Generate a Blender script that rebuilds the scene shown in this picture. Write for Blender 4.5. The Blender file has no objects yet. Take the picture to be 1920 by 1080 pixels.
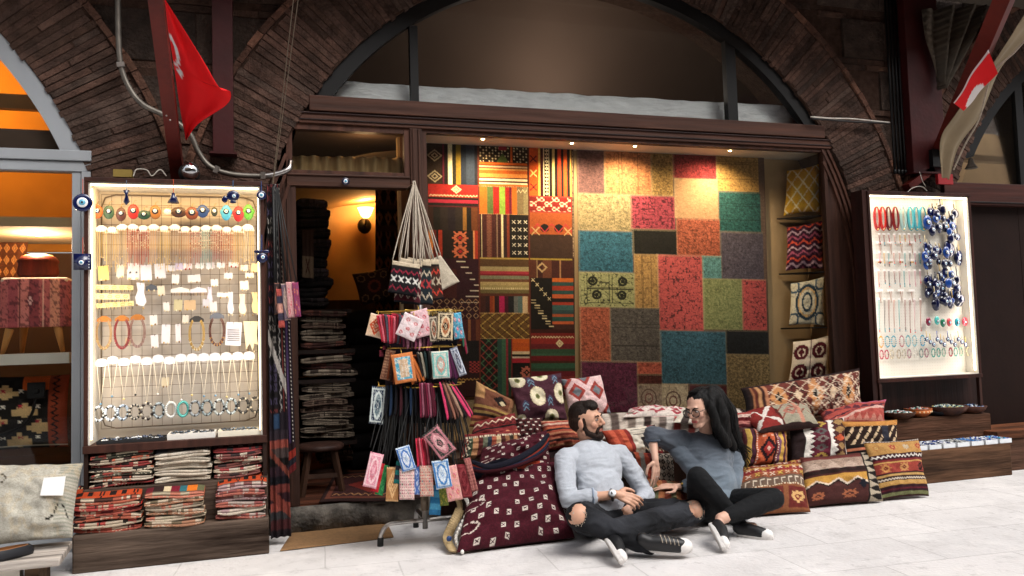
import bpy, math, random
import numpy as np
from mathutils import Vector, Matrix, noise
sc = bpy.context.scene
rnd = random.Random(7)
nr = np.random.RandomState(11)
R_ = math.radians

# ------------------------------------------------------------------ camera
F = 1500.0
YAW, PITCH, ROLL = R_(17.5), math.atan(90 / 1500.0), R_(1.72)
CAM = np.array([0.0, -5.526, 1.232])
_f = np.array([math.sin(YAW), math.cos(YAW), 0.0]); _r = np.array([math.cos(YAW), -math.sin(YAW), 0.0]); _u = np.array([0, 0, 1.0])
_fw = _f * math.cos(PITCH) + _u * math.sin(PITCH); _up = _u * math.cos(PITCH) - _f * math.sin(PITCH)
_U = _up * math.cos(ROLL) + _r * math.sin(ROLL); _R = _r * math.cos(ROLL) - _up * math.sin(ROLL)
def _ray(x, y): return _fw + _R * (x - 960) / F - _U * (y - 540) / F
def at(x, y, Y=0.0):                    # the point seen at (x, y) on the upright plane at depth Y
    d = _ray(x, y); return Vector(CAM + d * (Y - CAM[1]) / d[1])
def gr(x, y, Z=0.0):                    # the point seen at (x, y) on the level plane at height Z
    d = _ray(x, y); return Vector(CAM + d * (Z - CAM[2]) / d[2])
cam = bpy.data.cameras.new('camera'); co = bpy.data.objects.new('camera', cam)
sc.collection.objects.link(co); sc.camera = co
cam.sensor_width = 36; cam.lens = F / 1920 * 36; cam.clip_end = 400; cam.clip_start = .05
co.matrix_world = Matrix(((_R[0], _U[0], -_fw[0], CAM[0]), (_R[1], _U[1], -_fw[1], CAM[1]), (_R[2], _U[2], -_fw[2], CAM[2]), (0, 0, 0, 1)))

# ------------------------------------------------------------------ sky, sun, exposure
SUN_EL, SUN_AZ = R_(52), R_(200)        # soft light from the open street side
w = bpy.data.worlds.new('World'); sc.world = w; w.use_nodes = True
nt = w.node_tree; nt.nodes.clear()
sky = nt.nodes.new('ShaderNodeTexSky'); sky.sky_type = 'NISHITA'; sky.sun_disc = False
sky.sun_elevation = SUN_EL; sky.sun_rotation = SUN_AZ; sky.air_density = 1.0; sky.dust_density = 4.0; sky.ozone_density = 1.0
bg = nt.nodes.new('ShaderNodeBackground'); bg.inputs[1].default_value = .15
hs = nt.nodes.new('ShaderNodeHueSaturation'); hs.inputs['Saturation'].default_value = .25
wo = nt.nodes.new('ShaderNodeOutputWorld')
nt.links.new(sky.outputs[0], hs.inputs['Color']); nt.links.new(hs.outputs[0], bg.inputs[0]); nt.links.new(bg.outputs[0], wo.inputs[0])
sl = bpy.data.lights.new('sun', 'SUN'); sl.energy = 1.15; sl.angle = R_(40); sl.color = (1, .95, .9)
so = bpy.data.objects.new('sun', sl); sc.collection.objects.link(so)
_sd = Vector((-math.sin(R_(-28)) * math.cos(SUN_EL), -math.cos(R_(-28)) * math.cos(SUN_EL), math.sin(SUN_EL)))   # towards the sun
so.rotation_euler = _sd.to_track_quat('Z', 'Y').to_euler()
sky.sun_rotation = math.atan2(_sd.x, _sd.y)
sc.view_settings.view_transform = 'Standard'; sc.view_settings.look = 'None'; sc.view_settings.gamma = 1
sc.view_settings.exposure = 0.82
sc.render.engine = 'CYCLES'
sc.cycles.max_bounces = 6; sc.cycles.transparent_max_bounces = 12; sc.cycles.use_denoising = True
sc.cycles.sample_clamp_indirect = 4; sc.cycles.caustics_reflective = False; sc.cycles.caustics_refractive = False

# ------------------------------------------------------------------ helpers
def hx(s, g=1.0):
    s = s.lstrip('#'); o = []; s = s if len(s) == 6 else ''.join(q * 2 for q in s)
    for i in (0, 2, 4):
        v = int(s[i:i + 2], 16) / 255; o.append((v / 12.92 if v <= .04045 else ((v + .055) / 1.055) ** 2.4) * g)
    return tuple(o)
def C_(c): return hx(c) if isinstance(c, str) else tuple(c)[:3]
def link(o, parent=None):
    sc.collection.objects.link(o)
    if parent is not None:
        o.parent = parent; o.matrix_parent_inverse = parent.matrix_world.inverted() if parent.type == 'EMPTY' else Matrix()
    return o
def tag(o, label=None, cat=None, group=None, kind=None):
    if label: o['label'] = (label if len(label.split()) <= 16 else label.replace(' on the rack', '').replace(' on the wire grid', ''))
    if cat: o['category'] = cat
    if group: o['group'] = group
    if kind: o['kind'] = kind
    return o
def thing(name, label, cat, loc=(0, 0, 0), group=None):
    o = bpy.data.objects.new(name, None); o.empty_display_size = .05
    sc.collection.objects.link(o); o.location = loc; o.matrix_world = Matrix.Translation(Vector(loc))
    return tag(o, label, cat, group)
ORD = ['first', 'second', 'third', 'fourth', 'fifth', 'sixth', 'seventh', 'eighth', 'ninth', 'tenth', 'eleventh', 'twelfth', 'thirteenth', 'fourteenth', 'fifteenth', 'sixteenth', 'seventeenth', 'eighteenth', 'nineteenth', 'twentieth']

def raw_mesh(name, v, f, m, parent=None, smooth=False, fcol=None, pcol=None, mats=None, fm=None):
    me = bpy.data.meshes.new(name)
    me.from_pydata([tuple(x) for x in v], [], [tuple(x) for x in f])
    if smooth: me.polygons.foreach_set('use_smooth', np.ones(len(me.polygons), dtype=bool))
    if fcol is not None:
        a = me.color_attributes.new('Col', 'FLOAT_COLOR', 'CORNER')
        n = np.array([len(x) for x in f]); fc = np.repeat(np.asarray(fcol, dtype=np.float32), n, axis=0)
        a.data.foreach_set('color', np.hstack([fc, np.ones((len(fc), 1), dtype=np.float32)]).ravel())
    if pcol is not None:
        a = me.color_attributes.new('Col', 'FLOAT_COLOR', 'POINT')
        pc = np.asarray(pcol, dtype=np.float32)
        a.data.foreach_set('color', np.hstack([pc, np.ones((len(pc), 1), dtype=np.float32)]).ravel())
    for mm in (mats or [m]): me.materials.append(mm)
    if fm is not None: me.polygons.foreach_set('material_index', np.asarray(fm, dtype=np.int32))
    me.validate(); me.update()
    return link(bpy.data.objects.new(name, me), parent)

def frame(d, up=Vector((0, 0, 1))):
    d = Vector(d).normalized()
    a = up.cross(d)
    if a.length < 1e-4: a = Vector((1, 0, 0)).cross(d)
    a.normalize(); return a, d.cross(a).normalized(), d
class MB:                               # collects simple shapes into one mesh
    def __init__(s, col=(.5, .5, .5)): s.v = []; s.f = []; s.c = []; s.d = C_(col)
    def add(s, v, f, col=None):
        o = len(s.v); s.v += [tuple(x) for x in v]; s.f += [tuple(i + o for i in x) for x in f]
        s.c += [C_(col) if col is not None else s.d] * len(f); return s
    def hexa(s, p, col=None):           # 8 corners: bottom 4 ccw, top 4 ccw
        return s.add(p, [(0, 3, 2, 1), (4, 5, 6, 7), (0, 1, 5, 4), (1, 2, 6, 5), (2, 3, 7, 6), (3, 0, 4, 7)], col)
    def box(s, a, b, col=None):
        x0, y0, z0 = [min(a[i], b[i]) for i in range(3)]; x1, y1, z1 = [max(a[i], b[i]) for i in range(3)]
        return s.hexa([(x0, y0, z0), (x1, y0, z0), (x1, y1, z0), (x0, y1, z0), (x0, y0, z1), (x1, y0, z1), (x1, y1, z1), (x0, y1, z1)], col)
    def bar(s, p, q, w, h, col=None, up=Vector((0, 0, 1)), w2=None, h2=None):
        p, q = Vector(p), Vector(q); a, b, _ = frame(q - p, up); w2 = w if w2 is None else w2; h2 = h if h2 is None else h2
        P = [p + a * (i * w / 2) + b * (j * h / 2) for i, j in ((-1, -1), (1, -1), (1, 1), (-1, 1))]
        Q = [q + a * (i * w2 / 2) + b * (j * h2 / 2) for i, j in ((-1, -1), (1, -1), (1, 1), (-1, 1))]
        return s.hexa(P + Q, col)
    def tube(s, pts, r, n=6, col=None, closed=False):
        pts = [Vector(p) for p in pts]; m = len(pts); rs = r if hasattr(r, '__len__') else [r] * m
        v = []; up = Vector((.13, .21, .97))
        for i, p in enumerate(pts):
            if closed: d = pts[(i + 1) % m] - pts[i - 1]
            else: d = pts[min(i + 1, m - 1)] - pts[max(i - 1, 0)]
            a, b, _ = frame(d if d.length > 1e-9 else Vector((0, 0, 1)), up)
            for k in range(n):
                t = 2 * math.pi * k / n; v.append(p + (a * math.cos(t) + b * math.sin(t)) * rs[i])
        f = []
        for i in range(m if closed else m - 1):
            j = (i + 1) % m
            for k in range(n): l = (k + 1) % n; f.append((i * n + k, i * n + l, j * n + l, j * n + k))
        if not closed: f.append(tuple(range(n - 1, -1, -1))); f.append(tuple((m - 1) * n + k for k in range(n)))
        return s.add(v, f, col)
    def lathe(s, prof, c, n=20, col=None, ax=None):   # prof: (r, h) pairs round c; ax = axis
        c = Vector(c); a, b, d = frame(ax or Vector((0, 0, 1)), Vector((1, 0, 0)) if not ax else Vector((0, 0, 1)))
        v = [c + (a * math.cos(2 * math.pi * k / n) + b * math.sin(2 * math.pi * k / n)) * max(r, 1e-4) + d * h for r, h in prof for k in range(n)]
        f = [(i * n + k, i * n + (k + 1) % n, (i + 1) * n + (k + 1) % n, (i + 1) * n + k) for i in range(len(prof) - 1) for k in range(n)]
        return s.add(v, f, col)
    def ball(s, c, r, n=10, col=None, M=None):
        r = r if hasattr(r, '__len__') else (r, r, r); v = []; c = Vector(c)
        for i in range(n // 2 + 1):
            th = math.pi * i / (n // 2)
            for k in range(n):
                ph = 2 * math.pi * k / n; p = Vector((r[0] * math.sin(th) * math.cos(ph), r[1] * math.sin(th) * math.sin(ph), r[2] * math.cos(th)))
                v.append(c + (M @ p if M else p))
        f = [(i * n + k, (i + 1) * n + k, (i + 1) * n + (k + 1) % n, i * n + (k + 1) % n) for i in range(n // 2) for k in range(n)]
        return s.add(v, f, col)
    def prism(s, poly, y0, y1, col=None):  # poly: (x, z) outline, run from y0 to y1
        n = len(poly)
        return s.add([(x, y0, z) for x, z in poly] + [(x, y1, z) for x, z in poly],
                     [tuple(range(n)), tuple(range(2 * n - 1, n - 1, -1))] + [(i, n + i, n + (i + 1) % n, (i + 1) % n) for i in range(n)], col)
    def arc(s, cx, cz, r0, r1, a0, a1, y0, y1, n=48, col=None):
        v = []; f = []
        for i in range(n + 1):
            a = a0 + (a1 - a0) * i / n; c_, s_ = math.cos(a), math.sin(a)
            v += [(cx + r0 * c_, y0, cz + r0 * s_), (cx + r1 * c_, y0, cz + r1 * s_), (cx + r1 * c_, y1, cz + r1 * s_), (cx + r0 * c_, y1, cz + r0 * s_)]
        for i in range(n):
            for k in range(4): l = (k + 1) % 4; f.append((i * 4 + k, i * 4 + l, (i + 1) * 4 + l, (i + 1) * 4 + k))
        f += [(3, 2, 1, 0), (n * 4, n * 4 + 1, n * 4 + 2, n * 4 + 3)]
        return s.add(v, f, col)
    def build(s, name, m, parent=None, smooth=False, bevel=0):
        o = raw_mesh(name, s.v, s.f, m, parent, smooth, fcol=s.c)
        if bevel:
            b = o.modifiers.new('bevel', 'BEVEL'); b.width = bevel; b.segments = 2; b.limit_method = 'ANGLE'; b.angle_limit = R_(50)
        return o

# ------------------------------------------------------------------ materials
def mat(name, col=None, rough=.7, metal=0, var=.2, vs=30, bump=0, bs=120, stretch=(1, 1, 1), emit=None, es=0, spec=.5, var2=None, sheen=0, bd=.01):
    m = bpy.data.materials.new(name); m.use_nodes = True; n = m.node_tree; L = n.links; b = n.nodes['Principled BSDF']
    b.inputs['Roughness'].default_value = rough; b.inputs['Metallic'].default_value = metal; b.inputs['Specular IOR Level'].default_value = spec
    if sheen: b.inputs['Sheen Weight'].default_value = sheen
    tc = n.nodes.new('ShaderNodeTexCoord'); mp = n.nodes.new('ShaderNodeMapping'); mp.inputs['Scale'].default_value = stretch
    L.new(tc.outputs['Object'], mp.inputs[0])
    if col is None: src = n.nodes.new('ShaderNodeVertexColor'); src.layer_name = 'Col'; out = src.outputs[0]
    else: src = n.nodes.new('ShaderNodeRGB'); src.outputs[0].default_value = (*C_(col), 1); out = src.outputs[0]
    if var:
        nz = n.nodes.new('ShaderNodeTexNoise'); nz.inputs['Scale'].default_value = vs; nz.inputs['Detail'].default_value = 5; L.new(mp.outputs[0], nz.inputs[0])
        mr = n.nodes.new('ShaderNodeMapRange'); mr.inputs[1].default_value = .25; mr.inputs[2].default_value = .75; mr.inputs[3].default_value = 1 - var; mr.inputs[4].default_value = 1 + var
        L.new(nz.outputs[0], mr.inputs[0]); mx = n.nodes.new('ShaderNodeVectorMath'); mx.operation = 'SCALE'
        L.new(out, mx.inputs[0]); L.new(mr.outputs[0], mx.inputs['Scale']); out = mx.outputs[0]
    if var2:                            # patches of a second colour: (colour, scale, lo, hi)
        c2, s2, lo, hi = var2; nz = n.nodes.new('ShaderNodeTexNoise'); nz.inputs['Scale'].default_value = s2; nz.inputs['Detail'].default_value = 6; nz.inputs['Roughness'].default_value = .65
        L.new(mp.outputs[0], nz.inputs[0]); mr = n.nodes.new('ShaderNodeMapRange'); mr.inputs[1].default_value = lo; mr.inputs[2].default_value = hi; L.new(nz.outputs[0], mr.inputs[0])
        mx = n.nodes.new('ShaderNodeMix'); mx.data_type = 'RGBA'; L.new(mr.outputs[0], mx.inputs[0]); L.new(out, mx.inputs[6]); mx.inputs[7].default_value = (*C_(c2), 1); out = mx.outputs[2]
    L.new(out, b.inputs['Base Color'])
    if bump:
        nz = n.nodes.new('ShaderNodeTexNoise'); nz.inputs['Scale'].default_value = bs; nz.inputs['Detail'].default_value = 4; L.new(mp.outputs[0], nz.inputs[0])
        bp = n.nodes.new('ShaderNodeBump'); bp.inputs['Strength'].default_value = bump; bp.inputs['Distance'].default_value = bd; L.new(nz.outputs[0], bp.inputs['Height']); L.new(bp.outputs[0], b.inputs['Normal'])
    if emit is not None: b.inputs['Emission Color'].default_value = (*C_(emit), 1); b.inputs['Emission Strength'].default_value = es
    return m
M = {}
M['cloth'] = mat('woven_cloth', rough=.95, var=.22, vs=160, bump=.5, bs=420, spec=.2)
M['knit'] = mat('soft_knit', rough=.95, var=.06, vs=90, bump=.3, bs=500, spec=.2, sheen=.2)
M['denim'] = mat('denim', rough=.85, var=.16, vs=220, bump=.35, bs=500, spec=.2)
M['skin'] = mat('skin', rough=.5, var=.05, vs=40, bump=.05, bs=300, spec=.4)
M['hair'] = mat('hair', rough=.6, var=.3, vs=60, bump=.5, bs=250, stretch=(1, 1, .15), spec=.2)
M['paint'] = mat('coloured_surface', rough=.5, var=.08, vs=40)
M['gloss'] = mat('glossy_glass_bead', rough=.12, var=.04, vs=40, spec=.7)
M['card'] = mat('card_paper', rough=.8, var=.04, vs=60)
M['metal'] = mat('brushed_steel', '#b8b4b0', rough=.28, metal=1, var=.1, vs=30, var2=('#5a4a40', 9, .52, .7))
M['wire'] = mat('dark_wire', '#6a5c4c', rough=.4, metal=.3, var=.1)
M['gold'] = mat('gold_chain', '#c09a48', rough=.35, metal=.8, var=.2, vs=90)
M['black'] = mat('black_paint', '#0c0b0b', rough=.45, var=.3, vs=12, spec=.3)
M['wood'] = mat('stained_wood', rough=.55, var=.5, vs=22, bump=.3, bs=40, stretch=(1, 1, .06), spec=.22, var2=('#0d0504', 5, .5, .8))
M['woodh'] = mat('stained_wood_level', rough=.55, var=.5, vs=22, bump=.3, bs=40, stretch=(.06, 1, 1), spec=.22, var2=('#0d0504', 4, .5, .8))
M['oldwood'] = mat('weathered_wood', rough=.85, var=.4, vs=30, bump=.9, bs=60, stretch=(.09, 1, 1), var2=('#1e140e', 6, .44, .66), spec=.12)
M['redpaint'] = mat('red_brown_steel_paint', '#5e1c14', rough=.5, var=.25, vs=6, var2=('#2c0c0a', 4, .5, .75), bump=.15, bs=30, spec=.3)
M['brick'] = mat('old_brick', rough=.92, var=.5, vs=11, bump=1.0, bs=38, var2=('#2a201a', 4.0, .48, .8), spec=.2, bd=.02)
M['mortar'] = mat('dirty_mortar', '#3e2e26', rough=.97, var=.4, vs=20, bump=.8, bs=60, spec=.1)
M['stone'] = mat('rough_stone', '#6a645c', rough=.9, var=.4, vs=12, bump=.8, bs=35, var2=('#2c2824', 5, .45, .65), bd=.02)
M['plaster'] = mat('warm_plaster', '#a88c66', rough=.9, var=.12, vs=5, bump=.15, bs=30)
M['darkplaster'] = mat('brown_plaster', '#5e4e44', rough=.95, var=.08, vs=1.5, spec=.1)
M['white'] = mat('white_board', '#d8d2c6', rough=.6, var=.05, vs=8)
M['alu'] = mat('grey_aluminium_frame', '#909498', rough=.45, var=.08, vs=5, stretch=(1, 1, .2))
M['cord'] = mat('cotton_cord', '#a89c8c', rough=.9, var=.2, vs=60)
M['rubber'] = mat('black_rubber', '#0a0a0a', rough=.6, var=.1)
M['ledw'] = mat('led_strip', '#fff0d0', emit='#ffe2a8', es=5, var=0)
M['ledc'] = mat('led_strip_neutral', '#fff4e0', emit='#ffeccc', es=5, var=0)
M['bulb'] = mat('lit_bulb', '#ffe0a0', emit='#ffb050', es=14, var=0)
M['bulbw'] = mat('lit_spot', '#fff0d0', emit='#ffdf9e', es=30, var=0)
M['redpaint2'] = mat('dark_maroon_steel_paint', '#360c0c', rough=.5, var=.25, vs=6, bump=.15, bs=30, spec=.25)
M['board'] = mat('beige_board', rough=.7, var=.06, vs=8)
M['canvas'] = mat('awning_canvas', '#4c4236', rough=.9, var=.2, vs=4, bump=.3, bs=25)
M['plastic'] = mat('crumpled_white_sheet', '#fbfcff', rough=.35, var=.12, vs=14, bump=.8, bs=16, stretch=(.5, 1, 1.6), var2=('#b0b4b8', 9, .55, .85), bd=.02)  # crumpled white, shared by the drape and the fanlight's reflection stand-in
def glass_mat():
    m = bpy.data.materials.new('window_glass'); m.use_nodes = True; n = m.node_tree; n.nodes.clear(); L = n.links
    o = n.nodes.new('ShaderNodeOutputMaterial'); t = n.nodes.new('ShaderNodeBsdfTransparent'); g = n.nodes.new('ShaderNodeBsdfGlossy'); g.inputs['Roughness'].default_value = .02
    t.inputs[0].default_value = (.94, .95, .94, 1); fr = n.nodes.new('ShaderNodeFresnel'); fr.inputs[0].default_value = 1.3; mx = n.nodes.new('ShaderNodeMixShader')
    
    L.new(fr.outputs[0], mx.inputs[0]); L.new(t.outputs[0], mx.inputs[1]); L.new(g.outputs[0], mx.inputs[2]); L.new(mx.outputs[0], o.inputs[0]); return m
M['glass'] = glass_mat()
def paving():
    m = bpy.data.materials.new('stone_paving'); m.use_nodes = True; n = m.node_tree; L = n.links; b = n.nodes['Principled BSDF']; b.inputs['Roughness'].default_value = .75
    tc = n.nodes.new('ShaderNodeTexCoord'); mp = n.nodes.new('ShaderNodeMapping'); mp.inputs['Rotation'].default_value = (0, 0, R_(4)); L.new(tc.outputs['Object'], mp.inputs[0])
    wz = n.nodes.new('ShaderNodeTexNoise'); wz.inputs['Scale'].default_value = 2.5; L.new(mp.outputs[0], wz.inputs[0])
    ad = n.nodes.new('ShaderNodeMix'); ad.data_type = 'VECTOR'; ad.inputs[0].default_value = .018; L.new(mp.outputs[0], ad.inputs[4]); L.new(wz.outputs[1], ad.inputs[5])
    br = n.nodes.new('ShaderNodeTexBrick'); br.inputs['Scale'].default_value = 1; br.inputs['Brick Width'].default_value = .78; br.inputs['Row Height'].default_value = .46; br.inputs['Mortar Size'].default_value = .005; br.inputs['Mortar Smooth'].default_value = .3
    br.inputs['Color1'].default_value = (.66, .635, .625, 1); br.inputs['Color2'].default_value = (.60, .58, .57, 1); br.inputs['Mortar'].default_value = (.50, .48, .47, 1); L.new(ad.outputs[1], br.inputs[0])
    out = br.outputs[0]
    for (s, lo, hi, c, dt) in ((1.1, .50, .80, (.50, .475, .46), 5), (3.5, .52, .72, (.46, .44, .43), 8), (11, .56, .72, (.33, .31, .30), 10), (2.0, .5, .75, (.80, .77, .75), 4)):
        nz = n.nodes.new('ShaderNodeTexNoise'); nz.inputs['Scale'].default_value = s; nz.inputs['Detail'].default_value = dt; nz.inputs['Roughness'].default_value = .7; L.new(mp.outputs[0], nz.inputs[0])
        mr = n.nodes.new('ShaderNodeMapRange'); mr.inputs[1].default_value = lo; mr.inputs[2].default_value = hi; mr.inputs[4].default_value = .75; L.new(nz.outputs[0], mr.inputs[0])
        mx = n.nodes.new('ShaderNodeMix'); mx.data_type = 'RGBA'; L.new(mr.outputs[0], mx.inputs[0]); L.new(out, mx.inputs[6]); mx.inputs[7].default_value = (*c, 1); out = mx.outputs[2]
    L.new(out, b.inputs['Base Color'])
    nz = n.nodes.new('ShaderNodeTexNoise'); nz.inputs['Scale'].default_value = 40; nz.inputs['Detail'].default_value = 8; L.new(mp.outputs[0], nz.inputs[0])
    mt = n.nodes.new('ShaderNodeMath'); mt.operation = 'MULTIPLY_ADD'; mt.inputs[1].default_value = -1.5; L.new(br.outputs[1], mt.inputs[0]); L.new(nz.outputs[0], mt.inputs[2])
    bp = n.nodes.new('ShaderNodeBump'); bp.inputs['Strength'].default_value = .45; bp.inputs['Distance'].default_value = .01; L.new(mt.outputs[0], bp.inputs['Height']); L.new(bp.outputs[0], b.inputs['Normal'])
    return m
M['paving'] = paving()

# ------------------------------------------------------------------ woven designs (colour grids)
def vnoise(h, w, sy, sx, seed=0):       # smooth random field, 0..1
    r = np.random.RandomState(seed); gy, gx = int(h / sy) + 3, int(w / sx) + 3; g = r.rand(gy, gx)
    y = np.arange(h) / sy; x = np.arange(w) / sx; yi, xi = y.astype(int), x.astype(int); fy = (y - yi)[:, None]; fx = (x - xi)[None]
    fy = fy * fy * (3 - 2 * fy); fx = fx * fx * (3 - 2 * fx); a = g[yi][:, xi]; b = g[yi][:, xi + 1]; c = g[yi + 1][:, xi]; d = g[yi + 1][:, xi + 1]
    return (a * (1 - fx) + b * fx) * (1 - fy) + (c * (1 - fx) + d * fx) * fy
class CV:                               # x to the right, y DOWN, in units the caller picks
    def __init__(s, w, h, col, x0=0, y0=0, x1=1, y1=1):
        s.w, s.h = w, h; s.a = np.zeros((h, w, 3)); s.a[:] = C_(col)
        s.X, s.Y = np.meshgrid(x0 + (np.arange(w) + .5) / w * (x1 - x0), y0 + (np.arange(h) + .5) / h * (y1 - y0)); s.ext = (x0, y0, x1, y1)
    def m(s, mask, c): s.a[mask] = C_(c); return s
    def box(s, x0, y0, x1, y1): return (s.X >= x0) & (s.X < x1) & (s.Y >= y0) & (s.Y < y1)
    def rect(s, x0, y0, x1, y1, c): return s.m(s.box(x0, y0, x1, y1), c)
    def hs(s, x0, y0, x1, y1, cols, wts=None):
        wts = wts or [1] * len(cols); t = sum(wts); y = y0
        for c, q in zip(cols, wts): s.rect(x0, y, x1, y + (y1 - y0) * q / t, c); y += (y1 - y0) * q / t
        return s
    def vs(s, x0, y0, x1, y1, cols, wts=None):
        wts = wts or [1] * len(cols); t = sum(wts); x = x0
        for c, q in zip(cols, wts): s.rect(x, y0, x + (x1 - x0) * q / t, y1, c); x += (x1 - x0) * q / t
        return s
    def dia(s, cx, cy, rx, ry, c, r=0.0, step=0):   # diamond; r>0 leaves the inner part; step = stair-step edges
        dx, dy = np.abs(s.X - cx) / rx, np.abs(s.Y - cy) / ry
        if step: dy = np.floor(dy * step + .5) / step
        d = dx + dy; return s.m((d < 1) & (d >= r), c)
    def ell(s, cx, cy, rx, ry, c, r=0.0):
        d = ((s.X - cx) / rx) ** 2 + ((s.Y - cy) / ry) ** 2; return s.m((d < 1) & (d >= r), c)
    def zig(s, x0, x1, y, amp, per, th, c):
        t = np.abs(((s.X - x0) / per) % 1 - .5) * 2; return s.m((s.X >= x0) & (s.X < x1) & (np.abs(s.Y - y - (t - .5) * 2 * amp) < th), c)
    def zigv(s, y0, y1, x, amp, per, th, c):
        t = np.abs(((s.Y - y0) / per) % 1 - .5) * 2; return s.m((s.Y >= y0) & (s.Y < y1) & (np.abs(s.X - x - (t - .5) * 2 * amp) < th), c)
    def teeth(s, x0, x1, y, amp, per, c, up=True):   # filled triangles standing on / hanging from y
        t = (1 - np.abs(((s.X - x0) / per) % 1 - .5) * 2) * amp
        k = (s.Y > y - t) & (s.Y <= y) if up else (s.Y < y + t) & (s.Y >= y); return s.m(k & (s.X >= x0) & (s.X < x1), c)
    def x(s, cx, cy, r, th, c):
        dx, dy = s.X - cx, s.Y - cy; return s.m((np.abs(np.abs(dx) - np.abs(dy)) < th) & (np.abs(dx) < r) & (np.abs(dy) < r), c)
    def grid(s, x0, y0, x1, y1, nx, ny, fn):
        for i in range(nx):
            for j in range(ny): fn(s, x0 + (i + .5) * (x1 - x0) / nx, y0 + (j + .5) * (y1 - y0) / ny, i, j)
        return s
    def check(s, x0, y0, x1, y1, px, py, c): return s.m(s.box(x0, y0, x1, y1) & (((np.floor((s.X - x0) / px) + np.floor((s.Y - y0) / py)) % 2) == 0), c)
    def dash(s, x0, x1, y, th, per, c): return s.m((np.abs(s.Y - y) < th) & (s.X >= x0) & (s.X < x1) & ((((s.X - x0) / per) % 1) < .55), c)
    def dashv(s, y0, y1, x, th, per, c): return s.m((np.abs(s.X - x) < th) & (s.Y >= y0) & (s.Y < y1) & ((((s.Y - y0) / per) % 1) < .55), c)
    def star(s, cx, cy, rx, ry, c, c2=None):
        s.dia(cx, cy, rx, ry, c, 0, 4); s.x(cx, cy, rx * .8, rx * .14, c)
        if c2: s.dia(cx, cy, rx * .5, ry * .5, c2, 0, 3); s.dia(cx, cy, rx * .2, ry * .2, c)
        return s
    def hook(s, cx, cy, r, c, th=.16):   # ram's horn hooked diamond outline
        s.dia(cx, cy, r, r, c, .68)
        for sx in (-1, 1):
            for sy in (-1, 1):
                s.rect(cx + sx * r * .45 - r * th / 2, cy + min(0, sy * r), cx + sx * r * .45 + r * th / 2, cy + max(0, sy * r), c) if False else s.dia(cx + sx * r * .62, cy + sy * r * .62, r * .34, r * .34, c, .5)
        return s
    def flor(s, x0, y0, x1, y1, c, sc_=6, th=.05, seed=1, mix=.8):   # curling floral tracery
        n = vnoise(s.h, s.w, sc_, sc_, seed) + .5 * vnoise(s.h, s.w, sc_ / 2, sc_ / 2, seed + 9); n2 = vnoise(s.h, s.w, sc_ * .8, sc_ * .8, seed + 5)
        k = s.box(x0, y0, x1, y1) & ((np.abs(n - .75) < th) | (n2 > .86)); s.a[k] = s.a[k] * (1 - mix) + np.array(C_(c)) * mix; return s
    def speck(s, x0, y0, x1, y1, amt, seed=2, sc_=1.3):
        n = np.random.RandomState(seed).rand(s.h, s.w) * .6 + vnoise(s.h, s.w, sc_ * 2, sc_ * 2, seed) * .4; k = s.box(x0, y0, x1, y1); s.a[k] *= (1 + (n[k] - .5) * 2 * amt)[:, None]; return s
    def dull(s, k=.8, g=1.0):
        l = s.a.mean(axis=2, keepdims=True); s.a = (l + (s.a - l) * k) * g; return s
    def wear(s, amt=.15, seed=3):
        n = vnoise(s.h, s.w, 1.2, 5, seed) * .5 + vnoise(s.h, s.w, s.h / 5, s.w / 5, seed + 1) * .5; s.a *= (1 + (n - .5) * 2 * amt)[..., None]; s.a = np.clip(s.a, 0, 1); return s

def sheet(name, cv, P, m, parent=None, th=.006, back=None, off=None):   # P: (h, w, 3) array of front points, rows top to bottom
    h, w = P.shape[:2]
    if cv is None: col = np.tile(np.array(C_(back)), (h * w, 1))
    else:
        yi = np.clip((np.arange(h) + .5) / h * cv.h, 0, cv.h - 1).astype(int); xi = np.clip((np.arange(w) + .5) / w * cv.w, 0, cv.w - 1).astype(int)
        col = cv.a[yi][:, xi].reshape(-1, 3)
    if off is None:
        n = np.cross(P[0, -1] - P[0, 0], P[-1, 0] - P[0, 0]); n /= np.linalg.norm(n) + 1e-9; off = n * th
    B = P + off; bc = col * .6 if back is None else np.tile(np.array(C_(back)), (h * w, 1))
    v = np.vstack([P.reshape(-1, 3), B.reshape(-1, 3)]); N = h * w; f = []
    idx = np.arange(N).reshape(h, w); a, b, c, d = idx[:-1, :-1].ravel(), idx[1:, :-1].ravel(), idx[1:, 1:].ravel(), idx[:-1, 1:].ravel()
    f = np.stack([a, b, c, d], 1).tolist() + np.stack([d + N, c + N, b + N, a + N], 1).tolist()
    rim = list(idx[0, :]) + list(idx[1:, -1]) + list(idx[-1, -2::-1]) + list(idx[-2:0:-1, 0])
    for i in range(len(rim)): p, q = int(rim[i]), int(rim[(i + 1) % len(rim)]); f.append([p, q, q + N, p + N])
    return raw_mesh(name, v, f, m, parent, True, pcol=np.vstack([col, bc]))
def bil(c, U, V):                       # corners bl, br, tr, tl; V up
    bl, br, tr, tl = [np.array(x) for x in c]; U = U[..., None]; V = V[..., None]
    return (bl * (1 - U) + br * U) * (1 - V) + (tl * (1 - U) + tr * U) * V
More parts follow.
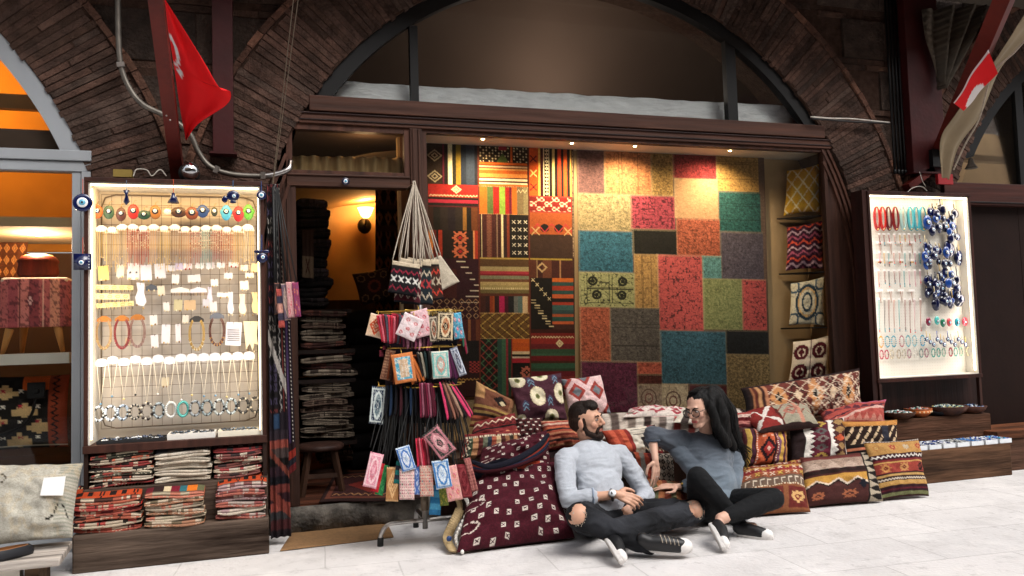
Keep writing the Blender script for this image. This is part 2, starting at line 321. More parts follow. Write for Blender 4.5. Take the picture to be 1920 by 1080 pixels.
def pillow(name, label, cv, corners, puff=.07, pinch=.07, parent=None, cat='pillow', group=None, back='#3a2a22', res=80, wr=.006, seed=0, m=None, fat=.5, sag=0, pbk=.7):
    v = np.linspace(1, 0, res); u = np.linspace(0, 1, res); U, V = np.meshgrid(u, v); r = np.random.RandomState(seed + 40)
    a, b = 2 * U - 1, 2 * V - 1
    U2 = .5 + (U - .5) * (1 - pinch * (1 - b ** 2)); V2 = .5 + (V - .5) * (1 - pinch * (1 - a ** 2))
    P = bil(corners, U2, V2); ctr = P.mean(axis=(0, 1))
    c = [np.array(x) for x in corners]; n = np.cross(c[1] - c[0], c[3] - c[0]) + np.cross(c[2] - c[1], c[0] - c[1]) * -1; n = np.cross(c[1] - c[0] + c[2] - c[3], c[3] - c[0] + c[2] - c[1]); n /= np.linalg.norm(n)
    if np.dot(n, CAM - ctr) < 0: n = -n
    hgt = (np.clip(1 - np.abs(a) ** 2.4, 0, 1) * np.clip(1 - np.abs(b) ** 2.4, 0, 1)) ** fat
    ed = np.clip(1 - hgt, 0, 1) * np.clip(hgt * 6, 0, 1)
    wrk = (vnoise(res, res, res / 11, res / 11, seed) - .5) * wr * 2.5 * np.clip(hgt * 3, 0, 1) + np.sin((U + V * r.uniform(-.6, .6)) * r.uniform(22, 34) + r.uniform(0, 6)) * wr * .5 * ed
    bigw = (vnoise(res, res, res / 4, res / 4, seed + 3) - .5) * wr * 5 * hgt
    Fp = P + n * (puff * hgt + wrk + bigw)[..., None]; Bp = P - n * (puff * pbk * hgt)[..., None]
    if sag: Fp[..., 2] -= sag * hgt * .3
    Bp[0], Bp[-1], Bp[:, 0], Bp[:, -1] = Fp[0] - n * .002, Fp[-1] - n * .002, Fp[:, 0] - n * .002, Fp[:, -1] - n * .002
    o = sheet(name, cv, Fp, m or M['cloth'], parent, off=Bp - Fp, back=back)
    if label: tag(o, label, cat, group)
    return o
def PX(pts, Yb, Yt=None, Yr=0):          # four picture corners bl, br, tr, tl at a depth for the bottom and the top edge
    Yt = Yb if Yt is None else Yt; ys = (Yb, Yb + Yr, Yt + Yr, Yt)
    return [at(p[0], p[1], y) for p, y in zip(pts, ys)]
def curve(pts, n=12):                   # Catmull-Rom through pts
    pts = [Vector(p) for p in pts]; q = [pts[0] * 2 - pts[1]] + pts + [pts[-1] * 2 - pts[-2]]; o = []
    for i in range(1, len(q) - 2):
        for k in range(n):
            t = k / n; a, b, c, d = q[i - 1:i + 3]
            o.append(.5 * ((2 * b) + (c - a) * t + (2 * a - 5 * b + 4 * c - d) * t * t + (3 * b - a - 3 * c + d) * t ** 3))
    return o + [pts[-1]]
# ================================================================== SETTING
g = MB(); g.add([(-60, -60, 0), (60, -60, 0), (60, 60, 0), (-60, 60, 0)], [(0, 1, 2, 3)], '#888888')
tag(g.build('street_paving', M['paving']), kind='structure')
CX, ZC, RI, RO = 2.41, 1.537, 2.463, 2.96
def arch_x(z, r, cx, sgn): return cx + sgn * (math.sqrt(max(r * r - (z - ZC) ** 2, 0)) if z > ZC else r)
CENT = (-3.345 - 5.755, -3.345, CX, 8.165)
wall = thing('stone_arcade_wall', 'dark old brick and stone arcade wall with three radial brick arches', 'wall', (2.4, .2, 0))
mm = MB()
for i, cx in enumerate(CENT[1:]):       # arch rings: thin radial bricks, one mesh each
    b = MB(); n = 190; mr_ = MB()
    mr_.arc(cx, ZC, RI + .004, RO - .008, 0, math.pi, -.027 - .004 * i, .42, 64, '#382c24')
    for k in range(n):
        a0 = math.pi * (k + .06) / n; a1 = math.pi * (k + .92 + rnd.uniform(-.05, .05)) / n; rr = RI
        cuts = [RI + rnd.uniform(-.015, .012)] + ([RI + rnd.uniform(.17, .3)] if rnd.random() < .25 else []) + [RO - rnd.uniform(0, .03)]
        for q in range(len(cuts) - 1):
            r0, r1 = cuts[q] + .006, cuts[q + 1] - .006; y = -.035 + rnd.uniform(-.005, .006) - .004 * i; v = rnd.uniform(.72, 1.15)
            base = rnd.choice(['#503c33', '#48362e', '#563f35', '#443229', '#4e3e36']); P = []
            j = [rnd.uniform(-.004, .004) for _ in range(8)]
            for yy in (y, .12):
                for (r, a) in ((r0 + j[0], a0), (r1 + j[1], a0 + j[2] * .3), (r1 + j[3], a1), (r0 + j[4], a1 + j[5] * .3)): P.append((cx + r * math.cos(a), yy, ZC + r * math.sin(a)))
            b.hexa([P[0], P[1], P[2], P[3], P[4], P[5], P[6], P[7]], hx(base, v))
    b.build('arch_ring', M['brick'], wall); mr_.build('arch_core', M['mortar'], wall)
    b = MB(); n = 74                    # raised moulding of small bricks round the ring
    for k in range(n):
        a0 = math.pi * (k + .02) / n; a1 = math.pi * (k + .97) / n; P = []; w_ = .032 + rnd.uniform(-.005, .005); y = -.056 + rnd.uniform(-.005, .005)
        for yy in (y, .05):
            for (r, a) in ((RO - .01, a0), (RO + w_, a0), (RO + w_, a1), (RO - .01, a1)): P.append((cx + r * math.cos(a), yy, ZC + r * math.sin(a)))
        b.hexa(P, hx(rnd.choice(['#5a3e32', '#52392e', '#624436']), rnd.uniform(.6, 1.3)))
    b.build('arch_moulding', M['brick'], wall)
b = MB(); core = MB('#1a130f')
z = 0; ci = 0
while z < 4.7:
    kind_ = ci % 3; h = .34 if kind_ == 0 else .05; zz = z + h / 2
    for a_, b_ in zip(CENT[:-1], CENT[1:]):
        rr = RO + .02 if zz > ZC else RI
        x0 = min(arch_x(z, rr, a_, 1), arch_x(z + h, rr, a_, 1)) - .01; x1 = max(arch_x(z, rr, b_, -1), arch_x(z + h, rr, b_, -1)) + .01
        if zz < ZC: x0 += .01; x1 -= .01
        if zz > ZC + rr: x0, x1 = a_, b_
        if x1 - x0 < .04:
            if zz < 2.0: core.box((b_ - RI - .835, .0, z), (b_ - RI - .01, .42, min(z + h, 1.75)))
            continue
        core.box((x0 + .01, .008, z), (x1 - .01, .42, z + h))
        x = x0
        while x < x1 - .02:
            wdt = rnd.uniform(.35, .7) if kind_ == 0 else rnd.uniform(.24, .34); e = min(x + wdt, x1); y = rnd.uniform(-.02, .012) if kind_ == 0 else rnd.uniform(-.012, .01)
            if x1 - e < .08: e = x1
            c = hx(rnd.choice(['#483a32', '#503f36', '#40342d'] if kind_ == 0 else ['#4c382e', '#46342b', '#523c31', '#403028']), rnd.uniform(.6, 1.25))
            if e - x > .02: b.box((x + .003, y, z + .003), (e - .003, .1, z + h - .004), c)
            x = e
    z += h; ci += 1
b.build('spandrel_masonry', M['brick'], wall); core.build('wall_core', M['mortar'], wall)

# canopy carried by the red braces, above the picture
cn = thing('street_canopy', 'brown canvas canopy on red steel over the shop fronts', 'canopy', (2.4, -.6, 3.95))
MB('#4c4236').box((-9, -.75, 4.12), (14, -.02, 4.15)).build('canopy_cloth', M['canvas'], cn)
MB().box((-9, -.8, 3.96), (14, -.7, 4.08)).build('rail', M['redpaint'], cn)

# ================================================================== CENTRAL SHOP FRONT
sf = thing('shopfront', 'dark red brown timber shopfront filling the central brick arch', 'shopfront', (2.41, .04, 0))
MB('#0d0c0b').arc(CX, ZC, 2.365, RI + .004, R_(33.5), R_(146.5), -.005, .07, 64).build('lunette_frame', M['black'], sf)
b = MB('#0d0c0b')
for xa, xb in (((770, 785)), ((1363, 1381))):
    X0, X1 = at(xa, 150).x, at(xb, 150).x; zt = ZC + math.sqrt(2.37 ** 2 - (X0 - CX) ** 2)
    MB('#0d0c0b').box((X0, .0, 2.9), (X1, .06, zt)).build('mullion', M['black'], sf)
DK = '#452a1f'
b = MB(DK).box((.33, -.045, 2.80), (4.50, .07, 2.905)).box((.26, -.03, 2.715), (4.57, .07, 2.795)).box((.26, -.038, 2.735), (4.57, -.029, 2.745), '#1a0907').box((.26, -.04, 2.778), (4.57, -.029, 2.79), '#220c08')
b.build('beam', M['woodh'], sf, bevel=.006)
XW = at(1551, 450).x + .03
def surround(sgn, xin, name):
    zs = [.16 + (2.712 - .16) * k / 24 for k in range(25)]; b = MB('#3c251c')
    poly = [(arch_x(q, RI - .004, CX, sgn), q) for q in zs] + [(xin, 2.712), (xin, .16)]
    if sgn > 0: poly = poly[::-1]
    b.prism(poly, .0, .06)
    for k, o_ in enumerate((.03, .075, .12)):
        for q in range(24):
            xa, xb = arch_x(zs[q], RI - o_, CX, sgn), arch_x(zs[q + 1], RI - o_, CX, sgn)
            if (xa - xin) * sgn > .01: b.bar((xa, -.008, zs[q]), (xb, -.008, zs[q + 1]), .022, .022, '#482c21', up=Vector((0, 1, 0)))
    b.build(name, M['wood'], sf)
surround(-1, .175, 'jamb'); surround(1, XW + .002, 'jamb')
MB('#40281e').box((1.015, -.03, .16), (1.10, .08, 2.712)).box((1.03, -.042, .16), (1.045, -.029, 2.71)).box((1.07, -.042, .16), (1.085, -.029, 2.71)).build('post', M['wood'], sf, bevel=.004)
MB('#432a1f').box((.176, -.02, 2.285), (1.013, .08, 2.365)).box((.176, -.03, 2.355), (1.013, -.019, 2.368)).build('door_head', M['woodh'], sf, bevel=.004)
MB('#3c251c').box((.176, -.01, .16), (.235, .09, 2.283)).build('door_jamb', M['wood'], sf)
b = MB('#482c21').box((.176, -.012, 2.369), (.215, .05, 2.7125)).box((.975, -.012, 2.369), (1.013, .05, 2.7125)).box((.217, -.012, 2.675), (.973, .05, 2.7125)).box((.217, -.012, 2.37), (.973, .05, 2.395))
b.build('transom_frame', M['wood'], sf)
b = MB('#42291f').box((1.102, -.01, .42), (XW, .07, .50)).box((1.102, -.01, 2.69), (XW, .05, 2.7125)).box((1.102, -.01, .5), (1.135, .05, 2.69)).box((XW - .033, -.01, .5), (XW, .05, 2.69)).box((1.102, .02, .0), (XW, .06, .42)).build('window_frame', M['wood'], sf)
MB().box((1.13, .022, .5), (XW - .03, .028, 2.695)).build('shop_window_pane', M['glass'], sf)
MB().box((.21, .022, 2.39), (.98, .028, 2.68)).build('transom_pane', M['glass'], sf)
b = MB(); poly = [(CX + 2.37 * math.cos(R_(a)), ZC + 2.37 * math.sin(R_(a))) for a in range(35, 146)]; b.prism(poly, .03, .035); b.build('lunette_pane', M['glass'], sf)

# the show window: floor, walls, soffit
sw = thing('window_alcove', 'plastered display alcove lit behind the big shop window', 'display alcove', (2.8, .3, .45))
MB('#a88c66').box((1.0, .42, .3), (4.75, .48, 2.80)).build('back_wall', M['plaster'], sw)
MB('#a88c66').box((4.62, .075, .3), (4.70, .418, 2.80)).build('side_wall', M['plaster'], sw)
MB('#b9a68a').box((1.12, .075, 2.715), (4.61, .415, 2.76)).build('soffit', M['white'], sw)
MB('#4a2c1a').box((1.12, .075, .3), (4.61, .415, .46)).build('display_floor', M['oldwood'], sw)
MB('#432a1f').box((1.02, .09, .16), (1.10, .415, 2.76)).build('partition', M['wood'], sw)
# lunette interior: brown vault and a strip standing in for the reflection along its foot
vl = thing('shop_vault', 'smooth brown plaster vault seen through the fanlight', 'vault', (2.4, 1.2, 2.9))
n = 24; v = []; f = []
for i in range(n + 1):
    t = i / n; y = .75 + 1.3 * math.sin(t * math.pi / 2); zz = 2.77 + 1.5 * (1 - math.cos(t * math.pi / 2)) if False else 2.77 + 1.7 * t
    y = .5 + 1.5 * (1 - t) ** .5; v += [(-.7, y, zz), (5.9, y, zz)]
for i in range(n): f.append((2 * i, 2 * i + 1, 2 * i + 3, 2 * i + 2))
raw_mesh('vault_plaster', v, f, M['darkplaster'], vl, True)
MB('#4a382c').box((-.7, .43, 2.77), (5.9, 2.1, 2.80)).build('vault_floor', M['darkplaster'], vl)
MB().box((5.7, .09, 2.78), (5.75, 2.0, 4.6)).box((-.65, .09, 2.78), (-.6, 2.0, 4.6)).build('end_wall', M['darkplaster'], vl)
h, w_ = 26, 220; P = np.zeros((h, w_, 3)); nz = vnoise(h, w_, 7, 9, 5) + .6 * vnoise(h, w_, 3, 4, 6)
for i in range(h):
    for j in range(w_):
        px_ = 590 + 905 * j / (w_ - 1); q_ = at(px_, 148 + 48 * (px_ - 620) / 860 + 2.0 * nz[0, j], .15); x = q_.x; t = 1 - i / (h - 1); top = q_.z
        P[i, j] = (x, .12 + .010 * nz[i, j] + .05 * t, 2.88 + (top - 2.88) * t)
o = sheet('plastic_sheeting', None, P, M['plastic'], None, th=-.004, back='#b9bec4')  # added strip, shaped as the bright street reflection in the pane
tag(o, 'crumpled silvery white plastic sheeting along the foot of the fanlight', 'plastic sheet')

# ================================================================== ROOM BEHIND THE DOOR
rm = thing('shop_room', 'dim plastered room seen through the open doorway', 'room', (1, 1.8, .16))
MB('#5c3424').box((-.4, .05, .02), (3.6, 3.5, .158)).build('room_floor', M['oldwood'], rm)
MB('#a88c66').box((-.4, 3.0, .16), (3.6, 3.08, 2.75)).build('back_wall', M['plaster'], rm)
MB('#2a1a12').box((-.4, 2.97, .16), (3.6, 2.998, 1.66)).build('wainscot', M['wood'], rm)
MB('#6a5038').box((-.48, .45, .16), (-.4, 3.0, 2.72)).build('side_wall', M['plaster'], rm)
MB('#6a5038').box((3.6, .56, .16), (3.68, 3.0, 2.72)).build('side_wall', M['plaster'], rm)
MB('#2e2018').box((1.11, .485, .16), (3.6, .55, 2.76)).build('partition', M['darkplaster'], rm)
b = MB('#a88c66'); v = []; f = []
for i in range(17):
    a = math.pi * i / 16; v += [(1.6 - 2.0 * math.cos(a), .5, 2.10 + .62 * math.sin(a) - .25 * (1 - math.sin(a))), (1.6 - 2.0 * math.cos(a), 3.0, 2.10 + .62 * math.sin(a) - .25 * (1 - math.sin(a)))]
for i in range(16): f.append((2 * i, 2 * i + 1, 2 * i + 3, 2 * i + 2))
raw_mesh('vaulted_ceiling', v, f, M['plaster'], rm, True)
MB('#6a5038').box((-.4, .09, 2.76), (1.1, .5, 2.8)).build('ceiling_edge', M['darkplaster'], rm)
# threshold
b = MB('#6a645c'); hh, ww = 8, 60; P = np.zeros((hh, ww, 3)); nz = vnoise(hh, ww, 2, 3, 4)
st = thing('door_step', 'worn grey stone step below the open doorway', 'step', (.6, 0, 0))
MB('#6a645c').box((.05, -.04, 0), (1.12, .5, .145)).build('step_block', M['stone'], st, bevel=.02)
for i in range(hh):
    for j in range(ww): P[i, j] = (.04 + 1.09 * j / (ww - 1), -.06 - .012 * nz[i, j] + .05 * i / hh, .1 + .055 * math.sin(i / (hh - 1) * math.pi / 2) - (0 if i else .1))
sheet('nosing', None, P[::-1], M['stone'], st, th=-.02, back='#5a544c')

# ================================================================== SIDE SHOPS
ls = thing('left_shopfront', 'grey aluminium framed shop window under the left arch', 'shopfront', (-1.6, .04, 0))
cl = CENT[1]
MB().arc(cl, ZC, 2.36, RI + .003, R_(20.5), R_(100), -.02, .06, 40).build('arch_frame', M['alu'], ls)
z0, z1 = at(100, 322).z, at(100, 283).z; XR = at(172, 400).x; XL = at(136, 400).x
MB().box((-4.5, -.03, z0), (XR, .06, (z0 + z1) / 2 - .003)).box((-4.5, -.045, (z0 + z1) / 2), (XR + .005, .06, z1)).build('transom', M['alu'], ls, bevel=.004)
MB().box((XL, -.02, .1), (XL + .05, .05, z0)).box((XL + .055, -.035, .1), (XR, .05, z0)).build('frame_post', M['alu'], ls, bevel=.003)
MB().box((-4.5, .0, .42), (XL, .05, .5)).box((-4.5, .01, 0), (XL, .04, .42)).build('sill', M['alu'], ls)
MB().box((-4.5, .012, .5), (XL, .018, z0)).build('window_pane', M['glass'], ls)
b = MB(); b.prism([(cl + 2.36 * math.cos(R_(a)), ZC + 2.36 * math.sin(R_(a))) for a in range(21, 101)] + [(cl, z1)], .02, .025); b.build('arch_pane', M['glass'], ls)
lr = thing('left_shop_room', 'warmly lit room behind the left shop window', 'room', (-2, 1, 0))
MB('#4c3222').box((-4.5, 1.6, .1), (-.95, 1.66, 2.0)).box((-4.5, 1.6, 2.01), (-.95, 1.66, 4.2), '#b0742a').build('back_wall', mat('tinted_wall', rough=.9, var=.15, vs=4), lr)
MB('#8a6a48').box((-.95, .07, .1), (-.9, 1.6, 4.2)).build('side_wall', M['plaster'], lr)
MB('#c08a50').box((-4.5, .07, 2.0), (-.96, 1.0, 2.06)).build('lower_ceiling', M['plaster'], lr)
zc_ = at(60, 250).z
MB('#2e2a28').box((-4.5, .1, z1 - .02), (-.96, .14, at(60, 243, .1).z)).build('fascia', M['darkplaster'], lr)
MB('#d8a060').box((-4.5, .5, at(60, 205, .5).z), (-.96, .56, at(60, 178, .5).z)).build('cornice', M['plaster'], lr)
MB('#38241a').box((-4.5, .07, .12), (-.96, 1.6, .42)).build('display_plinth', M['oldwood'], lr)
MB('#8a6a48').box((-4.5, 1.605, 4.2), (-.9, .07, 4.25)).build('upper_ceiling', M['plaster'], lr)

rs = thing('right_shopfront', 'dark timber front and fanlight under the right hand arch', 'shopfront', (6.6, .04, 0))
MB('#0d0c0b').arc(CENT[3], ZC, 2.36, RI + .003, R_(90), R_(150), -.005, .07, 40).build('lunette_frame', M['black'], rs)
za, zb = at(1870, 388).z, at(1870, 348).z
MB('#3a1a12').box((5.69, -.08, za), (8.8, .07, zb)).box((5.7, -.09, za + .015), (8.8, -.079, za + .03), '#1a0a06').build('beam', M['woodh'], rs, bevel=.006)
MB().box((5.70, .0, .3), (6.6, .05, za)).box((6.605, .0, .3), (8.8, .05, za)).build('door_panel', mat('dark_door_paint', '#1c0f0b', rough=.75, var=.2, vs=5, spec=.12, bump=.1, bs=30), rs)
MB('#2a130d').box((5.65, -.03, .15), (5.71, .05, za)).build('jamb', M['wood'], rs)
X0 = at(1908, 250).x
MB('#0d0c0b').box((X0, .0, zb), (X0 + .09, .06, 3.6)).build('mullion', M['black'], rs)
b = MB(); b.prism([(CENT[3] + 2.36 * math.cos(R_(a)), ZC + 2.36 * math.sin(R_(a))) for a in range(90, 162)] + [(CENT[3], zb)], .02, .025); b.build('lunette_pane', M['glass'], rs)
MB('#7a6250').box((5.4, 1.4, 2.2), (9.5, 1.46, 4.6)).build('inner_wall', M['plaster'], rs)
MB('#5a4534').box((5.4, .8, at(1870, 303, .8).z), (9.5, .9, at(1870, 292, .8).z)).build('inner_cornice', M['plaster'], rs)

# ------------------------------------------------------------------ steel posts and braces
def post(name, label, xa, xb, z0, Y, m, cat='post', parent=None):
    X0, X1 = at(xa, 150, Y).x, at(xb, 150, Y).x
    t = thing(name, label, cat, ((X0 + X1) / 2, Y, z0))
    MB('#3a0e0c').box((X0, Y, z0), (X1, -.022, 4.1)).build('post_body', m, t, bevel=.004)
    MB('#2a0a08').box((X0 - .02, Y - .02, z0 - .015), (X1 + .02, -.02, z0)).build('end_plate', m, t); return t
post('steel_post', 'wide dark red steel post right of the central arch', 1703, 1765, at(1730, 322, -.14).z, -.14, M['redpaint2'])
post('steel_post', 'slim dark red steel post beside the left flag', 398, 437, at(420, 285, -.12).z, -.12, M['redpaint2'])
t = thing('wall_pipes', 'bundle of thin dark conduits running down beside the wide red post', 'pipes', (5.1, -.05, 2.4))
for k in range(5):
    X = at(1671 + k * 6.5, 200, -.06).x; b = MB(); b.tube([(X, -.06, 4.1), (X, -.06, at(1680, 318, -.06).z)], .0105, 8); b.tube([(X, -.06, at(1680, 326, -.06).z), (X, -.06, at(1680, 318, -.06).z)], .014, 8); b.build('conduit', M['black'], t, True)
p0 = at(334, 334, -.03); ptop = Vector((p0.x - .02, -.95, 0)); d_ = at(293, 0, -.95); ptop.z = d_.z
b1 = thing('canopy_brace', 'rust red steel brace behind the left red flag', 'brace', p0)
ext = (d_ - p0) * 1.25
MB('#4a1410').bar(p0, p0 + ext, .075, .1, up=Vector((0, 1, 0))).build('brace_beam', M['redpaint'], b1)
for q in ((320, 158), (320, 178), (312, 217), (319, 225)): p = at(q[0], q[1], -.48); MB('#b0a090').ball(p + Vector((0, .0, 0)), .006, 8).build('bolt', M['metal'], b1, True)
p0 = at(1764, 282, -.14); d_ = at(1882, 0, -1.35)
b2 = thing('canopy_brace', 'slanting red steel brace carrying the right red flag', 'brace', p0)
MB('#5a1a14').bar(p0, p0 + (d_ - p0) * 1.2, .11, .11, up=Vector((0, 1, 0))).build('brace_beam', M['redpaint'], b2)
MB('#1a1a1c').box(at(1750, 312, -.18), at(1763, 284, -.12)).build('end_bracket', M['black'], b2)
b3 = thing('wall_strut', 'short dark red strut leaning against the wall below the wide post', 'strut', (5.2, -.1, 2.3))
MB('#3a0e0c').bar(at(1700, 352, -.1), at(1745, 318, -.1), .08, .06).build('strut_beam', M['redpaint'], b3)

# the far side of the street: awnings and shop fronts that the glass looks out on
op = thing('opposite_arcade', 'dark timber and stone shop row across the street, behind the photographer', 'building', (2, -11, 0))
MB('#8a7a68').box((-22, -11.5, 0), (26, -11, 3.8)).build('arcade_wall', M['stone'], op); MB().box((-22, -11.5, 3.81), (26, -11, 9.5)).build('upper_wall', mat('tan_wall', '#8a7462', rough=.9, var=.1, vs=1), op)
MB('#4c4236').box((-22, -11, 3.3), (26, -8.6, 3.36)).build('awning', M['canvas'], op)
for k in range(9): MB('#160c09').box((-20 + k * 5, -10.99, .3), (-16.6 + k * 5, -10.94, 2.9)).build('shop_window', M['black'], op)

U, V = np.meshgrid(np.linspace(0, 1, 120), np.linspace(1, 0, 14)); P = bil([at(1845, 250, .6), at(2010, 262, .6), at(2010, 214, .6), at(1850, 212, .6)], U, V); P[..., 1] += .03 * np.sin(U * 40) + .02 * np.sin(U * 17 + V * 4); P[..., 2] += .012 * np.sin(U * 46 + 1) * (V > .5) + .01 * np.sin(U * 31) * (V <= .5)
tag(sheet('window_drape', None, P, M['plastic'], None, off=np.array([0, .004, 0]), back='#e8e6e2'), 'bunched white drape hanging across the right fanlight', 'drape')
p = at(1821, 312, .7); t = thing('hanging_lamp', 'small dark bell shaped lamp hanging behind the right fanlight', 'lamp', p)
MB('#2a201a').lathe([(.006, .09), (.02, .075), (.03, .03), (.055, -.01), (.062, -.02), (.001, -.015)], p, 18).build('lamp_shade', M['black'], t, True)
MB('#2a201a').tube([p + Vector((0, 0, .08)), p + Vector((0, 0, .55))], .003, 5).build('wire', M['wire'], t)
# ================================================================== RUGS IN THE SHOW WINDOW
def hang(name, label, cv, px, Y, m=None, cat='rug', group=None, wav=.006, res=None, th=-.008, ripple=3, seed=0, yend=None):
    tl, tr, br, bl = px; h, w_ = res or (cv.h, cv.w); yb = Y if yend is None else yend
    c = [at(*bl, yb), at(*br, yb), at(*tr, Y), at(*tl, Y)]; U, V = np.meshgrid(np.linspace(0, 1, w_), np.linspace(1, 0, h)); P = bil(c, U, V)
    P[..., 1] -= wav * (np.sin(U * ripple * 6.28 + seed) * .6 + (vnoise(h, w_, h / 4, w_ / 5, seed) - .5) * 2) * (1.2 - V)
    o = sheet(name, cv, P, m or M['cloth'], None, off=np.array([0, .008, 0])); return tag(o, label, cat, group)
x0, y0, x1, y1 = 1080, 263, 1446, 775
c = CV(330, 460, '#6a5040', x0, y0, x1, y1)
PATCH = [(1080, 263, 1130, 364, '#6e4846', 0, .5), (1130, 263, 1218, 367, '#c8782c', '#6a3418', .35), (1218, 263, 1260, 367, '#a8802c', '#4a3010', .6), (1260, 266, 1346, 329, '#8c1418', '#3a0808', .6), (1346, 268, 1433, 351, '#b48420', '#5a4010', .35),
  (1080, 364, 1178, 434, '#a08a56', '#5a5a3a', .5), (1178, 364, 1262, 429, '#a0203a', '#400a18', .4), (1262, 329, 1348, 406, '#b88850', 0, .2), (1348, 351, 1435, 429, '#145450', '#0a2a2a', .6), (1080, 434, 1180, 513, '#12607a', '#0a3a48', .55),
  (1180, 429, 1264, 477, '#1c1a16', 0, .5), (1264, 406, 1350, 477, '#a8481a', '#4a200c', .65), (1350, 429, 1438, 520, '#544a58', '#34303c', .45), (1080, 513, 1182, 579, '#a0a060', '#2c2c1e', .2), (1182, 477, 1226, 579, '#b48430', '#5a4018', .3),
  (1226, 477, 1313, 620, '#c83a38', '#3a1c24', .2), (1313, 477, 1351, 520, '#4c8a88', '#2c5a5c', .5), (1313, 520, 1392, 617, '#8a9050', '#4c5a30', .3), (1392, 520, 1442, 617, '#c83a38', '#3a1c24', .2), (1080, 579, 1135, 680, '#b44c1e', '#5a240c', .5),
  (1135, 579, 1228, 680, '#5c544e', '#322e2c', .5), (1228, 620, 1356, 721, '#2c667c', '#17343e', .5), (1356, 617, 1444, 663, '#202226', 0, .5), (1080, 680, 1184, 775, '#641840', '#38102a', .6), (1184, 680, 1230, 703, '#c84c24', '#5a1c10', .4), (1184, 703, 1230, 722, '#5a2018', '#240c0a', .5),
  (1184, 722, 1230, 775, '#a48c74', '#5a3a34', .4), (1230, 721, 1280, 775, '#ccb894', '#6a5040', .3), (1280, 721, 1358, 775, '#5c1424', 0, .5), (1356, 663, 1446, 775, '#947a48', '#4a3a20', .7)]
for i, (a, b_, c_, d, col, fl, sp) in enumerate(PATCH):
    c.rect(a, b_, c_, d, col)
    if fl: c.flor(a + 2, b_ + 2, c_ - 2, d - 2, fl, 5.5 if i in (15, 18, 13, 6) else 4.5, .055 if i in (15, 18, 13) else .09, i * 3, .85 if i in (13, 15, 18, 6) else .5)
    c.speck(a, b_, c_, d, sp * 1.3, i)
    if i in (1, 4, 8, 14, 20):
        for q in (.3, .36, .7): (c.m(c.box(a + (c_ - a) * q, b_, a + (c_ - a) * q + 1.2, d), hx(col, .35)) if i in (1, 14) else c.m(c.box(a, b_ + (d - b_) * q, c_, b_ + (d - b_) * q + 1.2), hx(col, .4)))
    e = hx('#c8b080')
    for (ax, ay, bx, by) in ((a, b_, c_, b_ + 1.6), (a, b_, a + 1.6, d)):
        k = c.box(ax - 1.4, ay - 1.4, bx + 1.2, by + 1.2) & (((np.floor(c.X / 1.3) + np.floor(c.Y / 1.3)) % 2) == 0); c.a[k] = c.a[k] * .45 + np.array(e) * .5 * (.5 + .5 * nr.rand())
for (cx_, cy_) in ((1105, 530), (1160, 530), (1112, 556), (1158, 556)): c.ell(cx_, cy_, 9, 9, '#26261c', .25); c.ell(cx_, cy_, 4, 4, '#26261c')
for yy in (541, 544, 570): c.rect(1094, yy, 1180, yy + 1.2, '#26261c')
for xx in (1094, 1134, 1140): c.rect(xx, 518, xx + 1.2, 571, '#26261c')
for (cx_, cy_) in ((1251, 752), (1205, 748)): c.ell(cx_, cy_, 15, 18, '#6a4838', .7); c.ell(cx_, cy_, 8, 10, '#7c3c34', .5)
c.wear(.25, 4).speck(1080, 263, 1446, 775, .2, 77, 1.6).dull(.74, .86)
hang('patchwork_rug', 'large overdyed patchwork rug of teal, red, gold and olive squares in the shop window', c, ((1081, 264), (1432, 277), (1446, 776), (1090, 772)), .385)

x0, y0, x1, y1 = 793, 250, 1077, 745
c = CV(290, 460, '#38201a', x0, y0, x1, y1)
CR, BK, OR, RD, MA, GD, GN, BN = '#c8b48c', '#1e1512', '#c85a1e', '#8c1f1a', '#4c1418', '#a07c2c', '#4c5a2c', '#4a2c1e'
c.vs(795, 255, 890, 345, ['#2c2018', BK, '#5a1a2a', BK, '#d8cca4', '#2c2a1c', '#7c6420', '#1c222c', '#28303c', '#1a1a20'], [34, 3, 3, 8, 9, 8, 10, 12, 18, 6])
for yy in (290, 330): 
    for q in range(4): c.dia(812, yy, 14 - q * 3.5, 12 - q * 3, '#9a8c70' if q % 2 == 0 else '#2c2018')
c.zigv(255, 345, 848, 2.2, 9, 1.1, BK)
c.rect(893, 258, 986, 300, '#281e14').grid(893, 258, 986, 300, 16, 8, lambda s, x, y, i, j: s.ell(x, y, 1.5, 1.5, CR) if (i + j) % 3 else s).rect(930, 262, 946, 276, '#8c2030').teeth(926, 950, 300, 20, 24, GN).rect(953, 262, 957, 298, OR)
c.hs(893, 300, 985, 345, [OR, '#5a2414', '#c8a078', '#5a2414', '#c88848', '#b4541e', '#c87c3c', '#3c1c14', '#d8c09c', '#3c1c14', '#d8c09c', OR], [4, 2, 3, 2, 4, 6, 8, 2, 4, 3, 3, 4])
c.vs(988, 262, 1072, 362, ['#c8501c', '#d8a850', '#3c1418', '#d8c8a0', BK, '#d8c8a0', BK, '#c8a868', '#201410', '#b4381c', '#201410', '#b4481c', BK, '#c89c50'], [18, 4, 6, 1.5, 9, 1.5, 5, 5, 6, 7, 5, 6, 6, 3])
for k, yy in enumerate((290, 318, 345)): c.x(997, yy, 7, 1.6, '#d8c070' if k == 1 else '#5a1414')
for yy in range(266, 362, 7): c.dia(1023, yy, 4, 3, '#d8c8a0', .4)
c.rect(800, 345, 892, 388, RD).dia(851, 354, 10, 8, CR, .55).dia(851, 354, 4, 3, CR).zig(802, 890, 366, 1.3, 6, .9, CR).hs(800, 369, 892, 388, [BK, '#8c2030', BK, MA], [5, 6, 5, 2])
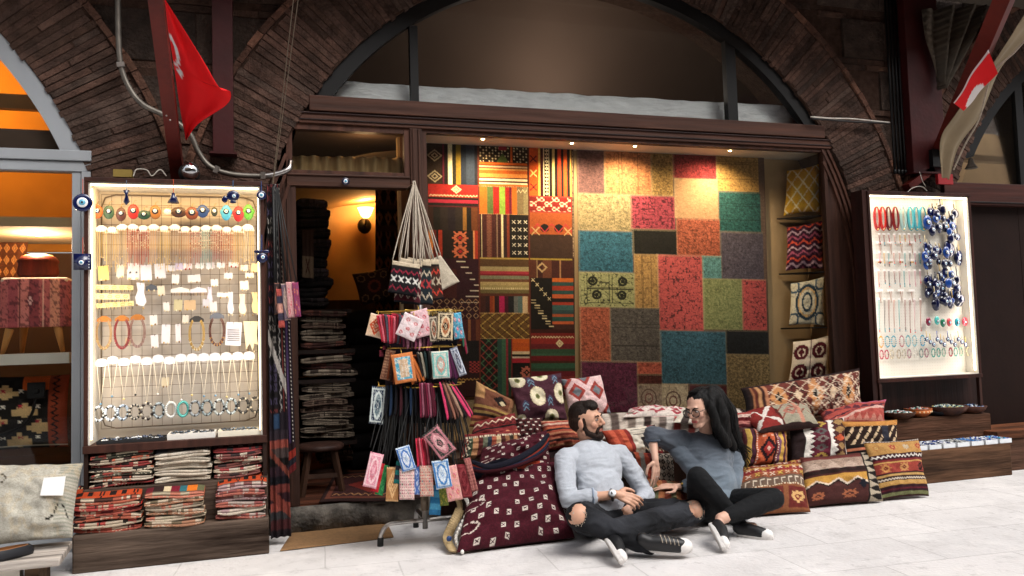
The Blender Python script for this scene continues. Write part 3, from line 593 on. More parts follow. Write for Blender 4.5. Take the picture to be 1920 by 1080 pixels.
c.vs(893, 347, 986, 400, [OR, GN, RD, '#7c9838', RD, '#5c1828', OR, '#6c5c40', '#7c7050'], [14, 12, 12, 10, 8, 5, 10, 12, 9]).zig(964, 984, 354, 3, 8, 1, CR)
c.rect(988, 362, 1072, 394, '#8c3028').check(990, 364, 1070, 392, 5, 3.6, '#c8a890').check(988, 364, 1070, 392, 15, 9, '#6c1c18')
c.vs(798, 388, 890, 432, ['#2c1810', '#1a1612', '#241c18', '#1c1418', '#241c18', '#7c5424', '#181410', '#5a3018'], [9, 12, 12, 12, 12, 6, 8, 10])
c.vs(893, 400, 950, 482, ['#2a1a16', CR, '#3a1c1a', '#5a2c24', '#3a1c1a', '#7c6450', '#3a1c1a', CR, '#2c1a1a', '#6a2c1c'], [3, 1, 8, 9, 8, 2, 6, 3, 6, 5])
for yy in range(404, 480, 5): c.dia(911, yy, 5, 3, '#6a4434', .3)
c.dashv(400, 482, 930, 1.2, 4, BK)
c.rect(950, 400, 986, 482, '#15110f').grid(952, 406, 986, 480, 3, 5, lambda s, x, y, i, j: s.x(x, y, 3.5, .8, '#c8bca8'))
c.rect(988, 394, 1072, 436, '#8c4420').rect(988, 436, 1072, 484, '#33221a').ell(1018, 424, 9, 8, '#181412').ell(1046, 424, 9, 8, '#181412').zig(990, 1072, 424, 8, 28, 1.6, '#9c2c30').x(1000, 430, 8, 1.4, '#a88c60').x(1064, 430, 8, 1.4, '#a88c60')
c.vs(798, 432, 890, 486, ['#b46c34', '#5a1c18', BK, '#8c2c1c', BK, BK, BK, '#b4784c', '#8c2c1c'], [8, 5, 4, 6, 20, 20, 8, 3, 5])
for yy in (446, 472): c.star(857, yy, 15, 14, '#a85a3c', BK).dia(857, yy, 5, 4, '#8c2020')
c.rect(893, 482, 1072, 486, '#8c7430')
c.rect(798, 486, 892, 600, '#2a1018')
for k in range(8): c.rect(850 + (k % 4) * 8 if k < 4 else 882 - (k % 4) * 8, 490 + k * 11, 866 + (k % 4) * 6 if k < 4 else 892, 492 + k * 11, '#b8a898')
c.rect(800, 505, 850, 560, '#3a1818').grid(798, 560, 892, 600, 7, 3, lambda s, x, y, i, j: s.dia(x, y, 6, 6, '#8c6c50', .7))
c.hs(893, 486, 986, 556, ['#4a3420', '#8c7c58', '#8c7850', '#8c2c34', '#6c1c24', '#6c6a54', '#5c3a28', '#9c885c', '#8c7c50', '#5c5030', '#4c281c'], [12, 5, 3, 5, 3, 6, 4, 6, 8, 6, 5]).dash(895, 985, 541, 2, 4, '#b8a880')
c.vs(893, 556, 986, 588, ['#3a1c18', '#2c1818', '#7c3018', '#8c4420', '#2c1818', '#9c1c48', '#401020', '#1c1a1c', '#5c5c58', '#4c5c58', '#b89c78', '#6c3c24'], [10, 7, 6, 3, 8, 9, 6, 10, 8, 8, 9, 3])
c.rect(893, 588, 988, 636, '#5c4020')
for k in range(-3, 9): c.m(c.box(893, 588, 988, 636) & (np.abs((c.X - 893) - k * 18 - np.abs(c.Y - 612) * 1.2) < 1.3), '#a88c48').m(c.box(893, 588, 988, 636) & (np.abs((c.X - 893) - k * 18 - 6 + np.abs(c.Y - 612) * 1.2) < .9), '#2c1a10')
c.vs(988, 486, 1072, 520, ['#4c281c', '#a88c64', '#3a1c18', '#5c3424', '#3a1c18', '#8c6444', '#3a1c18'], [12, 1, 10, 16, 14, 3, 20]).dia(1012, 500, 11, 10, '#a88c64', .6)
c.rect(988, 520, 1032, 618, '#15110f')
for k in range(5): c.x(994 + k * 8, 524 + k * 9, 3.2, .9, CR)
for k in range(11): c.rect(990 + (k // 2) * 7, 562 + k * 5, 1000 + (k // 2) * 7, 563.6 + k * 5, CR)
c.hs(1032, 520, 1074, 612, ['#a85420', '#28403c', '#8c3020', '#28403c', '#a8502c', BK, '#8c3020', '#34504c', '#2c3c3c', '#8c4428', '#24443c', '#a8502c', '#3c1c18'], [8, 8, 9, 8, 8, 8, 6, 10, 8, 6, 9, 6, 4])
c.rect(893, 636, 926, 745, '#181512')
for k in range(9): c.m(c.box(893, 636, 926, 745) & (np.abs(np.abs(c.X - 909) - np.abs((c.Y - 640 - k * 14))) < 1.2), ['#3c5c40', '#7c2c28'][k % 2])
c.vs(925, 636, 955, 745, ['#28443a', '#3c5c44', '#7c2830', '#24382c', '#6c2020'], [8, 8, 4, 6, 4])
c.hs(953, 636, 990, 682, ['#b4501c', '#a8481c', '#b4501c', '#c8b08c', BK, '#b8a090', '#9c2430'], [8, 8, 8, 6, 4, 4, 9]).rect(953, 682, 990, 745, '#141110').star(980, 700, 13, 14, '#a85c4c', '#14100f')
c.hs(988, 618, 1078, 745, ['#34140f', '#6c1c18', '#7c2420', '#5c1c20', '#2c4430', '#34503c', '#5c1418', '#3c1c14', '#2c4c38', '#2c3c2c', '#5c1820', '#6c1c18', BK, '#5c2c20', BK, '#5c1818'], [6, 8, 10, 8, 7, 4, 8, 4, 8, 5, 8, 6, 6, 6, 8, 6]).zig(990, 1074, 633, 1.5, 6, .9, CR).dia(1046, 645, 8, 8, CR, .5).dia(1046, 645, 3, 3, CR)
c.rect(793, 600, 893, 745, '#2a1214').vs(855, 600, 893, 640, [RD, '#3a1818', '#7c4c30', '#3a1818', '#5c3020'], [4, 8, 4, 8, 6]).rect(858, 640, 893, 678, '#141112').check(872, 678, 893, 700, 4, 3, '#8c3030').zig(850, 893, 712, 1.5, 7, .9, '#a87c40')
for (a, b_) in ((891, 0), (986, 0)): c.rect(a, 250, a + 2.4, 745, '#54261a')
for yy in (346, 399, 484, 588, 636): c.dash(893, 986, yy, .8, 2.4, '#a8885c')
c.dashv(262, 480, 1074.5, .9, 3, '#c8b08c').wear(.16, 7).speck(793, 250, 1077, 745, .25, 3)
hang('kilim_patchwork_hanging', 'hanging patchwork of dark red and brown kilim strips in the shop window', c, ((795, 252), (1075, 263), (1079, 742), (800, 745)), .385, ripple=2)

# shelves with four small pillows in the window corner
PW = []
c = CV(60, 60, '#c89a2c')
for k in range(-4, 8):
    c.m(np.abs((c.X + c.Y) % .34 - .17) < .022, '#e8dcb4').m(np.abs((c.X - c.Y) % .34 - .17) < .022, '#e8dcb4')
PW.append((c, ((1469, 405), (1538, 397), (1537, 307), (1475, 320)), 'small golden yellow pillow with a cream lattice on the top corner shelf', '#d8d0b0'))
c = CV(60, 60, '#3a1830')
for k in range(9): c.zig(0, 1, .06 + k * .12, .05, .3, .02, ['#c8503c', '#b89cb0', '#a0506c'][k % 3])
PW.append((c, ((1473, 508), (1544, 504), (1545, 412), (1475, 426)), 'small dark purple pillow with pink zigzags on the second corner shelf', '#3a2430'))
c = CV(60, 60, '#c8c4b4').ell(.5, .5, .34, .4, '#24384c', .55).ell(.5, .5, .27, .33, '#c8a878', .75).ell(.5, .5, .16, .22, '#24384c', .5)
for (a, b_) in ((.12, .12), (.88, .12), (.12, .88), (.88, .88)): c.ell(a, b_, .16, .16, '#34506c', .5)
c.flor(0, 0, 1, 1, '#4c6078', 5, .05, 3, .5)
PW.append((c, ((1479, 610), (1546, 611), (1546, 518), (1482, 531)), 'small white pillow with a dark blue oval medallion on the third corner shelf', '#c8c4b4'))
c = CV(60, 60, '#d8d0cc')
for (a, b_) in ((.24, .3), (.72, .3), (.24, .78), (.72, .78)): c.ell(a, b_, .2, .19, '#4c1424', .3).dia(a, b_, .09, .12, '#4c1424')
c.rect(.46, 0, .5, 1, '#4c1424')
PW.append((c, ((1478, 717), (1554, 716), (1557, 628), (1487, 641)), 'small white pillow with maroon ikat ovals leaning at the foot of the corner shelves', '#d8d0cc'))
for i, (c, q, lab, bk) in enumerate(PW):
    c.wear(.1, i)
    cs = [at(*q[0], .34), at(*q[1], .17), at(*q[2], .19), at(*q[3], .35)]
    pillow('small_pillow', lab, c, cs, .055, .06, seed=i, group='pillows on the corner shelves', back=bk, res=44, pbk=.5)
for i, (xa, ya, xb, yb) in enumerate(((1459, 409, 1556, 401), (1463, 512, 1560, 508), (1466, 612, 1563, 615))):
    a, b_ = at(xa, ya, .38), at(xb, yb, .13); z = (a.z + b_.z) / 2
    m_ = MB('#141010'); pl = [(a.x, .40), (b_.x, .13), (4.615, .13), (4.615, .40)]
    m_.hexa([(x, y, z - .012) for x, y in pl] + [(x, y, z) for x, y in pl])
    o = m_.build('corner_shelf', M['black']); tag(o, 'thin black corner shelf, ' + ['topmost', 'middle one', 'lowest'][i] + ' of three in the shop window', 'shelf', 'corner shelves in the window')

# ------------------------------------------------------------------ lamps the place has
def spot(x, y, Y, pw, blend=.9, size=75, col=(1, .76, .48), r=.03, aim=(0, .12, -1), nm='ceiling_spotlight', lab=None, fx=True):
    p = at(x, y, Y); p.z = min(p.z, 2.69)
    t = thing(nm, lab, 'spotlight', p, 'spotlights of the shop window') if lab else None
    if t and fx:
        b = MB('#c8b8a0'); b.lathe([(.001, .022), (.02, .022), (.02, .004), (.016, .004), (.014, .01)], (p.x, p.y, p.z), 16); b.build('housing', M['white'], t, True)
        MB().ball((p.x, p.y, p.z + .006), (.012, .012, .008), 10).build('lamp', M['bulbw'], t, True)
    l = bpy.data.lights.new('spot_light', 'SPOT'); l.energy = pw; l.color = col; l.spot_size = R_(size); l.spot_blend = blend; l.shadow_soft_size = r
    o = bpy.data.objects.new('spot_light', l); sc.collection.objects.link(o); o.location = p - Vector((0, 0, .03)); o.rotation_euler = Vector(aim).to_track_quat('-Z', 'Y').to_euler()
    return o
spot(1072, 259, .11, 48, 1, 150, lab='lit ceiling spotlight above the bare wall strip between the two rugs', aim=(.1, .25, -1))
spot(1190, 262, .11, 44, 1, 150, lab='lit ceiling spotlight above the orange rug patch', aim=(0, .3, -1))
spot(1368, 268, .11, 42, 1, 150, lab='lit ceiling spotlight above the gold rug patch', aim=(-.1, .3, -1))
spot(905, 250, .11, 40, 1, 150, lab='lit ceiling spotlight above the dark kilim hanging', aim=(0, .3, -1))

def point(p, e, col=(1, .6, .25), r=.04, nm='lamp_light'):
    l = bpy.data.lights.new(nm, 'POINT'); l.energy = e; l.color = col; l.shadow_soft_size = r
    o = bpy.data.objects.new(nm, l); sc.collection.objects.link(o); o.location = p; return o
def arealight(p, d, sx, sy, e, col, nm='strip_light'):
    l = bpy.data.lights.new(nm, 'AREA'); l.shape = 'RECTANGLE'; l.size = sx; l.size_y = sy; l.energy = e; l.color = col
    o = bpy.data.objects.new(nm, l); sc.collection.objects.link(o); o.location = p; o.rotation_euler = Vector(d).to_track_quat('-Z', 'Y').to_euler(); return o
# wall lamp in the room
p = at(683, 424, 2.9)
t = thing('wall_lamp', 'small lit wall lamp with an upturned glass shade in the dim room', 'lamp', p)
MB('#1a1210').ball(p + Vector((0, -.02, 0)), (.075, .06, .085), 14).tube([p + Vector((0, -.02, 0)), p + Vector((0, -.12, .0)), p + Vector((0, -.14, .06))], .012, 8).build('bracket', M['black'], t, True)
q = p + Vector((0, -.14, .07)); MB('#d8a860').lathe([(.03, 0), (.05, .02), (.075, .08), (.085, .1), (.08, .1), (.07, .08), (.045, .025)], q, 18).build('lamp_shade', M['bulb'], t, True)
point(q + Vector((0, -.02, .16)), 12, (1, .5, .16), .05)

# ================================================================== INSIDE THE DOORWAY
def folded(name, label, x0, x1, yf, yb, z0, h, cols, group=None, cat='folded rug', wave=.004, seed=0, layers=2, tilt=0, slope=0, m=None, nx=40, topcv=None):
    r = random.Random(seed); prof = []; L = layers; base_ = [C_(q) for q in cols]; hh = h / L; col = []                    # side outline: rounded folds at the front
    for k in range(L):
        zz = k * hh; 
        for a in (-80, -50, -20, 20, 50, 80): prof.append((yf + .012 + (.004 * (k % 2)) - .5 * hh * .9 * math.cos(R_(a)) - .006, zz + hh / 2 + hh / 2 * math.sin(R_(a)) * .96))
    NT = 8 if topcv is not None else 2; prof += [(yf + .012 + (yb - yf - .012) * (q + .5) / (NT - .5), h) for q in range(NT)] + [(yb, 0), ((yf + yb) / 2, 0), (yf + .08, 0)]
    n = len(prof); v = []; f = []; fc = []; ph = r.uniform(0, 6); ph2 = r.uniform(0, 6); cols = [C_(q) for q in cols]
    for i in range(nx + 1):
        u = i / nx; x = x0 + (x1 - x0) * u; e = min(u, 1 - u) * 8; e = min(1, .55 + .45 * e)
        for (y, z) in prof:
            fr = max(0, 1 - (y - yf) / max(yb - yf, .01))
            v.append((x, y + (math.sin(u * 5 + ph) * wave * 1.6 + math.sin(u * 13 + ph2) * wave * .6) * (fr > .6), z0 + h / 2 + (z - h / 2) * (e if y < yf + .1 else 1) + math.sin(u * 4.4 + ph) * wave * fr + tilt * u + slope * max(0, y - yf) * (z > h * .5)))
    sw_ = []
    while len(sw_) < 60: sw_ += [r.random()] * r.choice([1, 2, 3, 5, 7])
    for i in range(nx):
        ci_ = cols[int(sw_[i % 60] * len(cols)) % len(cols)]
        for k in range(n):
            l = (k + 1) % n; f.append((i * n + k, (i + 1) * n + k, (i + 1) * n + l, i * n + l))
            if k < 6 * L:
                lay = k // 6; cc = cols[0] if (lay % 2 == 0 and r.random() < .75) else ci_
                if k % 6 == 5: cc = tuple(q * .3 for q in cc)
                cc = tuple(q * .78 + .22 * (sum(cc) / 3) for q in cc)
            elif topcv is not None: cc = tuple(topcv.a[max(0, min(topcv.h - 1, int((1 - (k - 6 * L + .5) / NT) * topcv.h))), int((i + .5) / nx * topcv.w) % topcv.w])
            else: cc = ci_
            fc.append(cc)
    f += [tuple(range(n)), tuple(nx * n + k for k in range(n - 1, -1, -1))]; fc += [cols[0]] * 2
    o = raw_mesh(name, v, f, m or M['cloth'], None, True, fcol=fc); return tag(o, label, cat, group)
KC = [['#6a1f1a', '#b8a888', '#2a1c18', '#8c3c24'], ['#8a7c68', '#b8ac98', '#6a5c4c'], ['#5a1818', '#c8642c', '#2a2420', '#a89070'], ['#a09078', '#7c2c24', '#c8b898'], ['#3a3a44', '#b8a890', '#6a2420'], ['#b04a24', '#3a2018', '#c8a060'], ['#7c2c30', '#c8b8a0', '#38241c']]
DKC = [['#5a4438', '#7c6854', '#34241c'], ['#6a5c4c', '#8c7c68', '#3a2e26'], ['#3c201c', '#6a3a2c', '#4c3c30'], ['#241f20', '#3a3034']]
# stacks of folded rugs left in the doorway: px left, right, bottom y, top y, depth
def rugstack(xl, xr, yb_, yt, Y, dep, n, pal, where, grp, seed=0, bulge=.03, layers=2):
    a, b_ = at(xl, yb_, Y), at(xr, yb_, Y); zt = at((xl + xr) / 2, yt, Y).z; z = max(a.z, b_.z) if False else (a.z + b_.z) / 2; h = (zt - z) / n; r = random.Random(seed)
    for k in range(n):
        lab = ORD[k] + ' folded rug up in ' + where
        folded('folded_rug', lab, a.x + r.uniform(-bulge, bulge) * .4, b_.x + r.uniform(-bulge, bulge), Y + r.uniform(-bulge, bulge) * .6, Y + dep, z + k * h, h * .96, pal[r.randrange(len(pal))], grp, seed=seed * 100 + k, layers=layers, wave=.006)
G1 = 'folded rugs stacked inside the doorway'
rugstack(566, 660, 822, 712, .75, .5, 9, DKC[:2] + DKC[:1], 'the pale brown stack behind the stool', G1, 1, layers=3)
rugstack(566, 664, 706, 655, .75, .5, 4, DKC[1:3], 'the middle stack inside the doorway', G1, 2)
rugstack(566, 648, 652, 582, .78, .5, 6, DKC[:3], 'the striped stack at the middle of the doorway wall', G1, 3)
rugstack(560, 622, 575, 372, .95, .5, 11, [DKC[3], ['#1c1a1c', '#2a2224']], 'the tall dark stack near the doorway ceiling', G1, 4)
rugstack(598, 658, 868, 834, 1.0, .45, 3, DKC[:2], 'the low stack on the floor behind the stool', G1, 5)
t = thing('rug_shelving', 'dark timber shelving carrying the folded rugs inside the doorway', 'shelving', at(560, 700, 1.2))
a = at(566, 822, .75); b_ = at(664, 822, .75); zz = [at(612, yy, .78).z for yy in (826, 709, 654)] + [at(612, 579, .95).z]
bb = MB('#1c100c')
for k, z_ in enumerate(zz): MB('#1c100c').box((a.x - .05, .74 if k < 3 else .9, z_ - .035), (b_.x + .02, 1.4, z_ - .006)).build('shelf_board', M['wood'], t)
MB('#1c100c').box((a.x - .09, .72, .16), (a.x - .05, 1.45, 2.7)).build('shelf_side', M['wood'], t)
# stool
p = gr(600, 900, .16); p = at(602, 900, .42); sx, sy = p.x, .42
t = thing('stool', 'plain brown wooden stool with splayed legs inside the doorway', 'stool', (sx, sy, .16))
zt = at(602, 832, .42).z
MB('#33201a').lathe([(.001, 0), (.155, 0), (.165, .012), (.165, .03), (.15, .042), (.001, .044)], (sx, sy, zt - .04), 28).build('seat', M['wood'], t, True)
for (i, j) in ((-1, -1), (1, -1), (1, 1), (-1, 1)):
    MB('#38251b').bar((sx + i * .14, sy + j * .12, .161), (sx + i * .085, sy + j * .08, zt - .035), .034, .034).build('leg', M['wood'], t)
for j in (-1, 1): MB('#38251b').bar((sx - .115, sy + j * .105, .29), (sx + .115, sy + j * .105, .29), .02, .03).build('stretcher', M['wood'], t)
for i in (-1, 1): MB('#38251b').bar((sx + i * .117, sy - .1, .33), (sx + i * .117, sy + .1, .33), .02, .03).build('stretcher', M['wood'], t)
# floor rug inside
c = CV(90, 60, '#2c1a18').rect(.05, .08, .95, .92, '#6a3a2c').rect(.09, .13, .91, .87, '#3a1c1c').zig(.1, .9, .2, .03, .07, .012, '#a87c54').zig(.1, .9, .8, .03, .07, .012, '#a87c54').dia(.5, .5, .3, .3, '#7c2c24', .6).dia(.5, .5, .14, .14, '#a87c54').wear(.2)
cs = [gr(598, 942, .17), gr(765, 938, .17), Vector((1.35, 1.1, .17)), Vector((.55, 1.1, .17))]; cs[1].x = 1.02
U, V = np.meshgrid(np.linspace(0, 1, 90), np.linspace(1, 0, 60)); P = bil(cs, U, V); P[..., 2] += .004 * np.sin(U * 9) + .003; nrm = np.array([0, 0, -.006])
tag(sheet('floor_rug', c, P, M['cloth'], None, off=nrm), 'worn dark bordered rug on the floor just inside the doorway', 'rug')
# dim things in the room
c = CV(60, 80, '#241410')
for k in range(8): c.hs(0, k / 8, 1, (k + 1) / 8, ['#1c100c', '#4a2c1c'], [3, 1]); c.grid(0, k / 8, 1, (k + .75) / 8, 6, 1, lambda s, x, y, i, j: (s.dia(x, y, .07, .04, '#8c5a34', .4) if k % 2 else s.x(x, y, .05, .016, '#7c4c30')))
hang('wall_kilim', 'dark geometric kilim hanging on the back wall beside the wall lamp', c.wear(.2), ((704, 352), (800, 354), (800, 690), (704, 690)), 2.2)
c = CV(60, 60, '#3a2420').ell(.5, .5, .2, .2, '#7c3c2c', .4)
for (a, b_) in ((.18, .2), (.82, .2), (.18, .8), (.82, .8), (.5, .12), (.5, .9)): c.ell(a, b_, .11, .11, '#8c6c4c', .5)
pillow('throw_pillow', 'dim brown pillow with ring motifs standing in the room behind the door', c, PX(((676, 575), (735, 560), (728, 500), (660, 514)), 1.5), .08, seed=9, res=40)
c = CV(60, 90, '#1c1412')
for k in range(9): c.hs(0, k / 9, 1, (k + 1) / 9, [['#2a1a18', '#3a2420', '#181214'][k % 3], '#4a382c'], [4, 1])
folded('folded_blanket', 'pile of dark folded cloth below the ring patterned pillow', at(640, 660, 1.3).x, at(770, 660, 1.3).x, 1.3, 1.9, .17, at(700, 580, 1.3).z - .17, ['#120e0e', '#1c1616', '#161214'], cat='cloth pile', layers=9, seed=77)
c = CV(40, 60, '#3a2c28').rect(0, .55, 1, 1, '#6a5a4a').x(.5, .75, .15, .04, '#3a1c18')
hang('hanging_cloth', 'small pale bordered cloth hanging from the tall dark rug stack', c, ((566, 430), (588, 432), (588, 522), (566, 520)), .85, cat='cloth')
# mat on the street
c = CV(60, 30, '#8a6844').speck(0, 0, 1, 1, .2).wear(.15)
cs = [gr(525, 1033, .006), gr(738, 1007, .006), gr(722, 972, .006), gr(553, 991, .006)]; U, V = np.meshgrid(np.linspace(0, 1, 60), np.linspace(1, 0, 30)); P = bil(cs, U, V); P[..., 2] += .0015 * np.sin(U * 7 + V * 4) + .002
tag(sheet('door_mat', c, P, M['card'], None, off=np.array([0, 0, -.005])), 'plain brown cardboard mat on the paving below the stone step', 'mat')

U, V = np.meshgrid(np.linspace(0, 1, 90), np.linspace(1, 0, 12)); P = bil([at(548, 324, .2), at(764, 330, .2), at(764, 296, .2), at(548, 292, .2)], U, V); P[..., 1] += .02 * np.sin(U * 60) + .012 * np.sin(U * 23 + 1)
tag(sheet('short_curtain', None, P, mat('cream_curtain', '#b89868', rough=.9, var=.2, vs=20, stretch=(1, 1, .1)), None, off=np.array([0, .004, 0]), back='#8a7050'), 'short pleated cream curtain along the foot of the window over the door', 'curtain')
point(Vector((.75, .34, 2.62)), 1.6, (1, .6, .28), .08, 'transom_glow')
# ================================================================== LEFT JEWELLERY CABINET
YF, YB = -.41, -.13
XL_, XR_ = at(157, 500, YF).x, at(496, 500, YF).x; ZT, ZB = at(320, 337, YF).z, at(330, 826, YF).z
cb = thing('jewellery_cabinet', 'tall dark wood cabinet with a warm lit jewellery grid above shelves of folded kilims', 'cabinet', ((XL_ + XR_) / 2, YF, 0))
tk = .022
MB('#3a2018').box((XL_, YF, ZB), (XL_ + tk, YB, ZT)).box((XR_ - tk, YF, ZB), (XR_, YB, ZT)).box((XL_, YF - .004, ZT - tk), (XR_, YB, ZT + .003)).box((XL_ - .004, YF - .006, ZB - .045), (XR_ + .004, YB, ZB)).build('case', M['wood'], cb, bevel=.003)
MB('#c0b6aa').box((XL_ + tk, YB - .012, ZB), (XR_ - tk, YB - .002, ZT - tk)).build('back_panel', M['board'], cb)
MB('#c8b898').box((XL_ + tk, YF + .01, ZB + .002), (XL_ + tk + .01, YB - .014, ZT - tk - .002)).box((XR_ - tk - .01, YF + .01, ZB + .002), (XR_ - tk, YB - .014, ZT - tk - .002)).box((XL_ + tk + .01, YF + .01, ZT - tk - .012), (XR_ - tk - .01, YB - .014, ZT - tk - .002)).build('lining', M['white'], cb)
MB().box((XL_ + .03, YF + .012, ZT - tk - .020), (XR_ - .03, YF + .024, ZT - tk - .0125)).box((XL_ + tk + .0105, YF + .03, ZB + .03), (XL_ + tk + .016, YF + .04, ZT - .06)).box((XR_ - tk - .016, YF + .03, ZB + .03), (XR_ - tk - .0105, YF + .04, ZT - .06)).build('led_strip', M['ledw'], cb)
cx_ = (XL_ + XR_) / 2
arealight((cx_, YF + .05, ZT - .06), (0, .35, -1), XR_ - XL_ - .1, .03, 2.3, (1, .64, .26), 'cabinet_light')
arealight((XL_ + .05, YF + .05, (ZT + ZB) / 2), (1, .8, 0), .03, ZT - ZB - .1, 1.0, (1, .86, .68), 'cabinet_light')
arealight((XR_ - .05, YF + .05, (ZT + ZB) / 2), (-1, .8, 0), .03, ZT - ZB - .1, .9, (1, .86, .68), 'cabinet_light')
b = MB('#3a322c'); YG = -.165; gx0, gx1 = XL_ + .05, XR_ - .045; gz0, gz1 = ZB + .07, ZT - .055
for k in range(17): x = gx0 + (gx1 - gx0) * k / 16; b.tube([(x, YG, gz0), (x, YG, gz1)], .0014, 5)
for k in range(24): z = gz0 + (gz1 - gz0) * k / 23; b.tube([(gx0, YG - .003, z), (gx1, YG - .003, z)], .0014, 5)
b.build('wire_grid', M['wire'], cb)
MB('#8a6a3a').tube([(gx0, YG, gz0 + .08), (gx0 + .02, YG, gz0 + .02), (gx0 + .08, YG, gz0), (gx1 - .08, YG, gz0), (gx1 - .02, YG, gz0 + .02), (gx1, YG, gz0 + .08), (gx1, YG, gz1 - .08), (gx1 - .02, YG, gz1 - .02), (gx1 - .08, YG, gz1), (gx0 + .08, YG, gz1), (gx0 + .02, YG, gz1 - .02), (gx0, YG, gz1 - .08)], .0045, 6, closed=True).build('grid_frame', M['wire'], cb, True)
# lower part
zs1 = at(330, 906, -.42).z; zs0 = at(320, 988, -.53).z; YB0 = -.53
Xa, Xb = at(135, 1030, YB0).x, at(505, 1030, YB0).x
MB('#2a1810').box((XL_, YF + .01, zs1), (XL_ + tk, YB, ZB - .046)).box((XR_ - tk, YF + .01, zs1), (XR_, YB, ZB - .046)).box((XL_ + tk, YB - .01, zs1), (XR_ - tk, YB, ZB - .046)).build('open_shelf_case', M['wood'], cb)
MB('#4c3f36').box((Xa + .03, -.42, 0), (XR_ + .005, YB, zs1)).build('upper_plinth', M['oldwood'], cb, bevel=.006)
MB('#5a4c42').box((Xa, YB0, 0), (Xb, -.422, zs0)).build('lower_plinth', M['oldwood'], cb, bevel=.008)
# folded kilims on the two shelves
PALS = [[['#8c2420', '#c0a888', '#2a2420'], ['#c8582c', '#3a2420', '#b8a080'], ['#4a4a3c', '#a83828', '#c8b898'], ['#2c2624', '#c86a3c', '#8c1c1c']], [['#b8a890', '#a89880', '#c8bca8'], ['#a89c88', '#c0b4a0']], [['#7c4038', '#b8a890', '#3a2c2c'], ['#a83030', '#c0b09c', '#4a4a4c']],
        [['#a8442c', '#b89c80', '#6c1c20'], ['#b03024', '#2c2420', '#b89c7c'], ['#a84c2c', '#c0ac90', '#4a2a20']], [['#a8704c', '#b8a488', '#6a5a40'], ['#c06a4c', '#a89a7c', '#8c8468']], [['#a85440', '#a89488', '#8c4440'], ['#a88484', '#b8a494', '#7c4440']]]
ST = [((160, 289), 922, 852, -.405, 7, 0, 'the upper left stack of red kilims'), ((288, 398), 905, 848, -.40, 5, 1, 'the upper middle stack of pale kilims'), ((398, 494), 895, 842, -.40, 6, 2, 'the upper right stack of kilims'),
      ((133, 266), 999, 935, -.525, 6, 3, 'the lower left stack of red orange kilims'), ((270, 385), 990, 925, -.525, 6, 4, 'the lower middle stack of tan kilims'), ((404, 501), 968, 908, -.50, 6, 5, 'the lower right stack of kilims')]
ORANGE = CV(80, 40, '#a8401f').grid(0, 0, 1, 1, 6, 2, lambda s, x, y, i, j: s.dia(x, y, .06, .2, '#1c1210', .4)).zig(0, 1, .3, .08, .1, .04, '#d8b890').wear(.2)
TOPS = [CV(30, 12, '#8c2c20').vs(0, 0, 1, 1, ['#8c2420', '#c0b090', '#3a4030', '#a03020', '#b8a080']), CV(30, 12, '#8c94a8').vs(0, 0, 1, 1, ['#8890a0', '#b8b4b0', '#6a7088', '#a8a4a0']).wear(.3), CV(30, 12, '#5a2a28').check(0, 0, 1, 1, .1, .3, '#a89088'), ORANGE, CV(30, 12, '#5c1420').vs(0, 0, 1, 1, ['#5c1420', '#2c1a18', '#c0b090', '#6c1828', '#2c6068', '#c86a20', '#5a5a40']), ORANGE]
for si, ((xl, xr), yb_, yt, Y, n, pi, where) in enumerate(ST):
    zb_ = zs1 if si < 3 else zs0; xa, xb = at(xl, yb_, Y).x, at(xr, yb_, Y).x; zt_ = at((xl + xr) / 2, yt, Y).z; h = (zt_ - zb_) / n
    if si < 3: xa, xb = max(xa, XL_ + .024), min(xb, XR_ - .024)
    for k in range(n):
        last = k == n - 1; pal = PALS[pi][k % len(PALS[pi])]
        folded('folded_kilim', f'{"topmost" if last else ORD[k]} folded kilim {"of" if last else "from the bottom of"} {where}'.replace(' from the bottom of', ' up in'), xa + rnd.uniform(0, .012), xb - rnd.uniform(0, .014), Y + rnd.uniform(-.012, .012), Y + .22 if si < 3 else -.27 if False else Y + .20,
               zb_ + k * h + .001, h * 1.0, (pal if k % 2 == 0 or last or (si in (3, 5) and k > 2) else [rnd.choice(['#b8a488', '#a8957c', '#c4b49c']), pal[0], pal[1]]), 'folded kilims on the cabinet shelves', seed=si * 20 + k, tilt=.012 if si == 2 else (.01 if si == 0 else 0), layers=2, wave=.005, topcv=TOPS[si] if last else None, slope=.26 if last else 0)

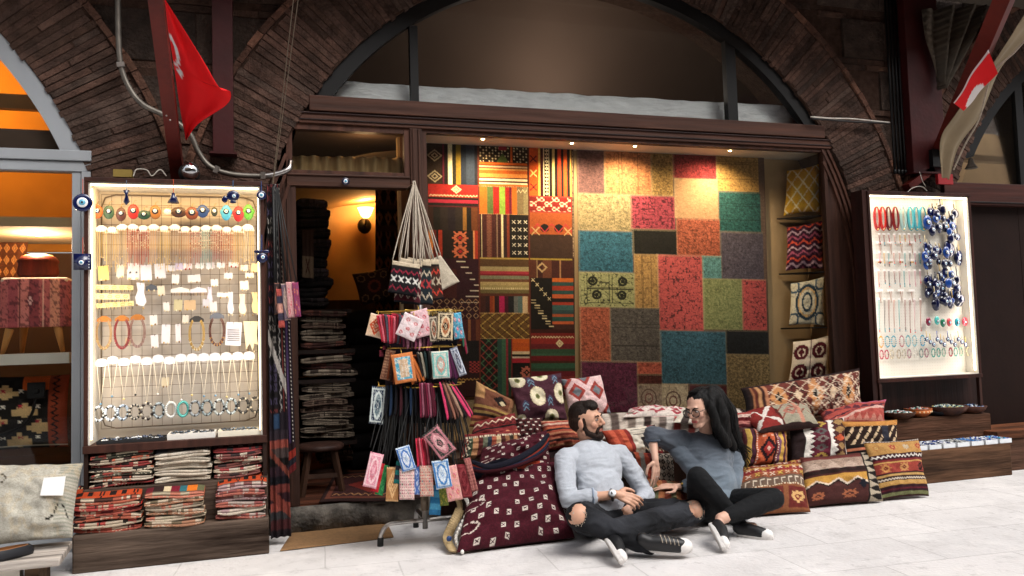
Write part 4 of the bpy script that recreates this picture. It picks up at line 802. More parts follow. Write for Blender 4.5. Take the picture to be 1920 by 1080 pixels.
# ------------------------------------------------------------------ jewellery
EYE = ['#101c50', '#e8ecf0', '#58a8c8', '#06060a']
def eye(b, c, r, base=None, n=16):
    c = Vector(c); cols = [base or EYE[0]] + EYE[1:]
    for k, (q, t) in enumerate(((1, .18), (.56, .30), (.36, .38), (.15, .45))): b.ball(c - Vector((0, r * (.0 if k == 0 else .12 + .05 * k), 0)), (r * q, r * t * (1 if k == 0 else .5), r * q), n, cols[k])
def facing(mm_, name, m, parent=None, smooth=True): return mm_.build(name, m, parent, smooth)
GA = 'evil eye charms hanging in the left cabinet'
CH = [(182, 397, 9, 12, '#b0541e', 'orange oval', 0), (204, 398, 8.5, 12, '#2c4a38', 'dark green oval', 0), (227, 402, 8, 12, '#4a2624', 'brown oval', 0), (250, 397, 9, 13, '#a01c1c', 'red oval', 0), (270, 403, 10, 8, '#143c30', 'green fish', 2), (291, 398, 9, 12, '#8c5c2c', 'tan oval', 0),
      (314, 397, 6, 5, '#e0dcd0', 'small white eye', 0), (335, 398, 12, 9, '#3a2018', 'dark brown wide', 0), (360, 400, 10, 11, '#6a3420', 'brown shirt shaped', 1), (380, 396, 9, 11, '#1c3c78', 'blue shirt shaped', 1), (402, 397, 5, 8, '#2c3430', 'small dark bell', 0), (424, 399, 8, 13, '#3c94c0', 'sky blue hand shaped', 1), (447, 401, 8, 13, '#a01824', 'red hand shaped', 1), (466, 398, 8, 13, '#4c9430', 'lime green hand shaped', 1)]
YC = -.24
for (x, y, rw, rh, col, nm, sh) in CH:
    p = at(x, y, YC); s_ = (YC - CAM[1]) / F * 1.0; s_ = abs((at(x + 1, y, YC) - p).length); w_, h_ = rw * s_ * 1.25, rh * s_ * 1.22
    t = thing('eye_charm', f'{nm} leather charm with an eye bead in the row of charms', 'charm', p, GA)
    b = MB(col); b.ball(p, (w_, .008, h_), 14)
    if sh == 1: b.ball(p + Vector((w_ * .7, 0, h_ * .1)), (w_ * .5, .006, h_ * .4), 8); b.ball(p + Vector((-w_ * .7, 0, h_ * .1)), (w_ * .5, .006, h_ * .4), 8)
    if sh == 2: b.ball(p + Vector((w_ * .95, 0, h_ * .35)), (w_ * .35, .005, h_ * .8), 8)
    b.build('charm_body', M['paint'], t, True)
    b = MB(); eye(b, p + Vector((0, -.008, h_ * .15)), min(w_, h_) * .55, '#e8ecf0' if rw < 7 else '#101c30', 12); b.build('eye_bead', M['gloss'], t, True)
    MB('#8a7040').tube([p + Vector((0, 0, h_)), p + Vector((.004, .01, h_ + .02)), (p.x + .01, -.17, p.z + h_ + .035)], .0016, 5).build('hook', M['gold'], t)
# big blue charms on the cabinet front
BIG = [(155, 380, 19, 'disc', 'large round dark blue glass evil eye at the cabinet top left corner', 335, '#b84a2c'), (155, 491, 17, 'square', 'square dark blue glass evil eye with white dots on the cabinet left edge', 445, '#b84a2c'), (490, 366, 9, 'disc', 'small round dark blue evil eye at the cabinet top right corner', 340, '#1c4c8c'), (491, 481, 13, 'owl', 'dark blue owl shaped evil eye on the cabinet right edge', 440, '#1c4c8c'),
       (325, 372, 12, 'bell', 'dark blue bell shaped eye charm on an orange ribbon at the cabinet top', 336, '#c84a20'), (437, 367, 12, 'fish', 'dark blue fish shaped eye charm hanging at the cabinet top', 338, '#2c6ca0'), (237, 371, 9, 'hour', 'narrow dark blue hourglass charm hanging at the cabinet top', 338, '#6a7c9c')]
for (x, y, r, sh, lab, ytop, rib) in BIG:
    Y = YF - .016; p = at(x, y, Y); s_ = (at(x + 1, y, Y) - p).length; r *= s_; t = thing('evil_eye', lab, 'charm', p, 'blue evil eyes on the left cabinet front'); b = MB('#0c1440')
    if sh == 'disc': eye(b, p, r, '#0c1846', 24)
    else:
        if sh == 'square':
            b.box(p + Vector((-r, -.004, -r)), p + Vector((r, .006, r))); 
            for q in range(5): b.ball(p + Vector((r * .7, -.004, r * (.7 - q * .35))), r * .07, 6, '#e8ecf0')
        elif sh == 'owl':
            for q in (-1, 1): b.ball(p + Vector((q * r * .6, 0, r * .75)), (r * .55, .006, r * .3), 10)
            b.ball(p + Vector((0, 0, -r * .2)), (r * .85, .008, r * .8), 14)
        elif sh == 'bell': b.lathe([(.001, r * 1.0), (r * .3, r * .9), (r * .5, r * .2), (r * .95, -r * .8), (.001, -r * .85)], p, 14)
        elif sh == 'fish': b.ball(p, (r * 1.05, .008, r * .9), 14); b.ball(p + Vector((-r * 1.3, 0, -r * .6)), (r * .5, .006, r * .6), 10); b.ball(p + Vector((0, 0, -r)), (r * .6, .005, r * .3), 8)
        elif sh == 'hour': b.lathe([(.001, r * 1.8), (r * .75, r * 1.7), (r * .3, r * .6), (r * .7, -r * .9), (.001, -r * 1.7)], p, 12)
        if sh != 'hour': eye(b, p + Vector((r * .15 if sh != 'square' else -r * .1, -.008, -r * .1)), r * .52, '#0c1846', 14)
    b.build('glass_body', M['gloss'], t, True)
    MB(rib).bar(p + Vector((0, .004, r * .8)), at(x, ytop, Y) + Vector((0, .004, 0)), .007, .003).build('ribbon', M['paint'], t)
# necklaces on white cards, upper row
G2 = 'beaded necklace cards in the upper row of the left cabinet'
cols1 = ['#c8a868', '#b89454', '#c0a070', '#b85a3c', '#a03c2c', '#c8a078', '#c8a868', '#9c7c5c', '#c09068', '#b87868', '#88a8a0', '#a04c44', '#b86c40', '#c8a060', '#c8a868']
for i in range(15):
    x = 190 + i * 19.6; y = 428 + rnd.uniform(-3, 3); p = at(x, y, -.235); s_ = (at(x + 1, y, -.235) - p).length
    t = thing('necklace_card', f'{ORD[i]} white hanger card of fine bead necklaces from the left, upper row', 'necklace card', p, G2); w_ = 11 * s_; b = MB('#e8e4dc')
    b.prism([(p.x - w_ * 1.15, p.z - 7 * s_), (p.x + w_ * 1.15, p.z - 8 * s_ + rnd.uniform(-1, 1) * s_), (p.x + w_ * .9, p.z + 2 * s_), (p.x + w_ * .3, p.z + 6 * s_), (p.x - w_ * .3, p.z + 6 * s_), (p.x - w_ * .9, p.z + 1 * s_)], p.y - .001, p.y + .001); b.build('card', M['card'], t)
    b = MB()
    for k in range(7):
        xx = p.x + w_ * (-.9 + 1.8 * k / 6); L = (62 + rnd.uniform(-8, 22)) * s_; cc = hx(cols1[i], rnd.uniform(.6, 1.2)); pts = [(xx + rnd.uniform(-.001, .001), p.y - .004, p.z - 4 * s_ - L * q / 4) for q in range(5)]
        b.tube(pts, .0019, 4, cc)
        if i in (3, 4, 9, 10, 11, 12): [b.ball((xx, p.y - .005, p.z - 10 * s_ - q * 5 * s_), .0028, 6, hx(rnd.choice([cols1[i], '#e8d8c0', '#8c2c2c', '#7ca8a0' if i in (9, 10) else '#b8603c']))) for q in range(rnd.randint(5, 9))]
        else: b.ball((xx, p.y - .005, p.z - L - 3 * s_), .0035, 6, hx('#d8b878'))
    b.build('strands', M['gloss'], t)
# earring and small item cards
G3 = 'small jewellery cards in the left cabinet'
CD = [(194, 512, 20, 30, '#d8bc70', 'gold hoop earring'), (226, 508, 14, 26, '#d8ccb8', 'cream bow earring'), (250, 509, 23, 34, '#dcd8d4', 'black stud earring'), (274, 511, 21, 32, '#dcd6d8', 'lilac white pendant'), (300, 508, 20, 30, '#e0dadc', 'plain white stud'), (320, 503, 17, 12, '#dcdadc', 'narrow white drop'), (336, 500, 14, 14, '#c4b8cc', 'pale violet'), (352, 499, 16, 11, '#e0dcdc', 'red fringed white'), (374, 498, 16, 11, '#e4e0dc', 'pearl drop'), (394, 498, 16, 12, '#dcdadc', 'single pearl'), (415, 497, 17, 10, '#e4e0dc', 'twin pearl'), (438, 496, 18, 9, '#e4dcd8', 'red bead fringed'), (458, 502, 14, 12, '#e4dcc8', 'cream stud'), (479, 502, 16, 17, '#e8d8a8', 'pale gold square'),
      (329, 523, 14, 18, '#dcd8d4', 'butterfly'), (364, 522, 24, 15, '#e4dcd4', 'ribbon topped'), (428, 517, 16, 12, '#e0dcd8', 'animal face shaped'), (468, 516, 16, 10, '#e8e0d4', 'tiny hoop'), (263, 552, 26, 48, '#dcd8dc', 'white ankle charm'), (284, 538, 22, 14, '#4c5058', 'grey cloud shaped'), (338, 543, 36, 12, '#e8e4d8', 'long cream comb'), (372, 543, 32, 12, '#e0dce0', 'long white comb'), (393, 553, 13, 32, '#d8d0dc', 'lilac foot shaped'), (432, 568, 15, 44, '#e4dcdc', 'white foot shaped'), (454, 570, 18, 40, '#e4d4c0', 'cream foot shaped'), (478, 568, 18, 42, '#ead8a0', 'gold lit foot shaped'), (458, 535, 16, 18, '#e0d8d0', 'plain square'), (420, 553, 26, 9, '#e4e0d8', 'slim white'),
      (402, 530, 14, 14, '#e4dcd8', 'gold heart'), (302, 545, 14, 20, '#d8ccb4', 'amber drop'), (312, 575, 12, 18, '#dcd4cc', 'thin silver'), (356, 572, 22, 20, '#c8a880', 'orange bead fringed'), (334, 572, 16, 22, '#c0b48c', 'green bead fringed'), (400, 575, 14, 20, '#dcd4d0', 'grey shell'), (288, 600, 14, 20, '#e0d8d0', 'small ivory'), (348, 598, 12, 16, '#d8d0c0', 'round brass'), (290, 640, 14, 26, '#dcd4d4', 'pale rectangular'), (310, 716, 14, 18, '#d8c8a8', 'lone brass leaf'), (240, 640, 10, 14, '#c8b090', 'tiny copper'), (386, 568, 12, 16, '#c4c0c4', 'smoky grey'),
      (214, 539, 72, 10, '#e0d094', 'topmost long gold bracelet'), (206, 556, 74, 12, '#e8d8a0', 'second long gold bracelet'), (216, 571, 70, 10, '#e0d094', 'lowest long gold bracelet'), (311, 626, 16, 38, '#dcd6d8', 'folded twin white'), (334, 625, 10, 37, '#dcd4d4', 'slim single white'), (438, 626, 29, 46, '#e4e0e8', 'white hair grip'), (470, 630, 28, 58, '#ecdcb8', 'cream tassel')]
for (x, y, w_, h_, col, nm) in CD:
    p = at(x, y, -.225 + rnd.uniform(-.012, .008)); s_ = (at(x + 1, y, p.y) - p).length; w_ *= s_ / 2; h_ *= s_ / 2
    t = thing('jewellery_card', f'{nm} card hanging on the wire grid', 'jewellery card', p, G3)
    b = MB(col); a_ = rnd.uniform(-.08, .08); cs_, sn = math.cos(a_), math.sin(a_)
    if 'foot' in nm or 'ankle' in nm: pl = [(-.7, 1), (.5, 1), (.55, .1), (1, -.6), (.6, -1), (-.4, -.9), (-.7, -.3), (-.4, .3)]
    elif 'cloud' in nm or 'comb' in nm: pl = [(-1, -1), (1, -1), (.9, .2), (.4, .5), (0, 1), (-.4, .5), (-.95, .2)]
    elif 'tassel' in nm: pl = [(-1, 1), (1, 1), (.8, .1), (1, -.6), (.5, -.5), (.3, -1), (-.1, -.5), (-.6, -.9), (-.8, .1)]
    else: pl = [(-1, -1), (1, -1), (1, 1), (-1, 1)]
    b.prism([(p.x + w_ * u * cs_ - h_ * v * sn, p.z + w_ * u * sn + h_ * v * cs_) for u, v in pl], p.y - .0012, p.y + .0012); b.build('card', M['card'], t)
    b = MB('#c0a060')
    if 'bracelet' in nm:
        for k in range(20): b.tube([(p.x - w_ + w_ * 2 * (k + .5) / 20, p.y - .003, p.z - h_), (p.x - w_ + w_ * 2 * (k + .5) / 20, p.y - .003, p.z - h_ * 2.0)], .0016, 4, '#3a2c1c' if k % 2 else '#c0a060')
        for k in range(5): b.tube([(p.x - w_ + w_ * 2 * (k + .5) / 5 + .012 * math.cos(q), p.y - .004, p.z + .008 * math.sin(q)) for q in [j * .7 for j in range(9)]], .0012, 4, closed=True)
    elif 'black stud' in nm: [b.ball((p.x + q * w_ * .5, p.y - .004, p.z - h_ * .1), .0055, 8, '#101010') for q in (-1, 1)]; [b.ball((p.x + q * w_ * .6, p.y - .004, p.z - h_ * .85), .009, 8, '#d8c088') for q in (-1, 1)]
    elif 'hair grip' in nm: [b.box((p.x - w_ * .8, p.y - .004, p.z + h_ * (.4 - k * .16)), (p.x + w_ * .8, p.y - .002, p.z + h_ * (.43 - k * .16)), '#202428') for k in range(7)]
    elif 'comb' in nm: [b.tube([(p.x - w_ + w_ * 2 * (k + .5) / 12, p.y - .003, p.z - h_), (p.x - w_ + w_ * 2 * (k + .5) / 12, p.y - .003, p.z - h_ * 2.1)], .0015, 4, rnd.choice(['#3a2c1c', '#8c5c3c', '#c0a060'])) for k in range(12)]
    else:
        for q in (-1, 1): b.ball((p.x + q * w_ * .45, p.y - .004, p.z - h_ * rnd.uniform(.9, 1.2)), (.0045, .003, .007), 8, '#9c2c2c' if 'red' in nm else ('#f0e8dc' if 'pearl' in nm else rnd.choice(['#c0a060', '#8c7048', '#d8c8a8'])))
    b.build('trinket', M['gloss'], t); MB('#2a2420').tube([p + Vector((0, -.003, h_ * .8)), p + Vector((0, .0, h_ + .004)), (p.x, -.172, p.z + h_ + .004)], .0015, 4).build('hook', M['wire'], t)
# thicker necklaces
G4 = 'thick necklaces in the middle of the left cabinet'
for i, (x, y, ry, c1, c2, nm, cc) in enumerate([(195, 625, 33, '#a08058', '#b89c60', 'beige cord necklace with a gold pendant', '#a86828'), (229, 624, 33, '#7c1c24', '#9c2c30', 'dark red multi strand bead necklace', '#a86828'), (258, 622, 32, '#8c6a60', '#a88c84', 'pale rose cord necklace', '#a86828'), (369, 626, 33, '#b8944c', '#e8d8b0', 'gold and pearl bead necklace', '#3a3836'), (407, 620, 30, '#5c2a20', '#c8944c', 'brown and amber bead necklace', '#6c7078')]):
    p = at(x, y, -.235); s_ = (at(x + 1, y, -.235) - p).length; t = thing('necklace', nm + ' on a hanger in the cabinet', 'necklace', p, G4)
    MB(cc).prism([(p.x - 14 * s_, p.z + 24 * s_), (p.x + 14 * s_, p.z + 24 * s_), (p.x + 13 * s_, p.z + 30 * s_), (p.x + 4 * s_, p.z + 36 * s_), (p.x - 4 * s_, p.z + 36 * s_), (p.x - 13 * s_, p.z + 30 * s_)], p.y, p.y + .003).build('hanger', M['card'], t)
    b = MB(); 
    for st in range(3):
        rx_ = (15 - st * 1.6) * s_; rz = (ry - st * 2) * s_; pts = [(p.x + rx_ * math.sin(a), p.y - .004 - .002 * st, p.z - rz * math.cos(a)) for a in [(-2.6 + 5.2 * k / 30) for k in range(31)]]; b.tube(pts, .0022, 5, c1)
        for k in range(8, 23): b.ball(pts[k], .005 if st == 0 else .003, 6, c2 if k % 2 else c1)
    b.build('strands', M['gloss'], t, True)
# fine chains on white cards
G5 = 'fine chain necklaces on white cards, lower row of the left cabinet'
for i in range(14):
    x = 190 + i * 21.3; y = (676 - i * .7) + (4 if i % 2 == 0 and i < 7 else 0); p = at(x, y, -.235); s_ = (at(x + 1, y, -.235) - p).length
    t = thing('chain_necklace', f'{ORD[i]} fine gold chain on a white card from the left, lower row', 'necklace', p, G5); w_ = 10.5 * s_
    MB('#e8e4e4').prism([(p.x + w_ * u, p.z + 8.5 * s_ * v) for u, v in ((-1, -.8), (0, -1), (1, -.8), (1.05, .1), (.7, .8), (0, 1), (-.7, .8), (-1.05, .1))], p.y - .001, p.y + .001).build('card', M['card'], t)
    L = (78 + rnd.uniform(-8, 10)) * s_; b = MB('#c8a870'); e = (p.x + rnd.uniform(-.004, .004), p.y - .004, p.z - L)
    b.tube([(p.x - w_ * .8, p.y - .003, p.z - 5 * s_), e, (p.x + w_ * .8, p.y - .003, p.z - 5 * s_)], .0028, 5, '#f0e6d0'); b.ball(e, .007, 8, rnd.choice(['#d8c080', '#6c94b0', '#e0dcd8', '#30302c'])); b.build('chain', M['paint'], t)
# bracelets
G6 = 'bead bracelets in the bottom row of the left cabinet'
BC = [('#b8c0c8', 'white and black'), ('#c8d0d8', 'pale white'), ('#a8b8c8', 'blue white'), ('#1c1814', 'black striped'), ('#2a1c18', 'large dark brown'), ('#98a4a8', 'grey white'), ('#d0d0cc', 'white pearl'), ('#4ca8a0', 'turquoise'), ('#8c9498', 'mottled grey'), ('#7c8c90', 'green grey'), ('#b0b8b8', 'pale grey'), ('#a8b4b8', 'silver grey'), ('#1c1c1c', 'shiny black'), ('#20201e', 'black and grey')]
for i, (col, nm) in enumerate(BC):
    x = 185 + i * 22.6; y = 776 - i * 1.3; p = at(x, y, -.24); s_ = (at(x + 1, y, -.24) - p).length; b = MB(); n = 22 if i != 4 else 14; R0 = (12.5 if i != 4 else 14) * s_
    for st in range(2):
        for k in range(n):
            a = 2 * math.pi * k / n; c2 = hx(col) if (k + st) % 2 or i in (6, 7) else hx('#101014' if hx(col)[0] > .1 else '#b8b0a0'); c2 = c2 if (k % 4 < 2 or i in (3, 4)) else hx(col)
            b.ball((p.x + R0 * .74 * math.cos(a), p.y + (st - .5) * .014 + R0 * .3 * math.cos(a), p.z + R0 * 1.15 * math.sin(a)), .0088 if i != 4 else .011, 6, c2)
    tag(b.build('bead_bracelet', M['gloss'], None, True), f'{nm} bead bracelet hanging in the bottom row, {ORD[i]} from the left', 'bracelet', G6)
# trays along the cabinet floor
for (xa, xb, col, cc, lab) in ((182, 310, '#1a1a1c', ['#c8ccd0', '#30405c', '#101010'], 'black tray of small blue and silver trinkets on the cabinet floor'), (314, 404, '#e0dcd4', ['#1c2430', '#3a4a5c', '#101010'], 'white tray of dark trinkets in the middle of the cabinet floor'), (409, 489, '#e4dcc8', ['#1c2430', '#5c6c7c', '#101010'], 'cream tray of dark trinkets at the right of the cabinet floor')):
    a, b_ = at(xa, 815, -.36).x, at(xb, 808, -.36).x; t = thing('trinket_tray', lab, 'tray', ((a + b_) / 2, -.3, ZB)); bb = MB(col); z0 = ZB + .001; h_ = .018 if col[1] == '1' else .034
    bb.box((a, -.38, z0), (b_, -.22, z0 + .004)).box((a, -.38, z0 + .004), (b_, -.375, z0 + h_)).box((a, -.225, z0 + .004), (b_, -.22, z0 + h_)).box((a, -.375, z0 + .004), (a + .004, -.225, z0 + h_)).box((b_ - .004, -.375, z0 + .004), (b_, -.225, z0 + h_)).build('tray_box', M['card'], t)
    bb = MB(); [bb.ball((rnd.uniform(a + .015, b_ - .015), rnd.uniform(-.36, -.24), z0 + h_ + rnd.uniform(-.006, .006)), (rnd.uniform(.006, .014), .008, .005), 7, rnd.choice(cc)) for _ in range(60)]; tag(bb.build('trinkets', M['gloss'], t, True), kind='stuff')
# cornered things on top of the cabinet
p = at(357, 320, -.3); t = thing('chrome_bell', 'round chrome lamp housing standing on top of the left cabinet', 'lamp housing', p); MB('#d8d8d8').lathe([(.001, .05), (.03, .045), (.05, .025), (.055, 0), (.05, -.02), (.02, -.035), (.001, -.036)], p, 20, ax=Vector((.2, -1, .1))).build('dome', mat('chrome', '#d0d0d0', rough=.08, metal=1, var=0), t, True)
MB('#1a1a1a').lathe([(.05, -.03), (.06, -.03), (.065, -.06), (.04, -.08), (.001, -.081)], p, 18, ax=Vector((.2, -1, .1))).build('rear_housing', M['black'], t, True)
tag(MB('#8c7430').box(at(212, 331, -.28), at(250, 322, -.22)).build('terminal_block', M['paint']), 'small yellowish cable block on top of the left cabinet', 'cable block')
tag(MB('#b8b0a4').tube(curve([at(250, 331, -.3), at(256, 318, -.29), at(275, 319, -.28), at(285, 330, -.28), at(300, 318, -.27), at(312, 330, -.27)], 8), .004, 6).build('white_cable', M['paint'], None, True), 'loose white cable coiled on top of the left cabinet', 'cable')

# ================================================================== RIGHT JEWELLERY CABINET
YF, YB = -.255, -.115
XL_, XR_ = at(1634, 500, YF).x - .0, at(1828, 500, YF).x; ZT, ZB = at(1725, 361, YF).z, at(1740, 706, YF).z; YS = -.27
zu = at(1770, 781, YS).z; zl = at(1810, 838, -.52).z; Xs0, Xs1 = at(1683, 800, YS).x - .35, at(1857, 775, YS).x
rc = thing('jewellery_cabinet', 'dark wood cabinet with a white lit pegboard of blue eye beads at the right', 'cabinet', ((XL_ + XR_) / 2, YF, zu))
MB('#34170f').box((XL_, YF, ZB), (XL_ + tk, YB, ZT)).box((XR_ - tk, YF, ZB), (XR_, YB, ZT)).box((XL_, YF - .004, ZT - tk), (XR_, YB, ZT + .003)).box((XL_ - .004, YF - .006, ZB - .03), (XR_ + .004, YB, ZB)).build('case', M['wood'], rc, bevel=.003)
MB('#e8e4e0').box((XL_ + tk, YB - .012, ZB), (XR_ - tk, YB - .002, ZT - tk)).build('pegboard', M['white'], rc)
b = MB('#a89888')
for i in range(38):
    for j in range(60): x = XL_ + tk + .02 + i * (XR_ - XL_ - .08) / 37; z = ZB + .03 + j * (ZT - ZB - .07) / 59; b.add([(x - .0022, YB - .0125, z - .0022), (x + .0022, YB - .0125, z - .0022), (x + .0022, YB - .0125, z + .0022), (x - .0022, YB - .0125, z + .0022)], [(0, 1, 2, 3)])
tag(b.build('peg_holes', M['paint'], rc), kind='stuff')
MB('#c8b898').box((XL_ + tk, YF + .008, ZB + .002), (XL_ + tk + .008, YB - .014, ZT - tk - .002)).box((XR_ - tk - .008, YF + .008, ZB + .002), (XR_ - tk, YB - .014, ZT - tk - .002)).box((XL_ + tk + .01, YF + .008, ZT - tk - .01), (XR_ - tk - .01, YB - .014, ZT - tk - .002)).box((XL_ + tk + .01, YF + .008, ZB + .001), (XR_ - tk - .01, YB - .014, ZB + .008)).build('lining', M['white'], rc)
MB().box((XL_ + .03, YF + .012, ZT - tk - .018), (XR_ - .03, YF + .022, ZT - tk - .0105)).box((XR_ - tk - .014, YF + .03, ZB + .03), (XR_ - tk - .0085, YF + .04, ZT - .05)).build('led_strip', M['ledc'], rc)
cx_ = (XL_ + XR_) / 2
arealight((cx_, YF + .03, ZT - .05), (0, .5, -1), XR_ - XL_ - .1, .03, .9, (1, .84, .6), 'cabinet_light')
arealight((XR_ - .05, YF + .03, (ZT + ZB) / 2), (-1, .6, 0), .03, ZT - ZB - .1, .85, (1, .93, .86), 'cabinet_light')
arealight((XL_ + .05, YF + .03, (ZT + ZB) / 2), (1, .6, 0), .03, ZT - ZB - .1, .85, (1, .93, .86), 'cabinet_light')
MB('#3a2018').box((XL_ + .01, YF, zu), (XL_ + .035, YF + .03, ZB - .031)).box((XR_ - .035, YF, zu), (XR_ - .01, YF + .03, ZB - .031)).build('leg', M['wood'], rc)
MB('#24100b').box((XL_ - .02, -.115, .1), (XR_ + .1, -.004, ZB - .031)).build('back_board', M['wood'], rc)
MB('#2c130d').box((XL_ - .045, YF + .01, .3), (XL_ - .001, YB, ZT + .01)).build('side_board', M['wood'], rc)
su = thing('display_step', 'upper weathered wooden step under the right jewellery cabinet', 'step', ((Xs0 + Xs1) / 2, YS, 0)); MB('#54392a').box((Xs0, YS, zl + .002), (Xs1, -.03, zu)).build('step_box', M['oldwood'], su, bevel=.006)
Xl0, Xl1 = at(1600, 850, -.52).x, at(1896, 850, -.52).x
s2 = thing('display_step', 'lower weathered wooden step holding the tray of blue beads', 'step', ((Xl0 + Xl1) / 2, -.52, 0)); MB('#5e4432').box((Xl0, -.52, 0), (Xl1, -.03, zl)).build('step_box', M['oldwood'], s2, bevel=.006)
pf = thing('door_platform', 'worn orange brown wooden platform before the dark right doorway', 'platform', (6.2, -.3, 0)); zp = at(1900, 800, -.2).z
MB('#7a4a30').box((Xl1 + .005, -.40, zp - .06), (8.8, -.001, zp)).build('platform_top', M['oldwood'], pf, bevel=.005); MB('#4c362a').box((Xl1 + .01, -.38, 0), (8.8, -.02, zp - .062)).build('platform_front', M['oldwood'], pf)
# beads on the pegboard
YP = -.165
def loopneck(x, y0, y1, w_, col, lab, grp, n=3):
    p0, p1 = at(x, y0, YP), at(x, y1, YP); s_ = (at(x + 1, y0, YP) - p0).length; b = MB(); H = p0.z - p1.z
    for k in range(n):
        ww = w_ * s_ * (.5 - .1 * k); hh = H * (1 - .06 * k); pts = [(p0.x + ww * math.sin(a), YP - .002 * k, p0.z - hh / 2 + hh / 2 * math.cos(a)) for a in [2 * math.pi * q / 22 for q in range(22)]]
        b.tube(pts, .0055, 5, hx(col, rnd.uniform(.55, 1.0)), closed=True)
    b.ball((p0.x, YP - .006, p1.z + .01), .007, 8, '#d8b870'); b.ball((p0.x, YP - .004, p0.z), .006, 6, '#c8b078')
    tag(b.build('bead_necklace', M['gloss'], None, True), lab, 'necklace', grp)
GR = 'bead necklaces at the top of the right cabinet'
for i, (x, col, nm) in enumerate([(1643, '#b81c14', 'bright red'), (1654, '#c02418', 'scarlet'), (1665, '#6c1418', 'dark maroon'), (1678, '#8c1c1c', 'deep red'), (1692, '#a8c8c4', 'pale aqua'), (1706, '#58b0b8', 'turquoise'), (1717, '#48a8b8', 'blue turquoise'), (1729, '#58b8c8', 'wide turquoise')]): loopneck(x, 388, 432, 12 if i < 7 else 16, col, nm + ' bead necklace in the top row of the right cabinet', GR)
GE = 'blue evil eye ornaments in the right cabinet'
r2 = random.Random(5); pos = []
for (cx0, cy0, w0, h0, n0) in ((1756, 418, 36, 30, 12), (1788, 425, 16, 50, 9), (1760, 478, 50, 36, 18), (1768, 526, 56, 30, 18), (1775, 560, 60, 28, 18), (1738, 478, 10, 34, 6), (1800, 480, 10, 30, 4), (1768, 396, 50, 12, 9), (1742, 540, 8, 40, 5)):
    for k in range(n0): pos.append((cx0 + r2.uniform(-.5, .5) * w0, cy0 + r2.uniform(-.5, .5) * h0, r2.uniform(4, 8.5)))
for i, (x, y, r) in enumerate(pos):
    p = at(x, y, YP - r2.uniform(-.01, .03)); s_ = (at(x + 1, y, p.y) - p).length; b = MB(); k_ = r2.random(); b.ball(p, (r * s_, r * s_ * .3, r * s_ * r2.choice([1, 1, 1.35])), 12, r2.choice(['#070c30', '#081040', '#0a1648', '#123a80', '#060a24'])); (eye(b, p + Vector((0, -r * s_ * .25, 0)), r * s_ * .55, '#0a1440', 10) if k_ < .7 else None); b.tube([p + Vector((0, .002, r * s_)), p + Vector((0, .006, r * s_ + r2.uniform(.02, .08)))], .0045, 5, r2.choice(['#c8a868', '#0a1034', '#0a1034', '#c8b890']))
    tag(b.build('evil_eye', M['gloss'], None, True), 'blue glass evil eye ornament bunched on the right cabinet pegboard', 'charm', GE)
GK = 'coloured eye key charms in the right cabinet'
for i, (x, y, col, nm) in enumerate([(1741, 603, '#7c1c38', 'maroon'), (1757, 601, '#48b0a8', 'turquoise'), (1768, 605, '#1c6c50', 'green'), (1780, 604, '#c84c50', 'coral'), (1795, 604, '#2c98a8', 'teal'), (1809, 603, '#d83c50', 'rose red')]):
    p = at(x, y, YP); b = MB(); b.ball(p, (.029, .010, .038), 12, col); eye(b, p + Vector((0, -.009, -.004)), .014, '#101828', 10); tag(b.build('eye_charm', M['gloss'], None, True), f'{nm} eye charm in the charm row of the right cabinet', 'charm', GK)
GL = 'little blue eye pendants below the charm row'
for i in range(12):
    x = 1738 + i * 6.6; y = 636 + (i % 3) * 5; p = at(x, y, YP - (i % 2) * .01); b = MB(); eye(b, p, .021, '#0c1a54', 10); b.tube([p, p + Vector((0, .004, .07))], .0032, 5, r2.choice(['#c8a868', '#1c3c8c', '#b8b8b0', '#c8b840']))
    tag(b.build('eye_pendant', M['gloss'], None, True), 'small blue eye pendant below the coloured charms of the right cabinet', 'charm', GL)
GB = 'bead bracelets at the bottom of the right cabinet'
for row, (y0, x0, n0, cl_) in enumerate(((641, 1652, 7, ['#d8941c', '#2c8ca0', '#3c9cb0', '#b86c74', '#58b0b8', '#78b8c0', '#2c98b8']), (665, 1653, 17, ['#a82c44', '#b84458', '#d8ccb0', '#b8a890', '#c8c0a8', '#b4848c', '#e0dcd0', '#6c8c84', '#a86c7c', '#48a090', '#58a898', '#9cc0a8', '#b01c3c', '#5cb0a0', '#88b8a0', '#c8b890', '#b8c898']))):
    for i in range(n0):
        x = x0 + i * (10.8 if row else 13); p = at(x, y0 - i * .4, YP); b = MB(); R0 = .040 if row == 0 else .031
        for k in range(16): a = 2 * math.pi * k / 16; b.ball((p.x + R0 * .85 * math.cos(a), p.y + R0 * .3 * math.cos(a) + .006 * (i % 3), p.z + R0 * 1.1 * math.sin(a)), .0068, 5, hx(cl_[i % len(cl_)], .7 + .5 * ((k % 3) / 2)))
        tag(b.build('bead_bracelet', M['gloss'], None, True), f'{ORD[i]} bead bracelet from the left, {"lower" if row else "upper"} row of the right cabinet', 'bracelet', GB)
GC = 'small jewellery cards on the right pegboard'
